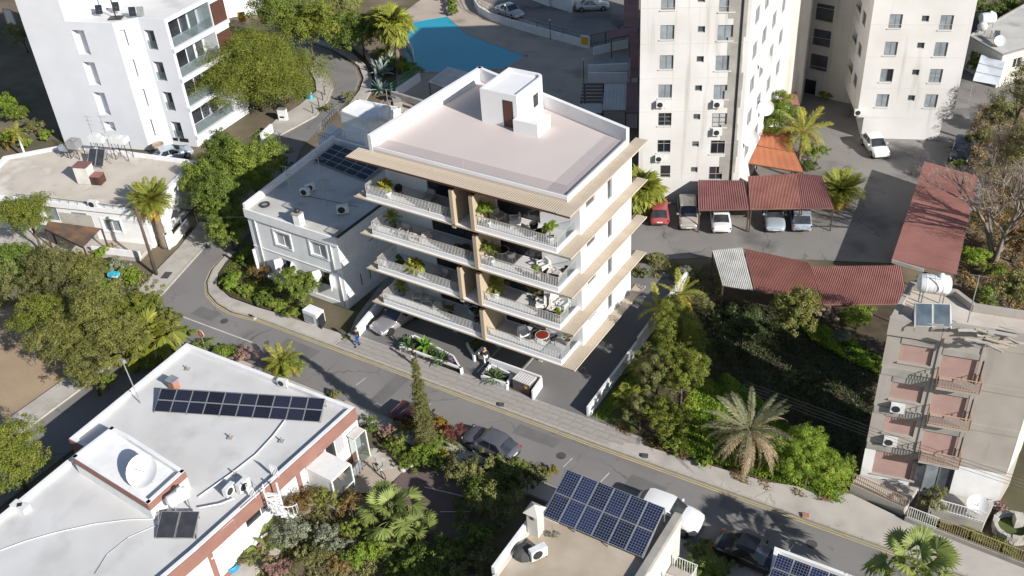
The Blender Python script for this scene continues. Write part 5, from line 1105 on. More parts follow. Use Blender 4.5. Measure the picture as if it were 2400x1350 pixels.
array('black solar panels on the corner house roof', [P(783,334,7.5),P(902,383,7.5),P(857,420,7.05),P(737,380,7.05)], 5, 4, 'sol1', base_z=6.9)
array('blue solar panels covering the bottom centre house roof', [P(1329,1100,5.6),P(1558,1189,5.6),P(1506,1308,4.5),P(1271,1207,4.5)], 6, 2, 'sol2', base_z=4.2)
array('blue solar panels at the bottom edge of the photo', [P(1825,1295,4.3),P(2030,1375,4.3),P(2005,1440,3.8),P(1795,1365,3.8)], 5, 2, 'sol2', base_z=3.6)
def ac_proto():
    t = thing('ac_unit', 'air conditioner', 'air conditioner'); part(t, 'case', MB().box(-.42,.42,-.16,.16,.06,.68), 'plast')
    m_ = MB(); m_.lathe([(.26,-.175),(.26,-.163)], (-.1,0,.37), 14, 0, 'y'); part(t, 'fan_grille', m_, 'dark'); part(t, 'foot', MB().box(-.35,-.3,-.16,.16,0,.057), 'dark'); part(t, 'foot', MB().box(.3,.35,-.16,.16,0,.057), 'dark'); return t
AC = ac_proto(); ac_used = [False]
def ac(label, loc, rz, scl=1.0, grp='air conditioner units'): place(AC, ac_used[0], loc, rz, label, grp, scl); ac_used[0] = True
ac('left of two air conditioner units on the white roof edge', P(540,1157,zE), R(95), 1.0); ac('right of two air conditioner units on the white roof edge', P(573,1147,zE), R(90), 1.1)
ac('air conditioner unit by the white roof parapet above the solar row', P(665,905,zE), R(10), .9)
ac('white air conditioner unit on the bungalow roof edge', P(222,487,3.82), R(15), 1.1)
ac('white air conditioner unit on the sandy roof', P(1262,1306,4.2), R(60), 1.2)
ac('upright air conditioner on the corner house roof, far one', P(728,448,6.92), R(70), 1.0); ac('air conditioner on the corner house roof, middle one', P(717,458,6.92), R(20), 1.0); ac('air conditioner on the corner house roof, nearest the right edge', P(805,500,6.92), R(40), 1.15)
def wall_ac(b, e, px, py, label):
    u, z = b.uv(e, px, py); a, d, l, n = b.edge(e); p = b.pt(e, u, z-.3, .22); ac(label, p, math.atan2(d[1], d[0]), .95)
wall_ac(T1, 0, 1549, 243, 'air conditioner on the cream tower left of the fourth window row'); wall_ac(T1, 0, 1682, 243, 'air conditioner on the cream tower beside the drainpipe, upper one'); wall_ac(T1, 0, 1681, 308, 'air conditioner on the cream tower beside the drainpipe, lower one'); wall_ac(T1, 0, 1546, 370, 'lowest air conditioner on the cream tower, above the palm')
wall_ac(T3, 0, 2012, 262, 'air conditioner at the lower left corner of the second tower')
wall_ac(HH, 0, 2104, 952, 'upper air conditioner on the shuttered facade'); wall_ac(HH, 0, 2087, 1030, 'lower air conditioner on the shuttered facade')
def dish(label, loc, r, az, el, stand=.5, tripod=False, grp='white satellite dishes'):
    t = thing('satellite_dish', label, 'satellite dish', loc, grp); d = Vector((math.cos(az)*math.cos(el), math.sin(az)*math.cos(el), math.sin(el))); q = d.to_track_quat('Z', 'Y'); mb = MB(); n = 20
    for k in range(6): mb.v += [tuple(q @ Vector((r*k/5*math.cos(2*math.pi*j/n), r*k/5*math.sin(2*math.pi*j/n), .28*r*(k/5)**2))+Vector((loc[0],loc[1],loc[2]+stand))) for j in range(n)]
    for k in range(5):
        for j in range(n): mb.f.append((k*n+j, k*n+(j+1)%n, (k+1)*n+(j+1)%n, (k+1)*n+j)); mb.m.append(0)
    o = part(t, 'reflector', mb, 'tank', True)
    c = Vector((loc[0],loc[1],loc[2]+stand)); part(t, 'mast', MB().bar(loc, c, .07, .07), 'steel'); part(t, 'feed_arm', MB().bar(c-d*.02, c+d*r*.9, .03, .03), 'steel')
    if tripod:
        for a in (0, 2.1, 4.2): part(t, 'strut', MB().bar((loc[0]+.5*math.cos(a),loc[1]+.5*math.sin(a),loc[2]), c, .035, .035), 'steel')
    return t
SA = R(-60)
dish('huge white satellite dish on the raised white roof', P(345,1125,4.85), 1.05, R(-75), R(52), .75, True)
for px, py, r_, lab in ((1801,253,.75,'white dish on the cream tower side above the acacia'), (1800,143,.65,'white dish on the cream tower side, highest one'), (1766,325,.72,'lowest white dish on the cream tower corner')):
    u_, z_ = T1.uv(1, px, py, -.8); dish(lab, T1.pt(1, u_, z_-.3, .55), r_, R(-70), R(18), .3)
dish('small dish on the grey roof by the blue collector', P(2342,105,3.75), .6, R(-70), R(40), .4)
def watertank(label, c, L, r, rz, zb, legs=True, knob=True, name='water_tank', m='tank'):
    "lying cylinder tank with domed ends on a frame"
    t = thing(name, label, 'water tank', (c[0], c[1], zb)); prof = [(.05,-L/2-r*.35),(r*.6,-L/2-r*.26),(r*.92,-L/2-r*.1),(r,-L/2),(r,L/2),(r*.92,L/2+r*.1),(r*.6,L/2+r*.26),(.05,L/2+r*.35)]
    mb = MB().lathe(prof, (0,0,0), 20, 0, 'x'); mb.xform((c[0],c[1],c[2]), rz); part(t, 'barrel', mb, m, True)
    if knob: part(t, 'lid', MB().ball((c[0]+math.cos(rz)*L*.2, c[1]+math.sin(rz)*L*.2, c[2]+r*.96), .22, 10, 0, -.2), m, True)
    if legs:
        for s in (-1, 1):
            for k in (-1, 1): p = (c[0]+math.cos(rz)*L*.38*s-math.sin(rz)*r*.7*k, c[1]+math.sin(rz)*L*.38*s+math.cos(rz)*r*.7*k); part(t, 'leg', MB().bar((p[0],p[1],zb), (p[0],p[1],c[2]-r*.4), .06, .06), 'steel')
        for s in (-1, 0, 1): p = (c[0]+math.cos(rz)*L*.3*s, c[1]+math.sin(rz)*L*.3*s); mb = MB().lathe([(r+.012,-.05),(r+.012,.05)], (0,0,0), 20, 0, 'x', False); mb.xform((p[0],p[1],c[2]), rz); part(t, 'strap', mb, 'plast')
    return t
def collector(label, q, n, m='coll', zb=0, grp=None):
    "solar water collector panels, q = [top-left, top-right, bottom-right, bottom-left]"
    t = array(label, q, n, 1, m, 'solar_collector', grp, .05, .08, True, zb); t['category'] = 'solar collector'; return t
p = P(2190,665,14.6); watertank('large white water tank on the roof of the shuttered building', p, 1.5, .55, R(20), 13.0)
collector('two glazed solar collectors on the shuttered building roof', [P(2145,708,14.3),P(2228,712,14.3),P(2230,768,13.3),P(2144,766,13.3)], 2, 'coll', 13.0)
p = P(416,1165,4.9); watertank('white water tank with frame on the roof by the big dish', p, 1.15, .42, R(75), zE)
collector('pair of dark solar collectors on the white roof', [P(371,1198,4.4),P(463,1198,4.4),P(460,1262,3.85),P(370,1261,3.85)], 2, 'colld', zE)
p = P(903,266,9.9); watertank('round white water tank on the corner house hut', (p[0],p[1],9.9), .5, .75, R(15), 9.1, False, False)
p = P(2315,42,4.7); watertank('white water tanks on the grey roof at top right', p, 1.4, .6, R(35), 3.7); p = P(2303,62,4.5); watertank('small round white tank below the larger one on the grey roof', p, .4, .5, R(80), 3.7, True, False)
collector('small blue collector on the grey roof at top right', [P(2325,70,4.6),P(2340,72,4.6),P(2350,98,4.0),P(2336,98,4.0)], 1, 'coll', 3.7)
# bungalow roof clutter
zD = 3.82
collector('old solar collectors on the bungalow roof', [P(213,347,5.4),P(250,350,5.4),P(238,390,4.1),P(200,388,4.1)], 2, 'colld', zD)
def boxtank(label, px, py, z, sx, sy, sz, zb, rz=R(15), m='plast'):
    c = P(px, py, z); t = thing('water_tank', label, 'water tank', (c[0],c[1],zb), 'box tanks on the bungalow roof'); part(t, 'tank', MB().obox(c, sx, sy, sz, rz), m); part(t, 'hatch', MB().obox((c[0]-.1,c[1],c[2]+sz+.002), sx*.35, sy*.5, .1, rz), m)
    for a in (-1, 1):
        for b_ in (-1, 1): x = c[0]+math.cos(rz)*a*sx*.45-math.sin(rz)*b_*sy*.45; y = c[1]+math.sin(rz)*a*sx*.45+math.cos(rz)*b_*sy*.45; part(t, 'leg', MB().bar((x,y,zb), (x,y,c[2]), .05, .05), 'dark')
    m_ = MB(); x0 = (c[0]-sx*.4,c[1]-sy*.4,zb); m_.bar(x0, (c[0]+sx*.4,c[1]-sy*.3,c[2]), .03, .03); m_.bar((c[0]+sx*.4,c[1]-sy*.3,zb), (c[0]-sx*.4,c[1]-sy*.4,c[2]), .03, .03); part(t, 'brace', m_, 'dark')
boxtank('white box tank on tall legs, right one by the tower wall', 281,333,5.6,1.6,.9,.55,zD); boxtank('white box tank on tall legs, middle one above the collectors', 231,330,5.6,1.5,.9,.6,zD); boxtank('grey caged box tank, left one by the tower corner', 176,345,4.9,1.1,1.0,.8,zD,m='steel'); boxtank('small pale blue box on a post at the left of the bungalow roof', 150,353,4.5,.9,.35,.55,zD,m='panel_g')
c = P(205,425,zD); t = thing('roof_shed', 'white ribbed metal shed with a red roof on the bungalow roof', 'shed', c); part(t, 'wall', MB().obox(c, 1.35, 1.1, 1.75, R(20)), 'whites'); part(t, 'roof', MB().obox((c[0],c[1],c[2]+1.752), 1.5, 1.25, .07, R(20)), 'redmetal')
c = P(233,428,zD); t = thing('roof_locker', 'brown metal locker beside the white shed on the bungalow roof', 'locker', c); part(t, 'body', MB().obox(c, .95, .95, .85, R(20)), 'brownw'); part(t, 'top', MB().obox((c[0],c[1],c[2]+.852), 1.0, 1.0, .04, R(20)), 'bigred')
part(t, 'door', MB().obox((c[0]+.16,c[1]-.46,c[2]+.05), .35, .03, .7, R(20)), 'dark')
def antenna(label, px, py, z0, h, arms=3, grp='tv antenna masts'):
    b_ = P(px, py, z0); t = thing('tv_antenna', label, 'antenna', b_, grp); part(t, 'mast', MB().tube([b_, (b_[0],b_[1],z0+h)], .035, 6), 'steel')
    for k in range(arms): z = z0+h*(.97-.14*k); m_ = MB(); m_.bar((b_[0]-.5+.1*k,b_[1],z), (b_[0]+.5-.1*k,b_[1]+.2,z), .025, .025); part(t, 'arm', m_, 'steel')
antenna('tall thin antenna mast on the corner house roof', 766,482,6.92,5.2,2); antenna('shorter antenna mast on the corner house roof near the parapet', 682,454,6.92,2.6,3); antenna('antenna mast leaning by the box tanks on the bungalow roof', 266,372,zD,4.6,4); antenna('thin antenna mast beside the middle box tank', 225,340,zD,3.2,3); antenna('thin antenna mast on the hut behind the corner house', 912,262,9.2,2.2,1)
antenna('crossed white pole frame on the shuttered building roof edge', 2268,755,13.3,3.2,1)
# chimneys, drums, vents
c = P(703,527,6.9); t = thing('roof_chimney', 'white chimney with a dark ball cowl on the corner house', 'chimney', c); part(t, 'stack', MB().obox(c, .62, .62, 1.1, R(5)), 'white'); part(t, 'cap', MB().obox((c[0],c[1],c[2]+1.1), .75, .75, .1, R(5)), 'conc'); part(t, 'cowl', MB().ball((c[0],c[1],c[2]+1.32), .24, 12), 'dark', True)
c = P(410,910,zE); t = thing('roof_chimney', 'small brick chimney with a metal cap beside the black solar row', 'chimney', c); part(t, 'stack', MB().obox(c, .6, .5, .75, R(0)), 'brick'); part(t, 'cap', MB().obox((c[0],c[1],c[2]+.76), .75, .65, .12, R(0)), 'steel')
c = P(621,481,6.92); t = thing('roof_hatch', 'round black hatch ring on the corner house roof', 'hatch', c); m_ = MB().lathe([(.42,0),(.42,.14),(.3,.14),(.3,.05)], c, 20); part(t, 'ring', m_, 'dark'); part(t, 'lid', MB().lathe([(.29,.0),(.29,.07),(.01,.09)], c, 16), 'steel')
c = P(1228,1300,4.2); t = thing('covered_drum', 'grey covered round tub on the sandy roof', 'tub', c); part(t, 'tub', MB().lathe([(.58,0),(.6,.2),(.55,.38),(.35,.5),(.05,.55)], c, 10), 'grey_cover')
c = P(50,1192,zE); t = thing('roof_vent', 'white square vent box with a diamond opening by the left parapet', 'vent', c); part(t, 'box', MB().obox(c, 1.2, .55, .35, R(5)), 'plast'); part(t, 'opening', MB().obox((c[0],c[1],c[2]+.353), .3, .3, .02, R(45)), 'dark')
for px, py, lab in ((540,1027,'tiny metal vent in the middle of the white roof'), (660,1035,'concrete pad under the white roof pipe, upper'), (548,1110,'concrete pad under the white roof pipe, lower'), (440,866,'small vent near the north tip of the white roof')):
    c = P(px, py, zE); t = thing('roof_fitting', lab, 'roof fitting', c); part(t, 'pad', MB().obox(c, .35, .3, .08, R(20)), 'conc'); part(t, 'pipe', MB().tube([(c[0],c[1],c[2]+.05),(c[0],c[1],c[2]+.35)], .05, 6), 'steel')
def cable(name, label, pts, r, m='black', z=None, cat='cable'):
    o = MB().tube(pts, r, 5).build(name, W[m]); return tag(o, label, cat)
def zed(seq, z): return [P(x, y, z) for x, y in seq]
cable('roof_pipe', 'white roof pipe running from the tank up to the solar row', zed(((465,1165),(500,1140),(545,1108),(600,1065),(640,1022),(668,985)), zE+.1), .05, 'plast', cat='pipe')
cable('roof_cable', 'long white cable curving across the lower white roof', zed(((0,1290),(60,1268),(130,1248),(220,1228),(300,1218),(372,1216)), zE+.03), .03, 'plast'); cable('roof_cable', 'thin dark cable across the lower white roof', zed(((222,1345),(250,1300),(300,1260),(370,1230)), zE+.03), .015, 'steel')
cable('roof_pipe', 'white pipe from the collectors to the wall edge', zed(((468,1190),(520,1180),(550,1168)), zE+.25), .05, 'plast', cat='pipe'); cable('roof_cable', 'black cable line across the corner house roof', zed(((700,455),(770,470),(840,485)), 6.96), .02)
mp = thing('roof_mast', 'thin grey mast with a small box at the left edge of the white roof', 'mast', P(330,945,zE)); a = P(330,945,zE); part(mp, 'pole', MB().tube([a, (a[0]-.7,a[1]+.2,zE+3.2)], .04, 6), 'steel'); part(mp, 'box', MB().obox((a[0]-.7,a[1]+.2,zE+3.2), .35, .2, .3), 'steel')
rl = thing('roof_lights', 'mast with floodlight panels on the white tower roof', 'mast', P(270,48,14.05)); c = P(272,42,14.05)
part(rl, 'mast', MB().tube([c, (c[0],c[1],19)], .07, 8), 'dark')
for dx_, dy_ in ((-1.9,-.4), (-.9,.9), (1.9,.6), (2.6,1.0)): part(rl, 'panel', MB().obox((c[0]+dx_,c[1]+dy_,14.3), .7, .06, .9, R(30), 0, -.3), 'pdark' if dx_ < 2 else 'steel'); part(rl, 'stand', MB().bar((c[0]+dx_,c[1]+dy_+.1,14.05), (c[0]+dx_,c[1]+dy_+.1,14.7), .04, .04), 'steel')
part(rl, 'base', MB().obox((c[0],c[1],14.05), 1.4, 1.0, .06, R(30)), 'dark')
# timber pile on the shuttered building's roof
rnd = random.Random(3)
for i in range(16):
    c = P(2262+rnd.uniform(0,120), 795+rnd.uniform(-6,24), 13.1); o = MB().obox((0,0,0), rnd.uniform(.8,1.7), rnd.uniform(.1,.22), .06, 0).build('scrap_board', W[rnd.choice(['stone','wood','pave'])]); o.location = (c[0],c[1],13.05+.05*i); o.rotation_euler = (0, rnd.uniform(-.05,.05), rnd.uniform(-.6,.5)); tag(o, 'weathered scrap board in the timber pile on the shuttered building roof', 'board', 'scrap boards piled on the roof')
# spiral stair on the white-roofed house
sp = thing('spiral_stair', 'white spiral stair climbing to the white roof', 'stair', P(672,1160,0)); cx, cy = HE.pt(5, 5.9, 0, .95)[:2]
part(sp, 'column', MB().tube([(cx,cy,0),(cx,cy,4.8)], .06, 8), 'paint')
tm = MB().add([(0,-.05,0),(.85,-.2,0),(.85,.2,0),(0,.05,0),(0,-.05,.04),(.85,-.2,.04),(.85,.2,.04),(0,.05,.04)], [(0,3,2,1),(4,5,6,7),(0,1,5,4),(1,2,6,5),(2,3,7,6),(3,0,4,7)]).mesh('tread', W['paint'])
hr = []
for i in range(17): a = R(200-i*22); share('tread', tm, sp, Vector((cx,cy,.22+i*.22))-wloc(sp), (0,0,a)); hr.append((cx+.86*math.cos(a), cy+.86*math.sin(a), 1.15+i*.22)); part(sp, 'baluster', MB().bar((hr[-1][0],hr[-1][1],hr[-1][2]-.95), hr[-1], .025, .025), 'paint')
part(sp, 'handrail', MB().tube(hr, .03, 6), 'paint'); a = HE.pt(5, 4.8, 0, .1); b_ = HE.pt(5, 6.8, 0, .1); mb = MB(); rail(mb, (a[0]-.6,a[1],4.0), (a[0],a[1],4.0), .9, 4, .03); part(sp, 'landing_rail', mb, 'paint'); mb = MB(); rail(mb, (b_[0]-.6,b_[1],4.0), (b_[0],b_[1],4.0), .9, 4, .03); part(sp, 'landing_rail', mb, 'paint')
# ------------------------------------------------------------------ vehicles
def carpaint(name, c, metal=.35): return mat(name, c, None, rough=.28, metal=metal, spec=.5, coat=.7)
CP = dict(silver=carpaint('silver_paint', (.52,.51,.50)), grey=carpaint('grey_paint', (.135,.14,.17)), red=carpaint('faded_red_paint', (.36,.075,.075), .1), dred=carpaint('dark_red_paint', (.09,.014,.02), .2), champ=carpaint('champagne_paint', (.46,.42,.37)), white=carpaint('white_car_paint', (.76,.76,.75), 0), lblue=carpaint('ice_blue_paint', (.45,.52,.58)), blk=carpaint('black_paint', (.015,.015,.018), .1), sport=carpaint('sports_silver', (.44,.41,.42), .5))
KIND = dict(   # length, width, height, belt z, hood z, boot z, windscreen base, roof front, roof rear, rear base (fractions from the rear bumper), roof inset
 hatch=(4.1,1.74,1.46,.92,.86,.90,.74,.56,.20,.06,.16), suv=(4.35,1.84,1.62,1.04,1.00,1.02,.74,.58,.16,.05,.14), sedan=(4.5,1.78,1.44,.92,.84,.90,.72,.56,.30,.17,.17),
 mpv=(4.5,1.80,1.64,1.00,.92,.98,.80,.60,.12,.04,.14), sports=(4.5,1.88,1.28,.84,.72,.80,.66,.50,.34,.10,.22), van=(5.0,1.95,1.85,1.10,1.05,1.08,.82,.68,.10,.03,.12))
def car(label, kind, paint, loc, rz, group=None, wheelm='rim', name='parked_car', rack=False):
    L, Wd, H, zb, zh, zk, wb, rf, rr, rb, ins = KIND[kind]; t = thing(name, label, 'car' if kind != 'van' else 'van', (0,0,0), group); X = lambda f: (f-.5)*L; hw = Wd/2; pm_ = CP[paint]
    stn = [(0,.38,zk*.80,.80),(.02,.30,zk*.93,.90),(.07,.24,zk,.97),(rb+.02,.22,zk+.005,1.0),(.30,.20,zb,1.0),(.5,.20,zb,.995),(wb-.03,.20,zb*.985,1.0),(wb+.05,.21,(zb+zh)/2+.01,1.0),(.90,.23,zh*.95,.98),(.965,.26,zh*.84,.90),(.99,.32,zh*.70,.80),(1.0,.40,zh*.60,.70)]
    if kind == 'sports': stn[8] = (.90,.22,zh*.93,.97); stn[9] = (.965,.22,zh*.78,.88)
    mb = MB(); n = 11
    for f, z0, z1, w in stn:
        x = X(f); h = z1-z0; w *= hw
        half = [(w*.86,z0),(w*.97,z0+.18*h),(w,z0+.48*h),(w*.975,z0+.78*h),(w*.90,z0+.95*h),(w*.62,z1+.012)]
        for y, z in half: mb.v.append((x, y, z))
        mb.v.append((x, 0, z1+.03))
        for y, z in half[::-1]: mb.v.append((x, -y, z))
    m = 13
    for i in range(len(stn)-1):
        for k in range(m-1): a = i*m+k; mb.f.append((a, a+1, a+m+1, a+m)); mb.m.append(0)
        mb.f.append((i*m+m-1, i*m, (i+1)*m, (i+1)*m+m-1)); mb.m.append(0)
    mb.f += [tuple(range(m-1,-1,-1)), tuple((len(stn)-1)*m+k for k in range(m))]; mb.m += [0, 0]
    mb.f = [f[::-1] for f in mb.f]
    smooth_by_angle(mb.build('body', pm_, t), 50)
    # greenhouse
    gb, gt = hw*.90, hw*(1-ins)*.92; z0 = zb-.03
    lo = [(X(wb), gb*.90, z0-.02), (X(wb-.09), gb, z0+.02), (X(rb+.08), gb, z0+.02), (X(rb), gb*.86, max(z0, zk-.04))]; hi = [(X(rf), gt*.90, H-.05), (X(rf-.06), gt, H-.045), (X(rr+.06), gt, H-.05), (X(rr), gt*.88, H-.09)]
    mir = lambda p: (p[0], -p[1], p[2]); lp = lambda a, b, s: tuple(a[i]*(1-s)+b[i]*s for i in range(3))
    part(t, 'windscreen', MB().add([lo[0], mir(lo[0]), mir(hi[0]), hi[0]], [(0,3,2,1)]), 'cwin'); part(t, 'rear_window', MB().add([lo[3], mir(lo[3]), mir(hi[3]), hi[3]], [(0,1,2,3)]), 'cwin')
    for s in (1, -1):
        q = (lambda p: p) if s == 1 else mir
        a0, a1 = lp(lo[1],lo[2],.0), lp(hi[1],hi[2],.0); mid_l, mid_h = lp(lo[1],lo[2],.48), lp(hi[1],hi[2],.45); mid_l2, mid_h2 = lp(lo[1],lo[2],.52), lp(hi[1],hi[2],.49)
        for c4 in ((lo[1], mid_l, mid_h, hi[1]), (mid_l2, lo[2], hi[2], mid_h2)): o = MB().add([q(p) for p in c4], [(0,1,2,3) if s == -1 else (3,2,1,0)]); part(t, 'side_window', o, 'cwin')
    pl = MB()
    for q in (lambda p: p, mir):
        pl.quad(q(lo[0]), q(lo[1]), q(hi[1]), q(hi[0])); pl.quad(q(lo[2]), q(lo[3]), q(hi[3]), q(hi[2])); pl.quad(q(lp(lo[1],lo[2],.48)), q(lp(lo[1],lo[2],.52)), q(lp(hi[1],hi[2],.49)), q(lp(hi[1],hi[2],.45)))
    part(t, 'pillars', pl, pm_)
    rg = MB(); xs = [hi[0],hi[1],lp(hi[1],hi[2],.33),lp(hi[1],hi[2],.66),hi[2],hi[3]]; rise = [.0,.02,.045,.045,.02,.0]
    for p, r_ in zip(xs, rise):
        for k in range(7): s = k/3-1; rg.v.append((p[0], p[1]*1.015*s, p[2]+.004+(r_+.03)*(1-s*s)))
    for i in range(5):
        for k in range(6): a = i*7+k; rg.f.append((a, a+1, a+8, a+7)); rg.m.append(0)
    smooth_by_angle(part(t, 'roof', rg, pm_ if kind != 'suv' or paint != 'blk' else pm_), 60)
    r = .33 if kind not in ('suv','van') else .36
    for fx in (.19, .81):
        for s in (1, -1):
            y = s*(hw-.10); wo = MB().lathe([(r*.62,-.11),(r,-.095),(r,.095),(r*.62,.11)], (X(fx), y, r), 18, 0, 'y'); w_ = part(t, 'wheel', wo, 'tyre', True)
            ri = MB().lathe([(.02,-.015),(r*.60,.0),(r*.64,-.02)], (X(fx), y+s*.108, r), 14, 0, 'y', True); ri.build('rim', W[wheelm], w_)
            ar = MB().lathe([(r*1.02,0),(r*1.15,0)], (X(fx), s*(hw*.992), r+.02), 18, 0, 'y', False); part(t, 'wheel_arch', ar, 'black')
    for s in (1, -1):
        part(t, 'headlight', MB().obox((X(.958), s*hw*.66, zh*.62), .16, .34, .15, -s*.35), 'lampw'); part(t, 'tail_light', MB().obox((X(.022), s*hw*.74, zk*.68), .12, .26, .2, s*.3), 'lampr')
        part(t, 'mirror', MB().obox((X(wb-.10), s*(hw+.04), zb+.02), .12, .2, .13, 0), pm_)
    part(t, 'number_plate', MB().obox((X(.0)-.005, 0, zk*.62), .02, .5, .12, 0), 'plate'); part(t, 'number_plate', MB().obox((X(1.0)+.004, 0, .40), .02, .5, .12, 0), 'plate')
    part(t, 'grille', MB().obox((X(.995), 0, zh*.56), .03, hw*.7, .09, 0), 'dark'); part(t, 'bumper', MB().obox((X(.0)+.02, 0, .34), .06, hw*1.3, .12, 0), 'dark'); part(t, 'bumper', MB().obox((X(1.0)-.03, 0, .26), .06, hw*1.1, .1, 0), 'dark')
    if rack:
        for s in (1, -1): part(t, 'roof_rail', MB().bar((X(rf-.05), s*gt*.8, H+.03), (X(rr+.08), s*gt*.8, H+.03), .04, .04), 'steel')
    t.location = loc; t.rotation_euler = (0, 0, rz); return t
def park(label, kind, paint, front, rear, z=0, **k):
    a = Vector(P(*front, z)); b = Vector(P(*rear, z)); d = a-b; return car(label, kind, paint, tuple((a+b)/2), math.atan2(d.y, d.x), **k)
car('silver sports car parked half under the new building', 'sports', 'sport', (-17.2, 1.75, .12), R(-103))
car('dark grey hatchback parked on the street beside the cypress', 'hatch', 'grey', (-2.9, -6.62, 0), R(176), name='parked_car')
car('dark red car half hidden by creepers behind the cypress', 'sedan', 'dred', (-8.6, -7.0, 0), R(-4))
car('white car with dark glass parked behind the blue solar roof', 'suv', 'white', (10.2, -6.6, 0), R(2))
car('black car in deep shade at the bottom right of the street', 'sedan', 'blk', (15.9, -7.1, 0), R(0))
G = 'cars in the car park'
car('faded red hatchback, leftmost car beside the cream tower', 'hatch', 'red', (-5.45,25.6,0), R(116), group=G)
car('champagne people carrier second from the left by the tower', 'mpv', 'champ', (-3.0,26.3,0), R(-63), group=G, rack=True)
car('white saloon under the first dark red carport', 'sedan', 'white', (-.2,27.0,0), R(116), group=G)
car('ice blue saloon facing out under the orange-red carport', 'sedan', 'lblue', (3.9,29.3,0), R(-66), group=G)
car('ice blue estate seen from behind under the orange-red carport', 'mpv', 'lblue', (5.9,30.3,0), R(114), group=G)
car('white hatchback parked alone near the second tower', 'hatch', 'white', (8.1,45.7,0), R(-55), group=G)
car('black car parked in the shade right of the second tower', 'suv', 'blk', (15.6,47.9,0), R(-85), group=G)
car('silver saloon behind the wire fence above the pool', 'sedan', 'silver', (*P2(1195,35),0), R(-20)); car('silver saloon parked in the dark yard at the top', 'sedan', 'silver', (*P2(1388,22),0), R(30)); car('white car cut off by the top edge near the hedge', 'hatch', 'white', (*P2(1010,-6),0), R(10))
car('pale car roof under the trees behind the bungalow', 'hatch', 'lblue', (*P2(408,372),0), R(62))
# ------------------------------------------------------------------ people
def person(label, loc, rz, stride, cols, hair, h=1.72, arms=((.1,.25),(-.15,.2)), long_hair=False):
    "one continuous skinned body; clothes and hair are shells over it"
    t = thing('person', label, 'person', (0,0,0)); k = h/1.75
    def skin(name, V, E, Rr, m, root=0):
        me = bpy.data.meshes.new(name); me.from_pydata([(x*k,y*k,z*k) for x,y,z in V], E, []); o = bpy.data.objects.new(name, me); COL.objects.link(o); o.parent = t; me.materials.append(W[m])
        md = o.modifiers.new('skin', 'SKIN'); md.use_smooth_shade = True
        for i, r in enumerate(Rr): me.skin_vertices[0].data[i].radius = (r*k, r*k); me.skin_vertices[0].data[i].use_root = (i == root)
        o.modifiers.new('sub', 'SUBSURF').levels = 1; o.modifiers['sub'].render_levels = 2; return o
    s = stride
    V = [(0,0,.95),(0,0,1.12),(0,0,1.36),(0,.0,1.47),(.01,0,1.56),(.02,0,1.66),(0,.09,.92),(.10*s,.09,.50),(-.10*s if s else 0,.09,.09),(.06+.0*s-.10*s,.09,.04),(0,-.09,.92),(.05*s,-.09,.50),(.22*s,-.09,.09),(.22*s+.10,-.09,.04),(0,.18,1.40),(arms[0][0]*.5,.235,1.12),(arms[0][0],.24,.88),(0,-.18,1.40),(arms[1][0]*.5,-.235,1.12),(arms[1][0],-.24,.88)]
    E = [(0,1),(1,2),(2,3),(3,4),(4,5),(0,6),(6,7),(7,8),(8,9),(0,10),(10,11),(11,12),(12,13),(2,14),(14,15),(15,16),(2,17),(17,18),(18,19)]
    Rr = [.13,.12,.14,.058,.085,.10,.085,.06,.042,.035,.085,.06,.042,.035,.055,.042,.032,.055,.042,.032]
    for base, sg in ((16,1),(19,-1)):
        bx0 = V[base]
        for f in range(4): V.append((bx0[0]-.03+.02*f, bx0[1], bx0[2]-.10)); V.append((bx0[0]-.025+.02*f, bx0[1]-.01*sg, bx0[2]-.165+.01*abs(f-1.5))); E += [(base,len(V)-2),(len(V)-2,len(V)-1)]; Rr += [.010,.008]
        V.append((bx0[0]+.05, bx0[1]-.01*sg, bx0[2]-.06)); E.append((base,len(V)-1)); Rr.append(.010)
    skin('body', V, E, Rr, 'skin')
    top, leg, shoe = cols
    skin('trousers', [V[i] for i in (0,6,7,8,10,11,12)], [(0,1),(1,2),(2,3),(0,4),(4,5),(5,6)], [.145,.10,.076,.06,.10,.076,.06], leg)
    skin('jacket', [V[i] for i in (0,1,2,14,15,16,17,18,19)], [(0,1),(1,2),(2,3),(3,4),(4,5),(2,6),(6,7),(7,8)], [.145,.14,.155,.07,.056,.046,.07,.056,.046], top)
    for i in (9, 13): p = V[i]; part(t, 'shoe', MB().obox((p[0]*k, p[1]*k, 0), .26*k, .09*k, .08*k), shoe)
    hv = MB().ball((0,0,0), .115*k, 12, 0, -.35); hv.v = [((.005+x*1.02)*1, y, z*1.05+1.67*k) for x, y, z in hv.v]; part(t, 'hair', hv, hair, True)
    if long_hair: part(t, 'hair', MB().tube([(-.07*k,0,1.66*k),(-.11*k,0,1.5*k),(-.10*k,0,1.36*k)], [.08*k,.075*k,.04*k], 8), hair, True)
    fc = MB().obox((.118*k,0,1.635*k), .03*k, .022*k, .035*k); part(t, 'nose', fc, 'skin')
    for sg in (-1, 1): part(t, 'eye', MB().obox((.108*k, sg*.035*k, 1.675*k), .008, .02*k, .012*k), 'dark'); 
    part(t, 'mouth', MB().obox((.106*k,0,1.595*k), .008, .045*k, .010*k), 'redsign')
    t.location = loc; t.rotation_euler = (0,0,rz); return t
person('person in a dark jacket and blue jeans walking by the low white wall', (*P2(840,808,.12),.12), R(-75), 1.0, ('jacket','jeans','black'), 'hair', 1.70, long_hair=True)
person('person in a black top and white trousers stepping past the planter', (*P2(1140,856,.12),.12), R(140), 1.0, ('blackc','whitec','blackc'), 'blond', 1.74)
person('person in a dark top behind the tip of the cypress', (*P2(974,856,.12),.12), R(-90), .6, ('jacket','greyc','black'), 'hair', 1.66)
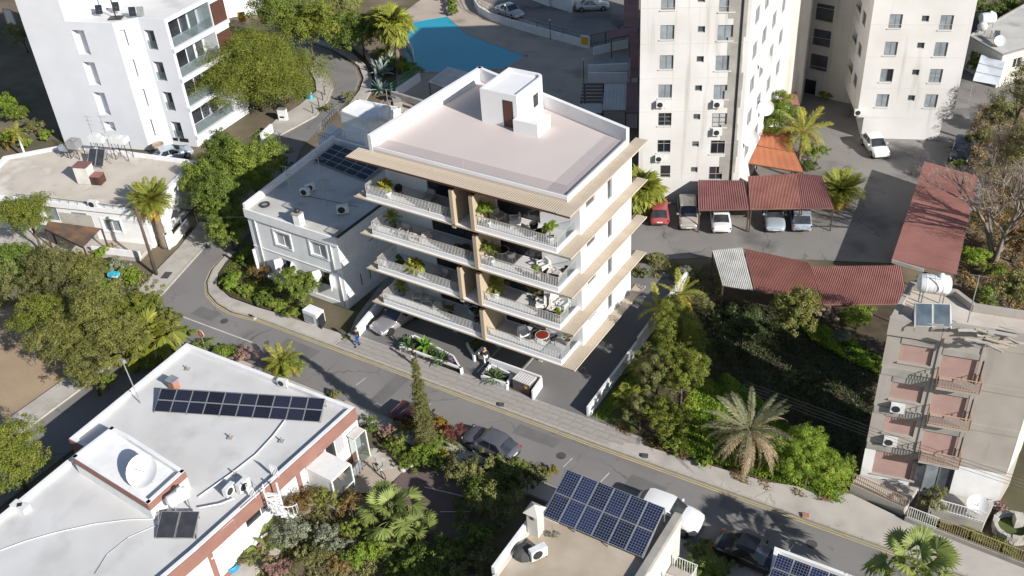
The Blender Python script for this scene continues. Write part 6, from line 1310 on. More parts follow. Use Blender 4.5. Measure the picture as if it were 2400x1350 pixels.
# ------------------------------------------------------------------ planters, bin, street furniture
def wallring(t, pts, w, h, z0=.12, m='clean', close=True):
    q = list(pts); prs = list(zip(q, q[1:]+q[:1] if close else q[1:]))
    for a, b in prs: part(t, 'planter_wall', strip(a, b, w, z0, z0+h), m)
pl1 = thing('planter', 'long white tapering planter with agaves along the pavement', 'planter', P(1010,840,.12))
q1 = [P2(937,823,.12), P2(1084,877,.12), P2(1066,846,.12), P2(970,795,.12)]
wallring(pl1, q1, .14, .55); part(pl1, 'soil', MB().prism(q1, .12, .50), 'garden')
pl2 = thing('planter', 'white angled planter wall beside the bin with one agave', 'planter', P(1165,890,.12)); q2 = [P2(1128,893,.12), P2(1190,915,.12), P2(1203,890,.12), P2(1150,865,.12)]
wallring(pl2, q2, .14, .6); part(pl2, 'soil', MB().prism(q2, .12, .45), 'garden')
wl = thing('bin_screen', 'white L-shaped screen wall around the waste bin', 'wall', P(1240,900,.12))
for a, b_ in (((1148,862),(1268,905)), ((1268,906),(1247,937))): part(wl, 'wall_section', strip(P2(*a,.12), P2(*b_,.12), .14, .12, 1.02), 'clean')
pl3 = thing('planter', 'small white V-shaped planter in the shade under the balconies', 'planter', P(1112,838,.12)); 
for a, b_ in (((1094,818),(1112,848)), ((1112,848),(1134,828))): part(pl3, 'planter_wall', strip(P2(*a,.12), P2(*b_,.12), .14, .12, .75), 'clean')
part(pl3, 'soil', MB().prism([P2(1094,818,.12), P2(1112,848,.12), P2(1134,828,.12), P2(1118,800,.12)], .12, .45), 'lawn')
bn = thing('waste_bin', 'brown waste bin with a pale ribbed lid behind the white screen', 'bin', P(1230,915,.12)); c = P(1231,912,.12); rz = R(-3)
part(bn, 'body', MB().obox(c, 1.45, .95, 1.0, rz), 'plum'); lid = part(bn, 'lid', MB().obox((c[0],c[1],c[2]+1.003), 1.5, 1.0, .06, rz), 'greyc')
for i in range(8): MB().obox((c[0]-.65+i*.185,c[1],c[2]+1.064), .05, .95, .03, rz).build('rib', W['potw'], lid)
part(bn, 'label_plate', MB().obox((c[0]+.4,c[1]-.49,c[2]+.55), .22, .02, .28, rz), 'yellowsign')
rosette('agave', 'variegated agave at the left end of the long planter', (*P2(958,812,.5),.5), 'yucca', 40, 1, 1.0); rosette('broad_leaf_plant', 'lime green broad-leaved plant in the long planter', (*P2(1000,818,.5),.5), 'banana', 13, 2, .95); rosette('agave', 'variegated agave in the right half of the long planter', (*P2(1036,845,.5),.5), 'yucca', 38, 3, .95); rosette('agave', 'variegated agave in the planter next to the bin', (*P2(1163,890,.45),.45), 'yucca', 42, 4, 1.1); rosette('broad_leaf_plant', 'small green plant between the agaves of the long planter', (*P2(1018,835,.5),.5), 'banana', 9, 7, .5)
shrub('purple lavender tuft at the tip of the long planter', (*P2(1058,848,.5),.5), .5, .35, 'lav', 700, .10, 5, 'lavender', cat='plant'); shrub('dark shaded shrub in the V-shaped planter', (*P2(1118,818,.45),.45), .8, .45, 'ever', 700, .14, 6)
# utility box by the corner house
ub = thing('gate_pillar_box', 'white meter box wall with a glazed front beside the corner house steps', 'meter box', P(735,765,.13)); c = P(733,757,.13)
part(ub, 'box', MB().obox((c[0],c[1]+.3,.13), 1.5, .9, 1.15, R(-3)), 'white'); part(ub, 'glazed_door', MB().obox((c[0]-.1,c[1]-.165,.3), 1.05, .02, .7, R(-3)), 'panel_g'); part(ub, 'gate', MB().obox((c[0]+1.05,c[1]+.1,.15), .04, .9, 1.0, R(20)), 'dark')
# signs
def sign(label, px, py, z, h, shape, m, rz, name='road_sign'):
    b_ = P(px, py, z); t = thing(name, label, 'sign', b_); part(t, 'pole', MB().tube([b_, (b_[0],b_[1],z+h)], .035, 8), 'steel'); return t, b_
t, b_ = sign('yellow warning board with a triangle on a grey post by the far road', 575, 78, 0, 2.2, 0, 0, 0)
d = Vector((CAM[0]-b_[0], CAM[1]-b_[1], 0)).normalized(); rz = math.atan2(d.y, d.x)+math.pi/2
part(t, 'board', MB().obox((b_[0]+d.x*.05,b_[1]+d.y*.05,1.55), .95, .04, 1.35, rz), 'yellowsign'); X_ = Vector((math.cos(rz), math.sin(rz), 0)); o = Vector((b_[0]+d.x*.08,b_[1]+d.y*.08,0))
part(t, 'triangle', MB().add([o-X_*.3+Vector((0,0,2.28)), o+X_*.3+Vector((0,0,2.28)), o+Vector((0,0,2.78))], [(0,1,2)]), 'redsign'); part(t, 'triangle_face', MB().add([o-X_*.2+d*.004+Vector((0,0,2.33)), o+X_*.2+d*.004+Vector((0,0,2.33)), o+d*.004+Vector((0,0,2.68))], [(0,1,2)]), 'mark')
for i in range(3): part(t, 'text_line', MB().add([o-X_*.32+Vector((0,0,1.72+i*.16)), o+X_*(.32-.06*i)+Vector((0,0,1.72+i*.16)), o+X_*(.32-.06*i)+Vector((0,0,1.80+i*.16)), o-X_*.32+Vector((0,0,1.80+i*.16))], [(0,1,2,3)]), 'redsign')
t, b_ = sign('orange-red octagonal sign seen from above at the junction', 484, 828, .05, 1.9, 0, 0, 0); part(t, 'plate', MB().lathe([(.38,-.02),(.38,.02)], (b_[0],b_[1],2.0), 8, 0, 'y'), 'mark'); part(t, 'face', MB().lathe([(.33,-.028),(.33,-.024)], (b_[0],b_[1],2.0), 8, 0, 'y'), 'orangesign'); part(t, 'bar', MB().box(b_[0]-.05,b_[0]+.05,b_[1]-.034,b_[1]-.03,1.9,2.1), 'mark')
# pole, bollards, cabinet
pb = P(367,643,.13); t = thing('utility_pole', 'tall leaning brown timber utility pole on the concrete pavement', 'pole', pb); part(t, 'pole', MB().tube([pb, (pb[0]+.0,pb[1]+.0,7.0)], [.15,.11], 10), 'bark', True); part(t, 'cross_arm', MB().bar((pb[0]-.5,pb[1],6.7), (pb[0]+.5,pb[1]+.1,6.7), .08, .08), 'bark'); part(t, 'marker_board', MB().obox((pb[0]-.35,pb[1]+.1,.13), .18, .1, 1.3, R(20)), 'mark')
for i, (px, py, lab) in enumerate(((734,265,'nearest the cabinet'),(748,250,'second from the cabinet'),(757,235,'third from the cabinet'),(762,222,'by the blue bin'),(749,166,'at the top of the bend'),(736,156,'last, under the pine edge'))):
    c = P(px, py, .13); o = MB().tube([c, (c[0],c[1],1.15)], .05, 8).build('bollard', W['dark']); tag(o, 'dark bollard on the bend pavement, '+lab, 'bollard', 'bollards along the bend')
c = P(728,232,.13); t = thing('litter_bin', 'small cyan litter bin under the pine edge', 'bin', c); part(t, 'body', MB().obox(c, .4, .35, .75), 'cyan'); part(t, 'rim', MB().obox((c[0],c[1],c[2]+.752), .44, .39, .05), 'plast')
c = P(665,280,.13); t = thing('electric_cabinet', 'pale grey electric cabinet on the bend pavement', 'cabinet', c); part(t, 'body', MB().obox(c, .95, .5, 1.25, R(20)), 'plast'); part(t, 'vent', MB().obox((c[0]+.05,c[1]-.26,c[2]+.3), .5, .02, .2, R(20)), 'dark'); part(t, 'top', MB().obox((c[0],c[1],c[2]+1.252), 1.0, .55, .05, R(20)), 'steel')
# garden wall by side street, white gate pier with boards
t = thing('garden_wall', 'short white garden wall at the side street kerb by the bungalow', 'wall', P(405,575,.1)); part(t, 'wall_section', strip(P2(395,582,.1), P2(412,572,.1), .3, 0, 1.5), 'white'); part(t, 'wall_section', strip(P2(389,560,.1), P2(395,583,.1), .2, 0, 1.5), 'white'); part(t, 'wall_section', strip(P2(412,572,.1), P2(445,530,.1), .22, 0, .9), 'white')
t = thing('garden_wall', 'low white wall stub below the bend pavement by the big pine', 'wall', P(640,330)); part(t, 'wall_section', strip(P2(618,335), P2(642,312), .25, 0, 1.1), 'white')
t = thing('shade_canopy', 'dark triangular canopy frame under the trees by the bungalow drive', 'canopy', P(435,495)); part(t, 'cloth', MB().add([P(415,487,2.2),P(455,492,2.2),P(420,508,2.2),P(415,487,2.16),P(455,492,2.16),P(420,508,2.16)], [(0,2,1),(3,4,5)]), 'pdark')
for p in ((415,487),(455,492),(420,508)): q_ = P(*p, 2.2); part(t, 'pole', MB().tube([(q_[0],q_[1],0),(q_[0],q_[1],2.18)], .03, 6), 'steel')
# stone well and white round table
c = P(2372,1238,.3); t = thing('stone_ring', 'round rubble stone planter ring in the corner garden', 'stone ring', (c[0],c[1],0)); rnd = random.Random(9)
part(t, 'ring_core', MB().lathe([(1.08,0),(1.08,.52),(.82,.52),(.82,.0)], (c[0],c[1],0), 24, closed=False), 'stone')
for k in range(22):
    for lv in range(2): a = 2*math.pi*(k+.5*lv)/22; part(t, 'stone', MB().obox((c[0]+1.0*math.cos(a), c[1]+1.0*math.sin(a), .05+lv*.32), rnd.uniform(.2,.3), rnd.uniform(.26,.32), rnd.uniform(.26,.34), a+rnd.uniform(-.2,.2)), 'stone')
part(t, 'soil', MB().lathe([(.85,0),(.85,.35)], (c[0],c[1],0), 20), 'lawn'); part(t, 'rock_pile', MB().obox((c[0]+.2,c[1]+.4,.3), .5, .6, .8, .4), 'stone')
c = P(2290,1187,1.4); dish('round white dish on the terrace of the shuttered building', (c[0],c[1],.95), .62, R(-80), R(60), .55)
# bicycle, notice frame, stones at the white-roofed house entrance
c = P(890,1112,.05); t = thing('bicycle', 'small bicycle leaning near the crazy paving', 'bicycle', c); rz = R(-20); dx = Vector((math.cos(rz), math.sin(rz), 0)); C0 = Vector(c)
for s in (-1, 1): part(t, 'wheel', MB().tube([tuple(C0+dx*s*.5+Vector((0,0,.32))+dx*.31*math.cos(a)+Vector((0,0,.31*math.sin(a)))) for a in np.linspace(0, 2*math.pi, 15)], .03, 5), 'tyre')
part(t, 'frame', MB().tube([C0-dx*.5+Vector((0,0,.32)), C0-dx*.15+Vector((0,0,.75)), C0+dx*.35+Vector((0,0,.78)), C0+dx*.5+Vector((0,0,.32))], .03, 6), 'paint'); part(t, 'saddle', MB().obox(C0-dx*.18+Vector((0,0,.8)), .26, .14, .06, rz), 'black'); part(t, 'handlebar', MB().bar(C0+dx*.35+Vector((-.0,.25,.95)), C0+dx*.35+Vector((0,-.25,.95)), .03, .03), 'dark')
a, b_ = P(832,1128,.05), P(850,1100,.05); t = thing('notice_frame', 'dark framed notice panels by the glazed porch', 'notice board', a)
for k in range(3): p0 = Vector(a).lerp(Vector(b_), k/3); p1 = Vector(a).lerp(Vector(b_), (k+.93)/3); part(t, 'panel', MB().bar(p0+Vector((0,0,.65)), p1+Vector((0,0,.65)), .04, .8), 'panel_g')
for k in range(4): p0 = Vector(a).lerp(Vector(b_), k/3.05); part(t, 'post', MB().bar(p0, p0+Vector((0,0,1.1)), .05, .05), 'dark')
sheet('forecourt_paving', [HE.pt(5,6.8,0,.1)[:2], HE.pt(5,13.9,0,.1)[:2], P2(905,1062), P2(945,1105), P2(900,1150), P2(820,1160)], .03, W['deck'])
sheet('red_drive', [P2(905,1150), P2(950,1100), P2(1030,1085), P2(1110,1140), P2(1100,1250), P2(1070,1360), P2(960,1400), P2(980,1250)], .02, W['redpav'])
mb = MB()
for a, b_ in (((993,1142),(1102,1168)), ((1030,1200),(1100,1200))): a, b_ = P(*a,.028), P(*b_,.028); mb.quad((a[0],a[1],a[2]), (b_[0],b_[1],b_[2]), (b_[0]+.05,b_[1]+.1,b_[2]), (a[0]+.05,a[1]+.1,a[2]))
struct('drive_lines', mb, W['mark'])
cpv = thing('crazy_paving', 'patch', 'x'); del cpv['label']; del cpv['category']; cpv['kind'] = 'structure'; rnd = random.Random(4)
for i in range(26):
    t_ = i/26; c = P(852+60*t_+rnd.uniform(-9,9), 1050+45*t_+rnd.uniform(-10,10), .031); n_ = rnd.randint(5,7); r_ = rnd.uniform(.16,.27); MB().prism([(c[0]+r_*math.cos(2*math.pi*k/n_)*rnd.uniform(.8,1.15), c[1]+r_*math.sin(2*math.pi*k/n_)*rnd.uniform(.8,1.15)) for k in range(n_)], .031, .05+i*.0004).build('stone', W['stone'], cpv)
for i, (px, py) in enumerate(((970,1085),(962,1092),(978,1078),(952,1098),(985,1072),(944,1104))): c = P(px, py, 0); o = MB().ball((0,0,.12), .24, 8).build('border_stone', W['stone'], None, True); o.location = (c[0],c[1],0); o.scale = (1,.8,.7); tag(o, 'pale rounded border stone edging the flower bed by the drive', 'stone', 'border stones by the drive')
c = P(272,660,0); o = MB().obox((0,0,0), .9, .5, .35, .3).build('cyan_crate', W['cyan']); o.location = (c[0],c[1],.6); tag(o, 'bright cyan and white box lying in the shrubs left of the street', 'crate')
c = P(543,1335,0); o = thing('blue_tarp_box', 'blue plastic tub half hidden below the white-roofed house wall', 'tub', c); part(o, 'tub', MB().lathe([(.5,0),(.6,.7),(.55,.7),(.45,.1)], c, 14), 'blue', True)
for px, py, lab in ((1888,1210,'rusty block lying on the kerb of the right-hand pavement'),(1512,1070,'dark clod on the kerb near the vacant lot'),(1175,950,'dry leaf heap on the kerb in front of the bin')):
    c = P(px, py, .13); o = MB().obox((0,0,0), .4, .3, .15, .4).build('kerb_debris', W['brick' if px > 1800 else 'grey_cover']); o.location = c; tag(o, lab, 'debris')
for i, (x0, x1, y0, y1) in enumerate(((-24,-20.6,-5.2,-3.9),(-2.5,.8,-4.6,-3.6),(6.5,9.0,-5.4,-4.2),(-13.5,-12.4,-6.6,-3.3),(12.5,17.5,-4.1,-3.2),(-33.5,-31.2,-5.2,-4.0))): sheet('road_patch', [(x0,y0),(x1,y0+.1),(x1+.1,y1),(x0+.05,y1+.05)], .009+i*.0002, W['asph3'])
for x, y, lab in ((-30.2,-4.6,'near the junction'),(1.6,-4.9,'opposite the bin'),(18.6,-4.2,'at the right end of the street')):
    o = MB().lathe([(.33,0),(.33,.006)], (0,0,0), 18).build('manhole_cover', W['grey_cover']); o.location = (x,y,.012); tag(o, 'round iron manhole cover in the road '+lab, 'manhole cover')
o = MB().box(-.35,.35,-.5,.5,0,.008).build('drain_grate', W['grey_cover']); o.location = P(390,645,.133); o.rotation_euler = (0,0,.35); tag(o, 'dark drain grate in the concrete pavement near the timber pole', 'drain')
# overhead wires across the right end of the street
for i, dz in enumerate((0,.25,.5,.75)): cable('overhead_wire', ('lowest','second lowest','second highest','highest')[i]+' of four thin overhead wires before the shuttered building', [(12+dz*.3,-.2,6.6+dz),(22,-.3,6.2+dz),(36,-.8,6.6+dz)], .011, 'dark', cat='wire')['group'] = 'overhead wires'
for i, dz in enumerate((0,.3)): cable('overhead_wire', ('nearer','farther')[i]+' thin overhead wire crossing the side street from the timber pole', [(pb[0],pb[1],6.7+dz*.3),(-36,-.5+dz,5.9),(-31.6,1.6,6.2)], .012, 'dark', cat='wire')['group'] = 'wires from the timber pole'
lp_ = P(2275,1180,0)
t = thing('street_pole', 'thin dark pole at the terrace gate of the shuttered building', 'pole', (23.3,.6,0)); part(t, 'pole', MB().tube([(23.3,.6,0),(23.3,.6,3.2)], .04, 8), 'dark')
# ------------------------------------------------------------------ trees, palms and shrubs
def TB(px, py, zc): p = P(px, py, zc); return (p[0], p[1], 0.0)
def tr(label, px, py, zc, rx, ry, h, mt, seed, n=None, leaf=.24, name='tree', ch=None, **k):
    n = n or int(640*rx*ry+500); return tree(name, label, TB(px, py, zc), h, (rx, ry), mt, n, leaf, seed, crown_h=ch or (h-zc)*2, **k)
def sh_(label, px, py, rx, h, mt, seed, n=None, leaf=.16, z=0, **k):
    p = P(px, py, z+h*.45); return shrub(label, (p[0], p[1], z), h, rx, mt, n or int(750*rx*rx+250), leaf, seed, **k)
PN = dict(name='pine_tree', aspect=.34, clump=.24, leaf=.28, per=80, k=18, fill=.28)
tr('huge spreading pine between the white tower and the bend', 600, 185, 3.9, 6.9, 6.6, 8.8, 'pine', 11, 62000, ch=8.4, **PN)
for i, (px, py, zc, rx, ry, h, n, lab) in enumerate(((470,425,3.6,2.0,1.9,5.8,5200,'leftmost tree of the dense green clump beside the bungalow drive'),(520,375,4.6,2.5,2.2,7.2,8200,'tall tree in the green clump nearest the white tower'),(590,395,4.4,3.0,2.6,7.4,11000,'largest tree of the green clump, next to the road'),(515,465,3.6,2.5,2.2,6.2,7400,'middle tree of the green clump over the drive'),(530,525,2.9,2.1,2.0,5.0,6200,'lowest tree of the green clump by the street corner'))):
    tr(lab, px, py, zc, rx, ry, h, 'ever' if i % 2 else 'mid', 20+i, int(n*1.5), .21, group='green clump by the street corner', k=11, clump=.24, ch=h*.92)
tr('olive shrub tree at the right edge of the green clump', 655, 375, 3.0, 1.4, 1.3, 4.4, 'olive', 26, 2600, .18)
tr('dark green tree at the top beside the yellow warning board', 655, 45, 5, 3.6, 3.0, 8.5, 'mid', 27, 7500, .30, k=9); tr('yellow-green tree overhanging the top of the bend', 722, 55, 4.6, 3.8, 3.0, 8.0, 'pine', 28, 8500, .30, k=9)
tr('shaded dark tree behind the tall palms at the top', 845, 70, 3.6, 3.6, 3.0, 6.6, 'ever', 29, 6500, .28); tr('dark tree left of the tall palms, deep in shade', 800, 60, 3.2, 3.0, 2.6, 6.0, 'olive', 30, 4500, .28)
sh_('yellow-green weeds on the verge under the pine edge', 765, 255, .7, .8, 'olive', 31); sh_('small young cypress shrub standing at the road edge', 772, 255, .45, 1.4, 'olive', 32); sh_('round shrub behind the corner house hut by the road', 818, 232, .9, 1.2, 'olive', 33)
sh_('green bush beside the green railing at the pool', 962, 165, 1.6, 1.8, 'lime', 34, 3200); sh_('bush below the tall palm beside the pool wall', 935, 150, 1.4, 1.6, 'mid', 35, 2000); sh_('shrub between the agaves and the palms', 900, 130, 1.4, 1.5, 'mid', 36, 1800)
palm('tall palm with a yellow skirt beside the pool', P(937,172), 6.0, 'wash', 60, 1, 1.45, low=-75, r=.24); palm('second tall palm just left of the pool palm', P(915,150), 5.2, 'wash', 50, 2, 1.3, low=-75, r=.24); palm('palm with yellow hanging leaves cut by the top edge', P(815,85), 4.6, 'wash', 44, 3, 1.4, low=-75, r=.24)
rosette('agave', 'big blue-green agave left of the tall palms', P(895,175), 'agave', 26, 5, 2.0); rosette('agave', 'big blue-green agave nearer the palm trunk', P(918,160), 'agave', 26, 6, 1.9); rosette('agave', 'lower blue-green agave above the dry skirt by the terrace edge', P(893,215), 'agave', 26, 8, 1.9)
sh_('dry brown agave skirt by the concrete terrace edge', 905,250,.8,1.6,'twig',37,900,.3)
tr('dusty olive tree beside the white tower at top left', 52, 85, 2.2, 1.9, 1.7, 4.4, 'olive', 38, 2600, .22)
for i, (px, py, rx, h, mt, lab) in enumerate(((15,250,1.8,2.2,'lime','bright green bush at the left edge above the bungalow'),(45,270,1.5,2.0,'mid','green bush below the dark shadow of the white tower'),(80,300,1.3,1.8,'olive','olive bush nearest the white tower foot'),(108,318,.9,1.1,'lime','small lime bush by the white ledge'),(10,330,1.7,1.9,'mid','green bush at the left edge by the low wall'),(60,335,.9,1.0,'mid','low green bush beside the bungalow roof corner'),(20,380,1.2,1.1,'olive','low olive bush at the far left below the wall'))): sh_(lab, px, py, rx, h, mt, 40+i, leaf=.2)
palm('small yellow palm on a white stem at far left', P(62,372), 3.0, 'areca', 14, 4, .7, r=.1, trunk='paint'); palm('low green palm at the left edge beside the wall', P(10,345), 1.0, 'areca', 18, 5, .9, r=.15)
palm('date palm with yellow lower fronds beside the bungalow', P(387,578), 4.9, 'date', 84, 6, .84, low=-62, r=.32)
# left-hand grove
for i, (px, py, zc, rx, ry, h, mt, n, lab, kw) in enumerate((
 (65,505,4.2,2.7,2.3,6.6,'pine',8000,'dense olive-green pine in front of the bungalow at left',{}),(40,620,2.8,3.0,2.4,5.2,'ever',6000,'dark green tree at the left edge below the pine',{}),(12,660,2.2,2.2,2.0,4.4,'olive',3400,'olive tree cut by the left edge',{}),(125,650,3.4,2.4,2.2,5.6,'olive',5200,'open olive tree with pale limbs in the left grove',{}),
 (195,640,3.2,2.2,2.0,5.2,'cedar',4800,'yellow-olive tree just below the brown pergola',{}),(110,745,3.6,2.7,2.4,6.0,'pine',6500,'pine leaning out over the sandy lot edge',{}),(150,800,3.2,2.6,2.4,5.6,'cedar',6500,'feathery conifer above the sandy lot corner',{}),(215,745,4.2,2.8,2.4,7.0,'cedar',7800,'tallest feathery conifer in the left grove',{}),
 (275,790,3.4,2.3,2.2,5.6,'cedar',5400,'feathery conifer beside the fan palm in the left grove',{}),(305,735,2.8,1.8,1.7,4.6,'pine',3600,'rounded conifer nearest the junction in the left grove',{}),(350,715,2.6,1.6,1.5,4.4,'pine',3000,'conifer touching the pavement end at the junction',{}),(210,865,2.6,1.9,1.8,4.6,'cedar',3800,'lowest feathery tree of the left grove above the street',{}),(395,755,2.2,1.4,1.3,3.6,'cedar',2200,'small conifer by the white centre line',{}))):
    tr(lab, px, py, zc, rx, ry, h, mt, 60+i, n, .26, group='left grove', k=8, aspect=.3)
for i, (px, py, rx, h, mt, lab) in enumerate(((235,600,.9,1.2,'lime','lime shrub in the bungalow garden'),(255,620,.9,1.2,'mid','green shrub beside the bungalow garden path'),(280,625,1.0,1.3,'grey','silvery shrub left of the timber pole'),(215,610,.7,1.4,'yell','yellow-leaved shrub in the bungalow garden'),(300,640,1.0,1.0,'mid','low shrub between the silvery shrub and the pole'),(245,680,1.1,1.2,'lime','lime shrub above the cyan box'),(320,655,1.0,.7,'weed','low green plants beside the concrete pavement'),(265,580,.7,.8,'twig','bare twiggy shrub by the bungalow terrace'),(435,785,1.0,1.3,'mid','green shrub at the corner of the white-roofed house'),(470,815,1.2,1.0,'mid','shrub below the orange-red sign'),(530,825,1.2,1.0,'lime','light green shrub along the white roof edge'),(575,835,1.0,1.1,'pinkl','dry pinkish shrub by the street'),(250,900,.9,1.3,'mid','green shrub in the shade beside the white roof'),(335,850,1.2,1.2,'mid','green shrub beside the low palm'))): sh_(lab, px, py, rx, h, mt, 80+i)
palm('broad fan palm at the right edge of the left grove', P(370,825), 1.6, 'wash', 30, 7, 1.35, low=-40, r=.2, skirt=False); palm('small yellow-green fan palm at the front of the left grove', P(330,850), .8, 'wash', 18, 8, 1.1, low=-20, r=.15, skirt=False)
palm('tree fern like palm beside the white roof edge by the street', P(668,880), 1.3, 'areca', 26, 9, .85, low=-30, r=.14); sh_('leafy bush under the fern palm by the street', 670,860,1.5,1.7,'mid',95,2600)
sh_('small dry cycad tuft on the street edge of the white roof', 782,925,.6,.8,'olive',96)
tr('bright green pine cut by the left edge at lower left', 25, 1075, 3.0, 2.9, 2.6, 5.4, 'pine', 97, 8500, .26, aspect=.3)
# corner garden
sh_('lime green bush at the street corner', 545, 660, 1.0, 1.6, 'lime', 100, 2200); sh_('lime green bush behind the corner pavement', 575, 602, .9, 1.5, 'lime', 101, 1700); sh_('purplish small tree in the corner garden', 612, 640, 1.0, 2.2, 'bronze', 102, 1500, .14)
tr('leafy green tree in front of the corner house', 705, 670, 2.1, 1.75, 1.5, 4.0, 'mid', 103, 4200, .24)
for i, (px, py, rx, h, mt) in enumerate(((580,685,.8,.9,'mid'),(615,705,.9,.8,'ever'),(650,715,.9,.8,'mid'),(690,735,.9,.9,'mid'))): sh_('low hedge bush along the corner pavement, number '.replace(', number ', ', ')+('nearest the bend','second from the bend','third from the bend','nearest the meter box')[i], px, py, rx, h, mt, 104+i, 1500, group='hedge bushes along the corner')
sh_('yellow-green round bush in the corner garden, left', 600, 680, .5, .6, 'lime', 109, 700); sh_('yellow-green round bush in the corner garden, right', 625, 685, .6, .7, 'lime', 110, 800); sh_('tuft of green beside the person in the dark jacket', 812, 792, .35, .4, 'lime', 111, 300)
# cypress bed
cb = (-6.75, -8.75, 0.0); t = thing('cypress', 'tall thin cypress column standing at the street edge', 'tree', cb); trunk_mb(cb, (cb[0],cb[1],7.0), .10, .03, seed=1).build('trunk', W['bark'], t, True)
bl = [(cb[0]+.08*math.sin(i*2.1), cb[1]+.08*math.cos(i*1.7), .5+i*.55, .72*(1-i/14.5)**.7, .72*(1-i/14.5)**.7, .8) for i in range(14)]; crown('crown', bl, 11000, .17, LM['olive'], t, 112, .35, .35, 30, .6, .6)
for i, (px, py, rx, h, mt, lab) in enumerate(((872,1000,.8,1.2,'ever','dark green bush at the street corner of the white-roofed house'),(910,1012,.8,1.1,'pinkl','pink dry-flowered shrub left of the cypress'),(930,1045,1.0,1.3,'mid','feathery green shrub left of the cypress foot'),(960,1005,.6,1.5,'yell','yellow-flowered shrub behind the cypress'),(1005,1060,1.2,1.4,'lime','leafy shrub at the cypress foot'),(1025,1035,.8,1.3,'lime','bright shrub right of the cypress'),(1060,1020,.9,1.2,'redl','red creeper over the dark red car'),(1045,1065,.5,.9,'yell','small yellow-flowered shrub right of the cypress'),(945,1090,.6,.7,'lime','yellow-green tuft by the border stones'),(1035,1000,.7,1.5,'yell','yellowing creeper draped toward the red car'),(975,1080,1.0,1.0,'mid','round green bush in front of the cypress'),(1020,1090,.9,.8,'ever','dark low bush at the drive edge'),(862,1062,.4,.5,'lime','small plant by the terracotta pot'))): sh_(lab, px, py, rx, h, mt, 115+i, leaf=.14)
# shaded garden of the solar house
for i, (px, py, rx, h, mt) in enumerate(((1090,1110,1.5,2.0,'olive'),(1140,1110,1.7,2.4,'olive'),(1190,1120,1.6,2.2,'ever'),(1235,1130,1.4,1.8,'olive'),(1120,1180,1.7,2.2,'ever'),(1180,1200,1.7,2.4,'olive'),(1130,1260,1.5,2.0,'ever'),(1060,1300,1.6,2.0,'ever'),(1100,1340,1.7,2.0,'olive'),(1010,1330,1.5,1.8,'ever'),(960,1330,1.4,1.4,'ever'))):
    sh_('dark shaded shrub beside the blue solar house, '+('by the grey car','behind the grey car','middle of the street side','nearest the solar roof','left of the drive line','against the house wall','half way down the drive','low on the drive edge','lowest by the house','bottom edge left','bottom edge beside the fan palm')[i], px, py, rx, h, mt, 130+i, 1500, .22, group='shaded shrubs beside the solar house')
sh_('yellow-green sunlit shrub at the corner of the blue solar roof', 1285, 1108, .7, .7, 'yell', 142, 600); sh_('dry round cactus clump on the sandy roof', 1298, 1255, .35, .35, 'grey', 143, 400, .1, 4.2)
for i, (px, py, rx, h, mt, lab, kw) in enumerate(((700,1195,1.6,2.6,'bronze','bronze conifer against the white-roofed house',{}),(770,1190,1.2,2.4,'cedar','olive conifer below the glazed porch',{}),(820,1190,1.2,2.2,'bronze','brownish shrub beside the notice frame',{}),(690,1260,1.3,2.4,'grey','silver conifer in the lower garden',{}),(765,1265,1.1,1.9,'grey','grey-green shrub in the middle of the lower garden',{}),(735,1310,1.2,1.8,'olive','olive shrub at the bottom of the lower garden',{}),(850,1310,1.1,1.5,'lime','bright lime shrub at the bottom edge',{}),(800,1290,.8,1.6,'grey','spiky silver tuft in the lower garden',{}),(800,1330,.9,1.2,'bronze','bronze shrub at the bottom edge',{}),(655,1330,1.0,1.3,'pinkl','bare pinkish twig shrub at the bottom edge',{}),(590,1310,1.0,1.2,'olive','dull green shrub by the blue tub',{}),(880,1280,1.0,1.3,'mid','green shrub left of the fan palm foot',{}),(830,1240,.9,1.5,'mid','green shrub between the porch and the fan palm',{}))): sh_(lab, px, py, rx, h, mt, 145+i, leaf=.17, **kw)
palm('wide fan palm in the lower garden', P(925,1240), .9, 'fan', 20, 10, 1.05, low=-5, r=.2, skirt=True); palm('low fan palm shoot right of the wide fan palm', P(985,1265), .3, 'fan', 9, 11, .8, low=20, r=.12, name='fan_palm'); palm('low fan palm shoot below the wide fan palm', P(945,1290), .2, 'fan', 8, 12, .75, low=20, r=.12, name='fan_palm'); palm('small dark fan palm below the white-roofed house', P(635,1290), .4, 'fan', 12, 13, .7, low=10, r=.12, name='fan_palm')
# right of the new building
FE = dict(aspect=.16, leaf=.34, per=60, k=10, clump=.24)
for i, (px, py, zc, rx, ry, h, mt, n, lab) in enumerate(((1595,790,3.4,1.9,1.8,5.8,'pine',6500,'tall feathery tree behind the white boundary wall'),(1600,880,3.0,1.8,1.8,5.2,'pine',6500,'feathery tree in the middle of the boundary hedge'),(1540,880,2.6,1.7,1.6,4.6,'olive',4800,'greyish feathery tree against the white boundary wall'),(1560,980,2.0,1.6,1.5,3.8,'pine',4200,'feathery tree nearest the pavement in the vacant lot'),(1500,960,1.9,1.2,1.1,3.4,'olive',2600,'thin feathery shrub tree at the pavement end of the wall'),(1570,730,2.6,1.2,1.2,4.4,'pine',2600,'slim feathery tree by the white sheet carport')))  : tr(lab, px, py, zc, rx, ry, h, mt, 165+i, n, group='feathery trees along the boundary wall', **FE)
palm('arching palm over the boundary wall', P(1540,790), 2.6, 'areca', 16, 14, 1.05, low=-55, r=.09); palm('second arching palm behind the boundary wall', P(1588,760), 2.8, 'areca', 18, 15, 1.0, low=-55, r=.09); palm('small green palm by the end of the boundary wall', P(1470,955), 1.0, 'wash', 14, 16, .6, r=.08); palm('yellow-green little palm at the middle of the boundary wall', P(1490,875), .5, 'areca', 14, 17, .55, r=.07); palm('small fan palm inside the boundary hedge', P(1512,935), 1.6, 'wash', 18, 18, .6, r=.08)
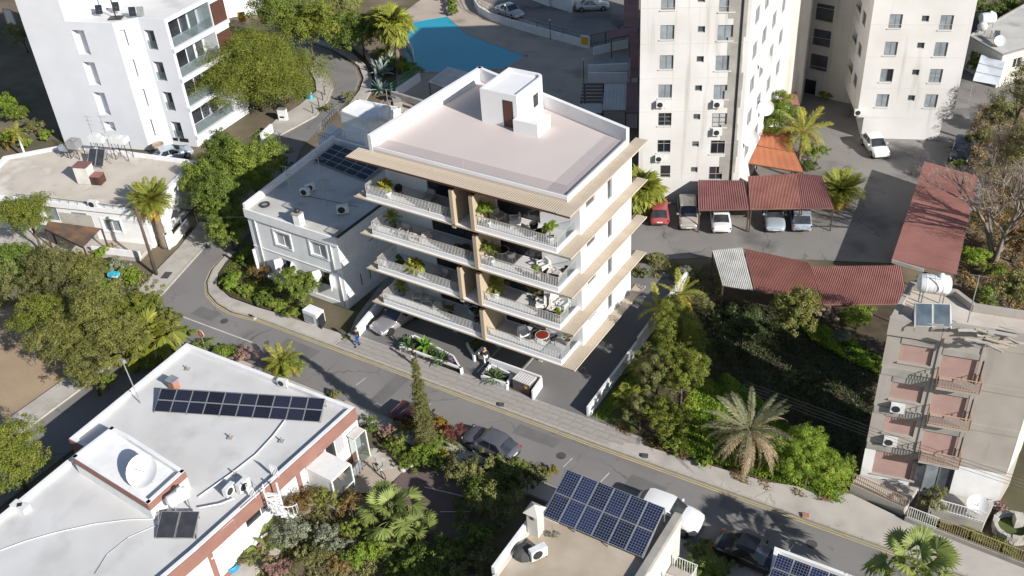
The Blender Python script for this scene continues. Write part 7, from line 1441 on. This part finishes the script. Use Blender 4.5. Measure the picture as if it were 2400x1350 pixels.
palm('half-dead palm with drooping dry fronds in the vacant lot', P(1748,1105), 3.7, 'dead', 62, 19, 1.05, low=-95, high=72, r=.2, name='dead_palm')
tr('bright lime feathery tree at the pavement by the shuttered building', 1895, 1085, 2.2, 2.3, 1.9, 4.4, 'lime', 175, 7500, .28, aspect=.18, k=9); sh_('dark conifer sapling between the lime tree and the terrace', 1975,1110,.9,2.2,'mid',176,1500)
sh_('green bush right of the dead palm', 1830,1085,1.3,1.6,'weed',177,2600); sh_('blue-green bush at the pavement edge of the vacant lot', 1580,1040,.9,1.0,'mid',178,1300); sh_('low creeper tuft by the dead palm foot', 1650,1085,.6,.6,'lime',179,700)
carpet('ground_cover', 'lush bright green weeds covering the sunlit part of the vacant lot', 'weeds', [P2(*p) for p in ((1590,1060),(1560,1000),(1640,900),(1700,880),(1760,920),(1860,1010),(1960,1100),(1985,1190),(1860,1140),(1720,1100),(1650,1080))], 26000, .5, .2, 'weed', 180)
carpet('ground_cover_shade', 'dark weeds in the shaded hollow of the vacant lot', 'weeds', [P2(*p) for p in ((1640,900),(1620,720),(1700,700),(1900,740),(2060,830),(2050,960),(2000,1100),(1900,1030),(1760,910))], 14000, .3, .22, 'shade_leaf', 181)  # the hollow's shade is partly painted into these leaves
carpet('creeper_bank', 'bright green creeper bank below the pink-red carport', 'creeper', [P2(*p) for p in ((1870,760),(1930,770),(2000,800),(2070,850),(2060,880),(1990,850),(1900,800))], 7000, .6, .2, 'weed', 182)
carpet('lawn_grass', 'short lawn grass between the boundary wall and the hedge', 'grass', [P2(*p) for p in ((1395,985),(1420,985),(1500,900),(1590,740),(1580,720),(1510,840),(1400,965))], 9000, .12, .1, 'weed', 183, z=.05)
carpet('verge_weeds', 'dry weeds along the back of the right-hand pavement', 'weeds', [P2(*p) for p in ((1400,990),(1480,1030),(1600,1080),(1780,1150),(1990,1190),(1985,1180),(1780,1125),(1600,1055),(1490,1005))], 5000, .25, .14, 'bronze', 184, .45)
carpet('garden_weeds', 'low greenery filling the corner garden', 'weeds', [P2(*p) for p in ((552,598),(516,650),(512,672),(545,696),(605,718),(690,742),(700,700),(640,655),(600,612))], 8000, .3, .13, 'mid', 185, .2, .13)
carpet('grove_floor', 'low scrub covering the ground of the left grove', 'scrub', [P2(*p) for p in ((300,722),(360,650),(300,620),(180,590),(60,560),(0,600),(0,730),(100,690),(230,870),(330,850),(420,740))], 22000, .5, .24, 'olive', 186, .3)
carpet('garden_floor', 'low scrub covering the ground of the lower garden', 'scrub', [P2(*p) for p in ((560,1300),(660,1180),(790,1150),(880,1180),(1000,1250),(1050,1360),(560,1380))], 11000, .4, .2, 'olive', 187, .35)
carpet('cypress_bed_floor', 'low greenery under the cypress', 'greenery', [P2(*p) for p in ((870,1010),(960,985),(1060,1000),(1085,1060),(1040,1100),(960,1095),(900,1050))], 5000, .3, .15, 'mid', 188, .2)
tr('shaded olive tree in the hollow of the vacant lot', 1880, 920, 1.6, 1.6, 1.5, 3.2, 'shade_leaf', 190, 2600, .2); tr('dark shaded tree under the lower carport', 1740, 770, 2.0, 2.2, 1.8, 3.8, 'shade_leaf', 191, 3600, .26); sh_('shaded bush beside the white sheet carport', 1655,720,1.2,2.0,'olive',192,1600)  # both trees use leaves darkened to deepen the hollow's shade
tr('yellow-olive tree touching the lower carport roof', 1862, 740, 2.4, 1.9, 1.7, 4.4, 'cedar', 193, 4600, .24); sh_('round bright green bush by the pink-red carport end', 2012, 745, 1.35, 2.4, 'lime', 194, 3400, .16); sh_('grey bare bush between the yellow-olive tree and the round bush', 1945,745,1.0,2.0,'twig',195,900,.3); sh_('pale green bush below the round bush', 1975,790,.9,1.3,'grey',196,1100)
carpet('car_park_verge', 'dry grass and weeds on the verge between new building and car park', 'weeds', [P2(*p) for p in ((1480,590),(1560,610),(1690,650),(1690,690),(1640,690),(1580,660),(1480,650))], 5000, .35, .18, 'olive', 197, .3)
sh_('small grey-green tree on the car park verge', 1610, 640, .9, 1.8, 'grey', 198, 1200, .14); sh_('olive bush beside the side deck on the car park verge', 1545, 610, .8, 1.6, 'olive', 199, 1100); sh_('low bush at the corner of the side deck', 1510,640,.7,.8,'olive',200,700)
palm('round palm with yellow skirt between the tower and the new building', P(1503,492), 1.9, 'wash', 84, 20, 1.35, low=-75, r=.3); palm('round feather palm beside the carport row', P(1965,482), 1.7, 'date', 84, 21, .84, low=-58, r=.32); palm('arching queen palm by the orange canopy', P(1872,388), 3.6, 'areca', 26, 22, 1.35, low=-70, r=.12)
tr('bright acacia over the orange canopy', 1815, 265, 4.0, 2.7, 2.2, 6.0, 'lime', 205, 6500, .24, aspect=.35); sh_('green bush at the foot of the queen palm', 1915,365,1.4,1.6,'mid',206,2000); sh_('dark bush between the queen palm and the carports', 1895,392,1.2,1.0,'ever',207,1200); sh_('bush by the beige door of the link block', 1940,225,.9,1.0,'mid',208,800)
# right-hand edge
def bare(label, base, h, seed, spread=2.6):
    rnd = random.Random(seed); t = thing('bare_tree', label, 'tree', base); mb = MB(); tips = []
    def grow(p, d, l, r, k):
        m_ = p+d*l*.5+Vector((rnd.uniform(-.1,.1), rnd.uniform(-.1,.1), 0))*l; q = m_+(d+Vector((rnd.uniform(-.25,.25), rnd.uniform(-.25,.25), .1)))*l*.5
        mb.tube([p, m_, q], [r, r*.82, r*.65], 6 if k > 2 else 4, 0, False)
        if k == 0: tips.append(q); return
        for j in range(3 if k > 1 else 4):
            nd = (d+Vector((rnd.uniform(-1,1), rnd.uniform(-1,1), rnd.uniform(-.25,.6)))*.75).normalized(); grow(q if j else m_, nd, l*rnd.uniform(.6,.85), r*.55, k-1)
    for a in range(3): grow(Vector(base), Vector((math.cos(a*2.1+.6)*.35, math.sin(a*2.1+.6)*.35, 1)).normalized(), h*.36, h*.028, 4)
    mb.build('trunk', W['barkg'], t, True)
    tp = np.array([tuple(q) for q in tips]); rng = np.random.default_rng(seed); n = len(tp)*14; ci = rng.integers(0, len(tp), n); pos = tp[ci]+rng.normal(0, .28, (n, 3)); d = unit(rng, n); d[:, 2] += .3
    me = leaf_mesh('twigs', pos-np.array(wloc(t)), d, unit(rng, n), rng.uniform(.3, .7, n), rng.random(n), LM['twig'], .035); o = bpy.data.objects.new('twigs', me); COL.objects.link(o); o.parent = t; o['kind'] = 'stuff'; return t
for i, (x_, y_, h_) in enumerate(((22.0,9.8,7.6),(24.6,10.6,8.2),(23.4,13.6,8.0))): tree('added_shade_tree', 'dark tree standing behind the shuttered building, '+('left of three','right of three','farthest of three')[i], (x_, y_, 0), h_, (1.7, 1.7), 'ever', 3500, .3, 300+i, crown_h=h_*.85, group='trees behind the shuttered building')  # trees added behind the building to throw shade over the hollow
bare('large bare pale-limbed tree beside the brick-red carport', P(2330,615), 9.5, 3); bare('second bare tree behind the brick-red carport', P(2350,440), 6.0, 5)
for i, (px, py, zc, rx, ry, h, mt, n, lab) in enumerate(((2378,680,2.4,1.9,1.7,4.4,'olive',3600,'olive tree at the right edge below the bare tree'),(2385,560,2.2,1.7,1.6,4.0,'bronze',2600,'brownish tree at the right edge behind the bare tree'),(2350,265,2.2,1.8,1.6,4.2,'olive',3200,'olive tree beside the black car'),(2396,222,6.0,2.4,2.2,9.5,'olive',4600,'olive tree at the right edge below the grey-roofed house'),(2320,20,2.6,2.4,2.0,5.0,'ever',4000,'dark tree behind the grey roof at the top'),(2375,12,2.4,2.4,2.0,4.6,'ever',3600,'dark tree in the top right corner'),(2300,330,1.6,1.5,1.4,3.2,'olive',2200,'dull shrub tree between the black car and the carport'),(2398,365,4.2,2.6,2.4,8.0,'olive',5200,'tall dull tree at the right edge above the bare tree'),(2290,150,1.4,1.2,1.1,2.8,'ever',1500,'dark shrub tree beside the awning'))): tr(lab, px, py, zc, rx, ry, h, mt, 220+i, n, .22, group='trees along the right edge', k=7)
sh_('lime green bush by the brick-red carport end', 2280,600,1.4,2.0,'lime',232,2800); sh_('yellow-green bush behind the brick-red carport', 2245,385,.8,1.1,'lime',233,900); sh_('bush right of the lime bush under the bare tree', 2330,640,1.0,1.2,'mid',234,1200)
carpet('east_scrub', 'dry scrub under the bare trees at the right edge', 'scrub', [P2(*p) for p in ((2250,650),(2300,430),(2230,380),(2300,250),(2400,250),(2420,760),(2300,760))], 12000, .5, .25, 'bronze', 235, .25)
tr('small olive tree in front of the glass doors', 2188, 1172, 1.6, .95, .9, 2.6, 'olive', 236, 1500, .13); sh_('dry pinkish shrub at the corner of the shuttered building', 2340,1195,.5,1.0,'pinkl',237,500,.14)
carpet('fence_greenery', 'green groundcover behind the beige street fence', 'greenery', [(23.0,.6),(25,.5),(29.5,.2),(30.5,1.2),(27.2,1.3),(24,1.0)], 6000, .45, .15, 'mid', 238)
palm('wide fan palm standing over the street at the lower right', (24.7,-7.4,0), 5.0, 'fan', 26, 23, 1.05, low=-40, r=.17); sh_('dark shrub beside the white van', 1640,1290,.9,1.1,'ever',240,1000); sh_('dark shrub on the verge by the black car', 1690,1335,1.2,1.2,'ever',241,1200); sh_('dark bush at the bottom edge between the solar roofs', 1640,1345,1.4,1.6,'ever',242,1500)
c = P(374,352,.6); t = thing('planter_pot', 'big beige barrel planter by the white tower steps', 'planter', c); part(t, 'pot', MB().lathe([(.45,0),(.62,.75),(.52,.75),(.5,.55)], c, 16), 'potb', True); part(t, 'soil', MB().lathe([(.5,.55),(.5,.6)], c, 14), 'sand')
# ------------------------------------------------------------------ balcony furniture
def armchair_proto(fr, cu):
    t = thing('armchair', 'armchair', 'armchair'); part(t, 'seat', MB().box(-.32,.32,-.30,.30,.28,.42), cu); part(t, 'backrest', MB().obox((-.30,0,.40), .12, .60, .45, 0), cu)
    for s in (-1, 1):
        part(t, 'armrest', MB().box(-.38,.36,s*.36-.035,s*.36+.035,.56,.61), fr); part(t, 'side_panel', MB().box(-.36,.34,s*.36-.02,s*.36+.02,.24,.34), fr)
        for x in (-.34, .32): part(t, 'leg', MB().box(x-.035,x+.035,s*.36-.034,s*.36+.034,0,.558), fr)
    for z in (.22, .42, .62): part(t, 'back_slat', MB().box(-.41,-.375,-.34,.34,z,z+.08), fr)
    return t
AW = armchair_proto('chairw', 'whitec'); AT = armchair_proto('chairt', 'fabric'); used = {}
def put(proto, key, loc, rz, label, group, scl=1.0): place(proto, used.get(key, False), loc, rz, label, group, scl); used[key] = True
def onb(px, py, k): p = P(px, py, ZL[k]+.02); return (min(-1.6, p[0]), max(.75, min(2.3, p[1])), p[2])
FLR = ('first-floor', 'second-floor', 'third-floor', 'top-floor'); GA = 'balcony armchairs'
for px, py, k, rz, pr, lab in ((1008,472,3,-95,'T','left balcony, by the windows'),(1018,498,3,40,'T','left balcony, left of the pair at the rail'),(1042,503,3,100,'T','left balcony, right of the pair at the rail'),(951,552,2,-80,'T','left balcony, left of the coffee table'),(1000,560,2,130,'T','left balcony, right of the coffee table'),(1040,655,1,-95,'T','left balcony'),(982,702,0,-75,'T','left balcony, left of the coffee table'),(1030,722,0,110,'T','left balcony, right of the coffee table'),(1168,518,3,-20,'T','right balcony, beside the bushy plant'),(1208,528,3,-150,'W','right balcony, in the sun'),(1275,632,2,-120,'W','right balcony'),(1268,722,1,-150,'W','right balcony, left of the coffee table'),(1305,712,1,-60,'W','right balcony, behind the coffee table'),(1330,712,1,-100,'W','right balcony, in the corner'),(1228,790,0,-40,'W','right balcony')):
    put(AW if pr == 'W' else AT, pr, onb(px, py, k), R(rz), ('white' if pr == 'W' else 'taupe')+' armchair on the '+FLR[k]+' '+lab, GA, 1.0)
def table(label, px, py, k, r, h, top, rim='potw'):
    c = onb(px, py, k); t = thing('round_table', label, 'table', c); part(t, 'tabletop', MB().lathe([(r,h-.04),(r,h)], c, 24), rim); part(t, 'top_inlay', MB().lathe([(r*.9,h),(r*.9,h+.012)], c, 24), top)
    for a in (.5, 2.1, 3.7, 5.2): part(t, 'leg', MB().bar((c[0]+r*.75*math.cos(a),c[1]+r*.75*math.sin(a),c[2]), (c[0]+r*.3*math.cos(a),c[1]+r*.3*math.sin(a),c[2]+h-.04), .03, .03), rim)
table('round red-topped table on the first-floor right balcony', 1272, 803, 0, .52, .72, 'redtop'); table('round dark-topped table on the third-floor right balcony', 1178, 605, 2, .5, .72, 'darktop'); table('round black table on the top-floor right balcony', 1268, 560, 3, .42, .6, 'darktop', 'wicker'); table('small round white table on the first-floor left balcony', 1098, 728, 0, .26, .75, 'panel_g')
def coffee(label, px, py, k, m, rz=0):
    c = onb(px, py, k); t = thing('coffee_table', label, 'table', c); part(t, 'top', MB().obox((c[0],c[1],c[2]+.42), .9, .6, .05, R(rz)), m)
    for s in (-1, 1): part(t, 'side', MB().obox((c[0]+s*.42*math.cos(R(rz)),c[1]+s*.42*math.sin(R(rz)),c[2]), .05, .58, .418, R(rz)), m)
    part(t, 'tray', MB().obox((c[0],c[1],c[2]+.472), .25, .2, .06, R(rz+20)), 'chairw')
coffee('taupe box coffee table on the third-floor left balcony', 974, 562, 2, 'chairt', 20); coffee('taupe box coffee table on the first-floor left balcony', 1003, 712, 0, 'chairt', 20); coffee('white coffee table with flowers on the third-floor right balcony', 1300, 648, 2, 'chairw', 10); coffee('white coffee table on the second-floor right balcony', 1298, 735, 1, 'chairw', 10)
def wick(label, px, py, k, rz, m='wicker'):
    c = onb(px, py, k); t = thing('shell_chair', label, 'chair', c); mb = MB(); n = 12
    for i in range(n+1): a = R(rz)+R(-120+240*i/n)+math.pi; hgt = .82-.22*abs(i/n-.5)*2; mb.v += [(c[0]+.24*math.cos(a),c[1]+.24*math.sin(a),c[2]+.42), (c[0]+.31*math.cos(a),c[1]+.31*math.sin(a),c[2]+hgt)]
    for i in range(n): mb.f.append((2*i,2*i+2,2*i+3,2*i+1)); mb.m.append(0)
    part(t, 'backrest', mb, m, True); part(t, 'seat', MB().lathe([(.26,.40),(.26,.45)], c, 14), m)
    for a in (.8, 2.4, 3.9, 5.5): part(t, 'leg', MB().bar((c[0]+.26*math.cos(a),c[1]+.26*math.sin(a),c[2]), (c[0]+.16*math.cos(a),c[1]+.16*math.sin(a),c[2]+.41), .03, .03), 'chairw' if m != 'wicker' else 'dark')
wick('black shell chair on the top-floor right balcony', 1252, 545, 3, -60); wick('white shell chair behind the dark table on the third-floor right balcony', 1165, 590, 2, -50, 'potw'); wick('white shell chair right of the dark table on the third-floor right balcony', 1200, 612, 2, 150, 'potw'); wick('dark chair left of the red table', 1256, 793, 0, -40); wick('dark chair right of the red table', 1298, 805, 0, 160); wick('dark chair beside the white planter on the top-floor left balcony', 936, 458, 3, -60); wick('dark lounge chair in the sunny corner of the third-floor right balcony', 1322, 645, 2, 170)
for px, py, k, lab in ((1290,650,2,'third-floor'), (1292,735,1,'second-floor')): c = onb(px, py, k); tag(MB().prism([(c[0]-.9,c[1]-.75),(c[0]+.9,c[1]-.75),(c[0]+.9,c[1]+.75),(c[0]-.9,c[1]+.75)], c[2]+.002, c[2]+.012).build('rug', W['rug']), 'brown rug on the '+lab+' right balcony', 'rug')
def potplant(label, px, py, k, pot, r, ph, kind, h, seed, n=900):
    c = onb(px, py, k); t = thing('potted_plant', label, 'potted plant', c); part(t, 'pot', MB().lathe([(r*.75,0),(r,ph*.6),(r,ph),(r*.88,ph),(r*.86,ph*.86)], c, 18, closed=False), pot, True); part(t, 'soil', MB().lathe([(r*.87,ph*.8),(r*.87,ph*.86)], c, 16), 'garden')
    if kind in ('pot', 'potfan'):
        ms = frond_set(kind); rnd = random.Random(seed); part(t, 'stem', MB().tube([(c[0],c[1],c[2]+ph*.8), (c[0],c[1],c[2]+ph+h*.35)], .04, 6), 'palmt')
        for i in range(22): f = i/21; share('leaf', ms[0 if f < .5 else 1], t, (0,0,ph+h*.35), (rnd.uniform(-.3,.3), -R(80-95*f), R(137.5*i)), h*rnd.uniform(.8,1.1))
    elif kind != 'none':
        bl = lobes((c[0],c[1],c[2]+ph+h*.5), h*.48, h*.42, h*.5, 5, seed); part(t, 'stem', MB().tube([(c[0],c[1],c[2]+ph*.8), (c[0],c[1],c[2]+ph+h*.5)], .03, 6), 'bark'); crown('crown', bl, n, .13, LM[kind], t, seed, .45, .3, 25, .5)
    return t
potplant('leafy palm in a white bowl on the top-floor left balcony', 905,462,3,'potw',.45,.5,'potfan',1.0,1); potplant('dark palm in a grey pot on the third-floor left balcony', 922,532,2,'potg',.27,.45,'pot',1.0,2); potplant('large empty round planter on the third-floor left balcony', 1092,592,2,'potg',.42,.5,'none',0,3); potplant('low green shrub in a pot at the right end of the third-floor left balcony', 1074,590,2,'potg',.2,.3,'ever',.5,4,400)
potplant('large white bowl with dark foliage on the second-floor left balcony', 938,625,1,'potw',.5,.42,'ever',.6,5,900); potplant('bright fan palm in a pot on the second-floor left balcony', 968,655,1,'potb',.26,.5,'potfan',1.1,6); potplant('palm in a grey pot on the first-floor left balcony', 943,690,0,'potg',.28,.45,'pot',1.0,7); potplant('upright dark shrub on the first-floor left balcony', 1055,738,0,'potg',.2,.2,'ever',.9,8,700); potplant('round white planter with dark soil on the first-floor left balcony', 1110,735,0,'potw',.36,.5,'none',0,9); potplant('dark shrub at the right end of the first-floor left balcony', 1118,752,0,'potg',.2,.3,'ever',.8,10,500)
potplant('bushy green tree in a white pot on the top-floor right balcony', 1138,535,3,'potw',.32,.5,'lime',1.5,11,1500); potplant('bushy plant in the corner of the top-floor right balcony', 1290,568,3,'potw',.3,.5,'lime',1.2,12,1200); potplant('bushy tree in a white pot on the third-floor right balcony', 1142,628,2,'potw',.34,.55,'mid',1.5,13,1400); potplant('grassy plant in a ribbed beige pot on the third-floor right balcony', 1249,665,2,'potb',.26,.6,'lime',.5,14,500)
potplant('feathery palm in a white pot on the second-floor right balcony', 1163,695,1,'potw',.32,.45,'pot',1.3,15); potplant('tall grass plant by the windows on the second-floor right balcony', 1254,700,1,'potg',.2,.3,'olive',1.1,16,800); potplant('yellow-green plant in a beige pot at the corner of the second-floor right balcony', 1310,760,1,'potb',.32,.6,'lime',.6,17,600); potplant('olive plant in a beige pot at the corner of the first-floor right balcony', 1330,808,0,'potb',.24,.45,'olive',.8,18,600)
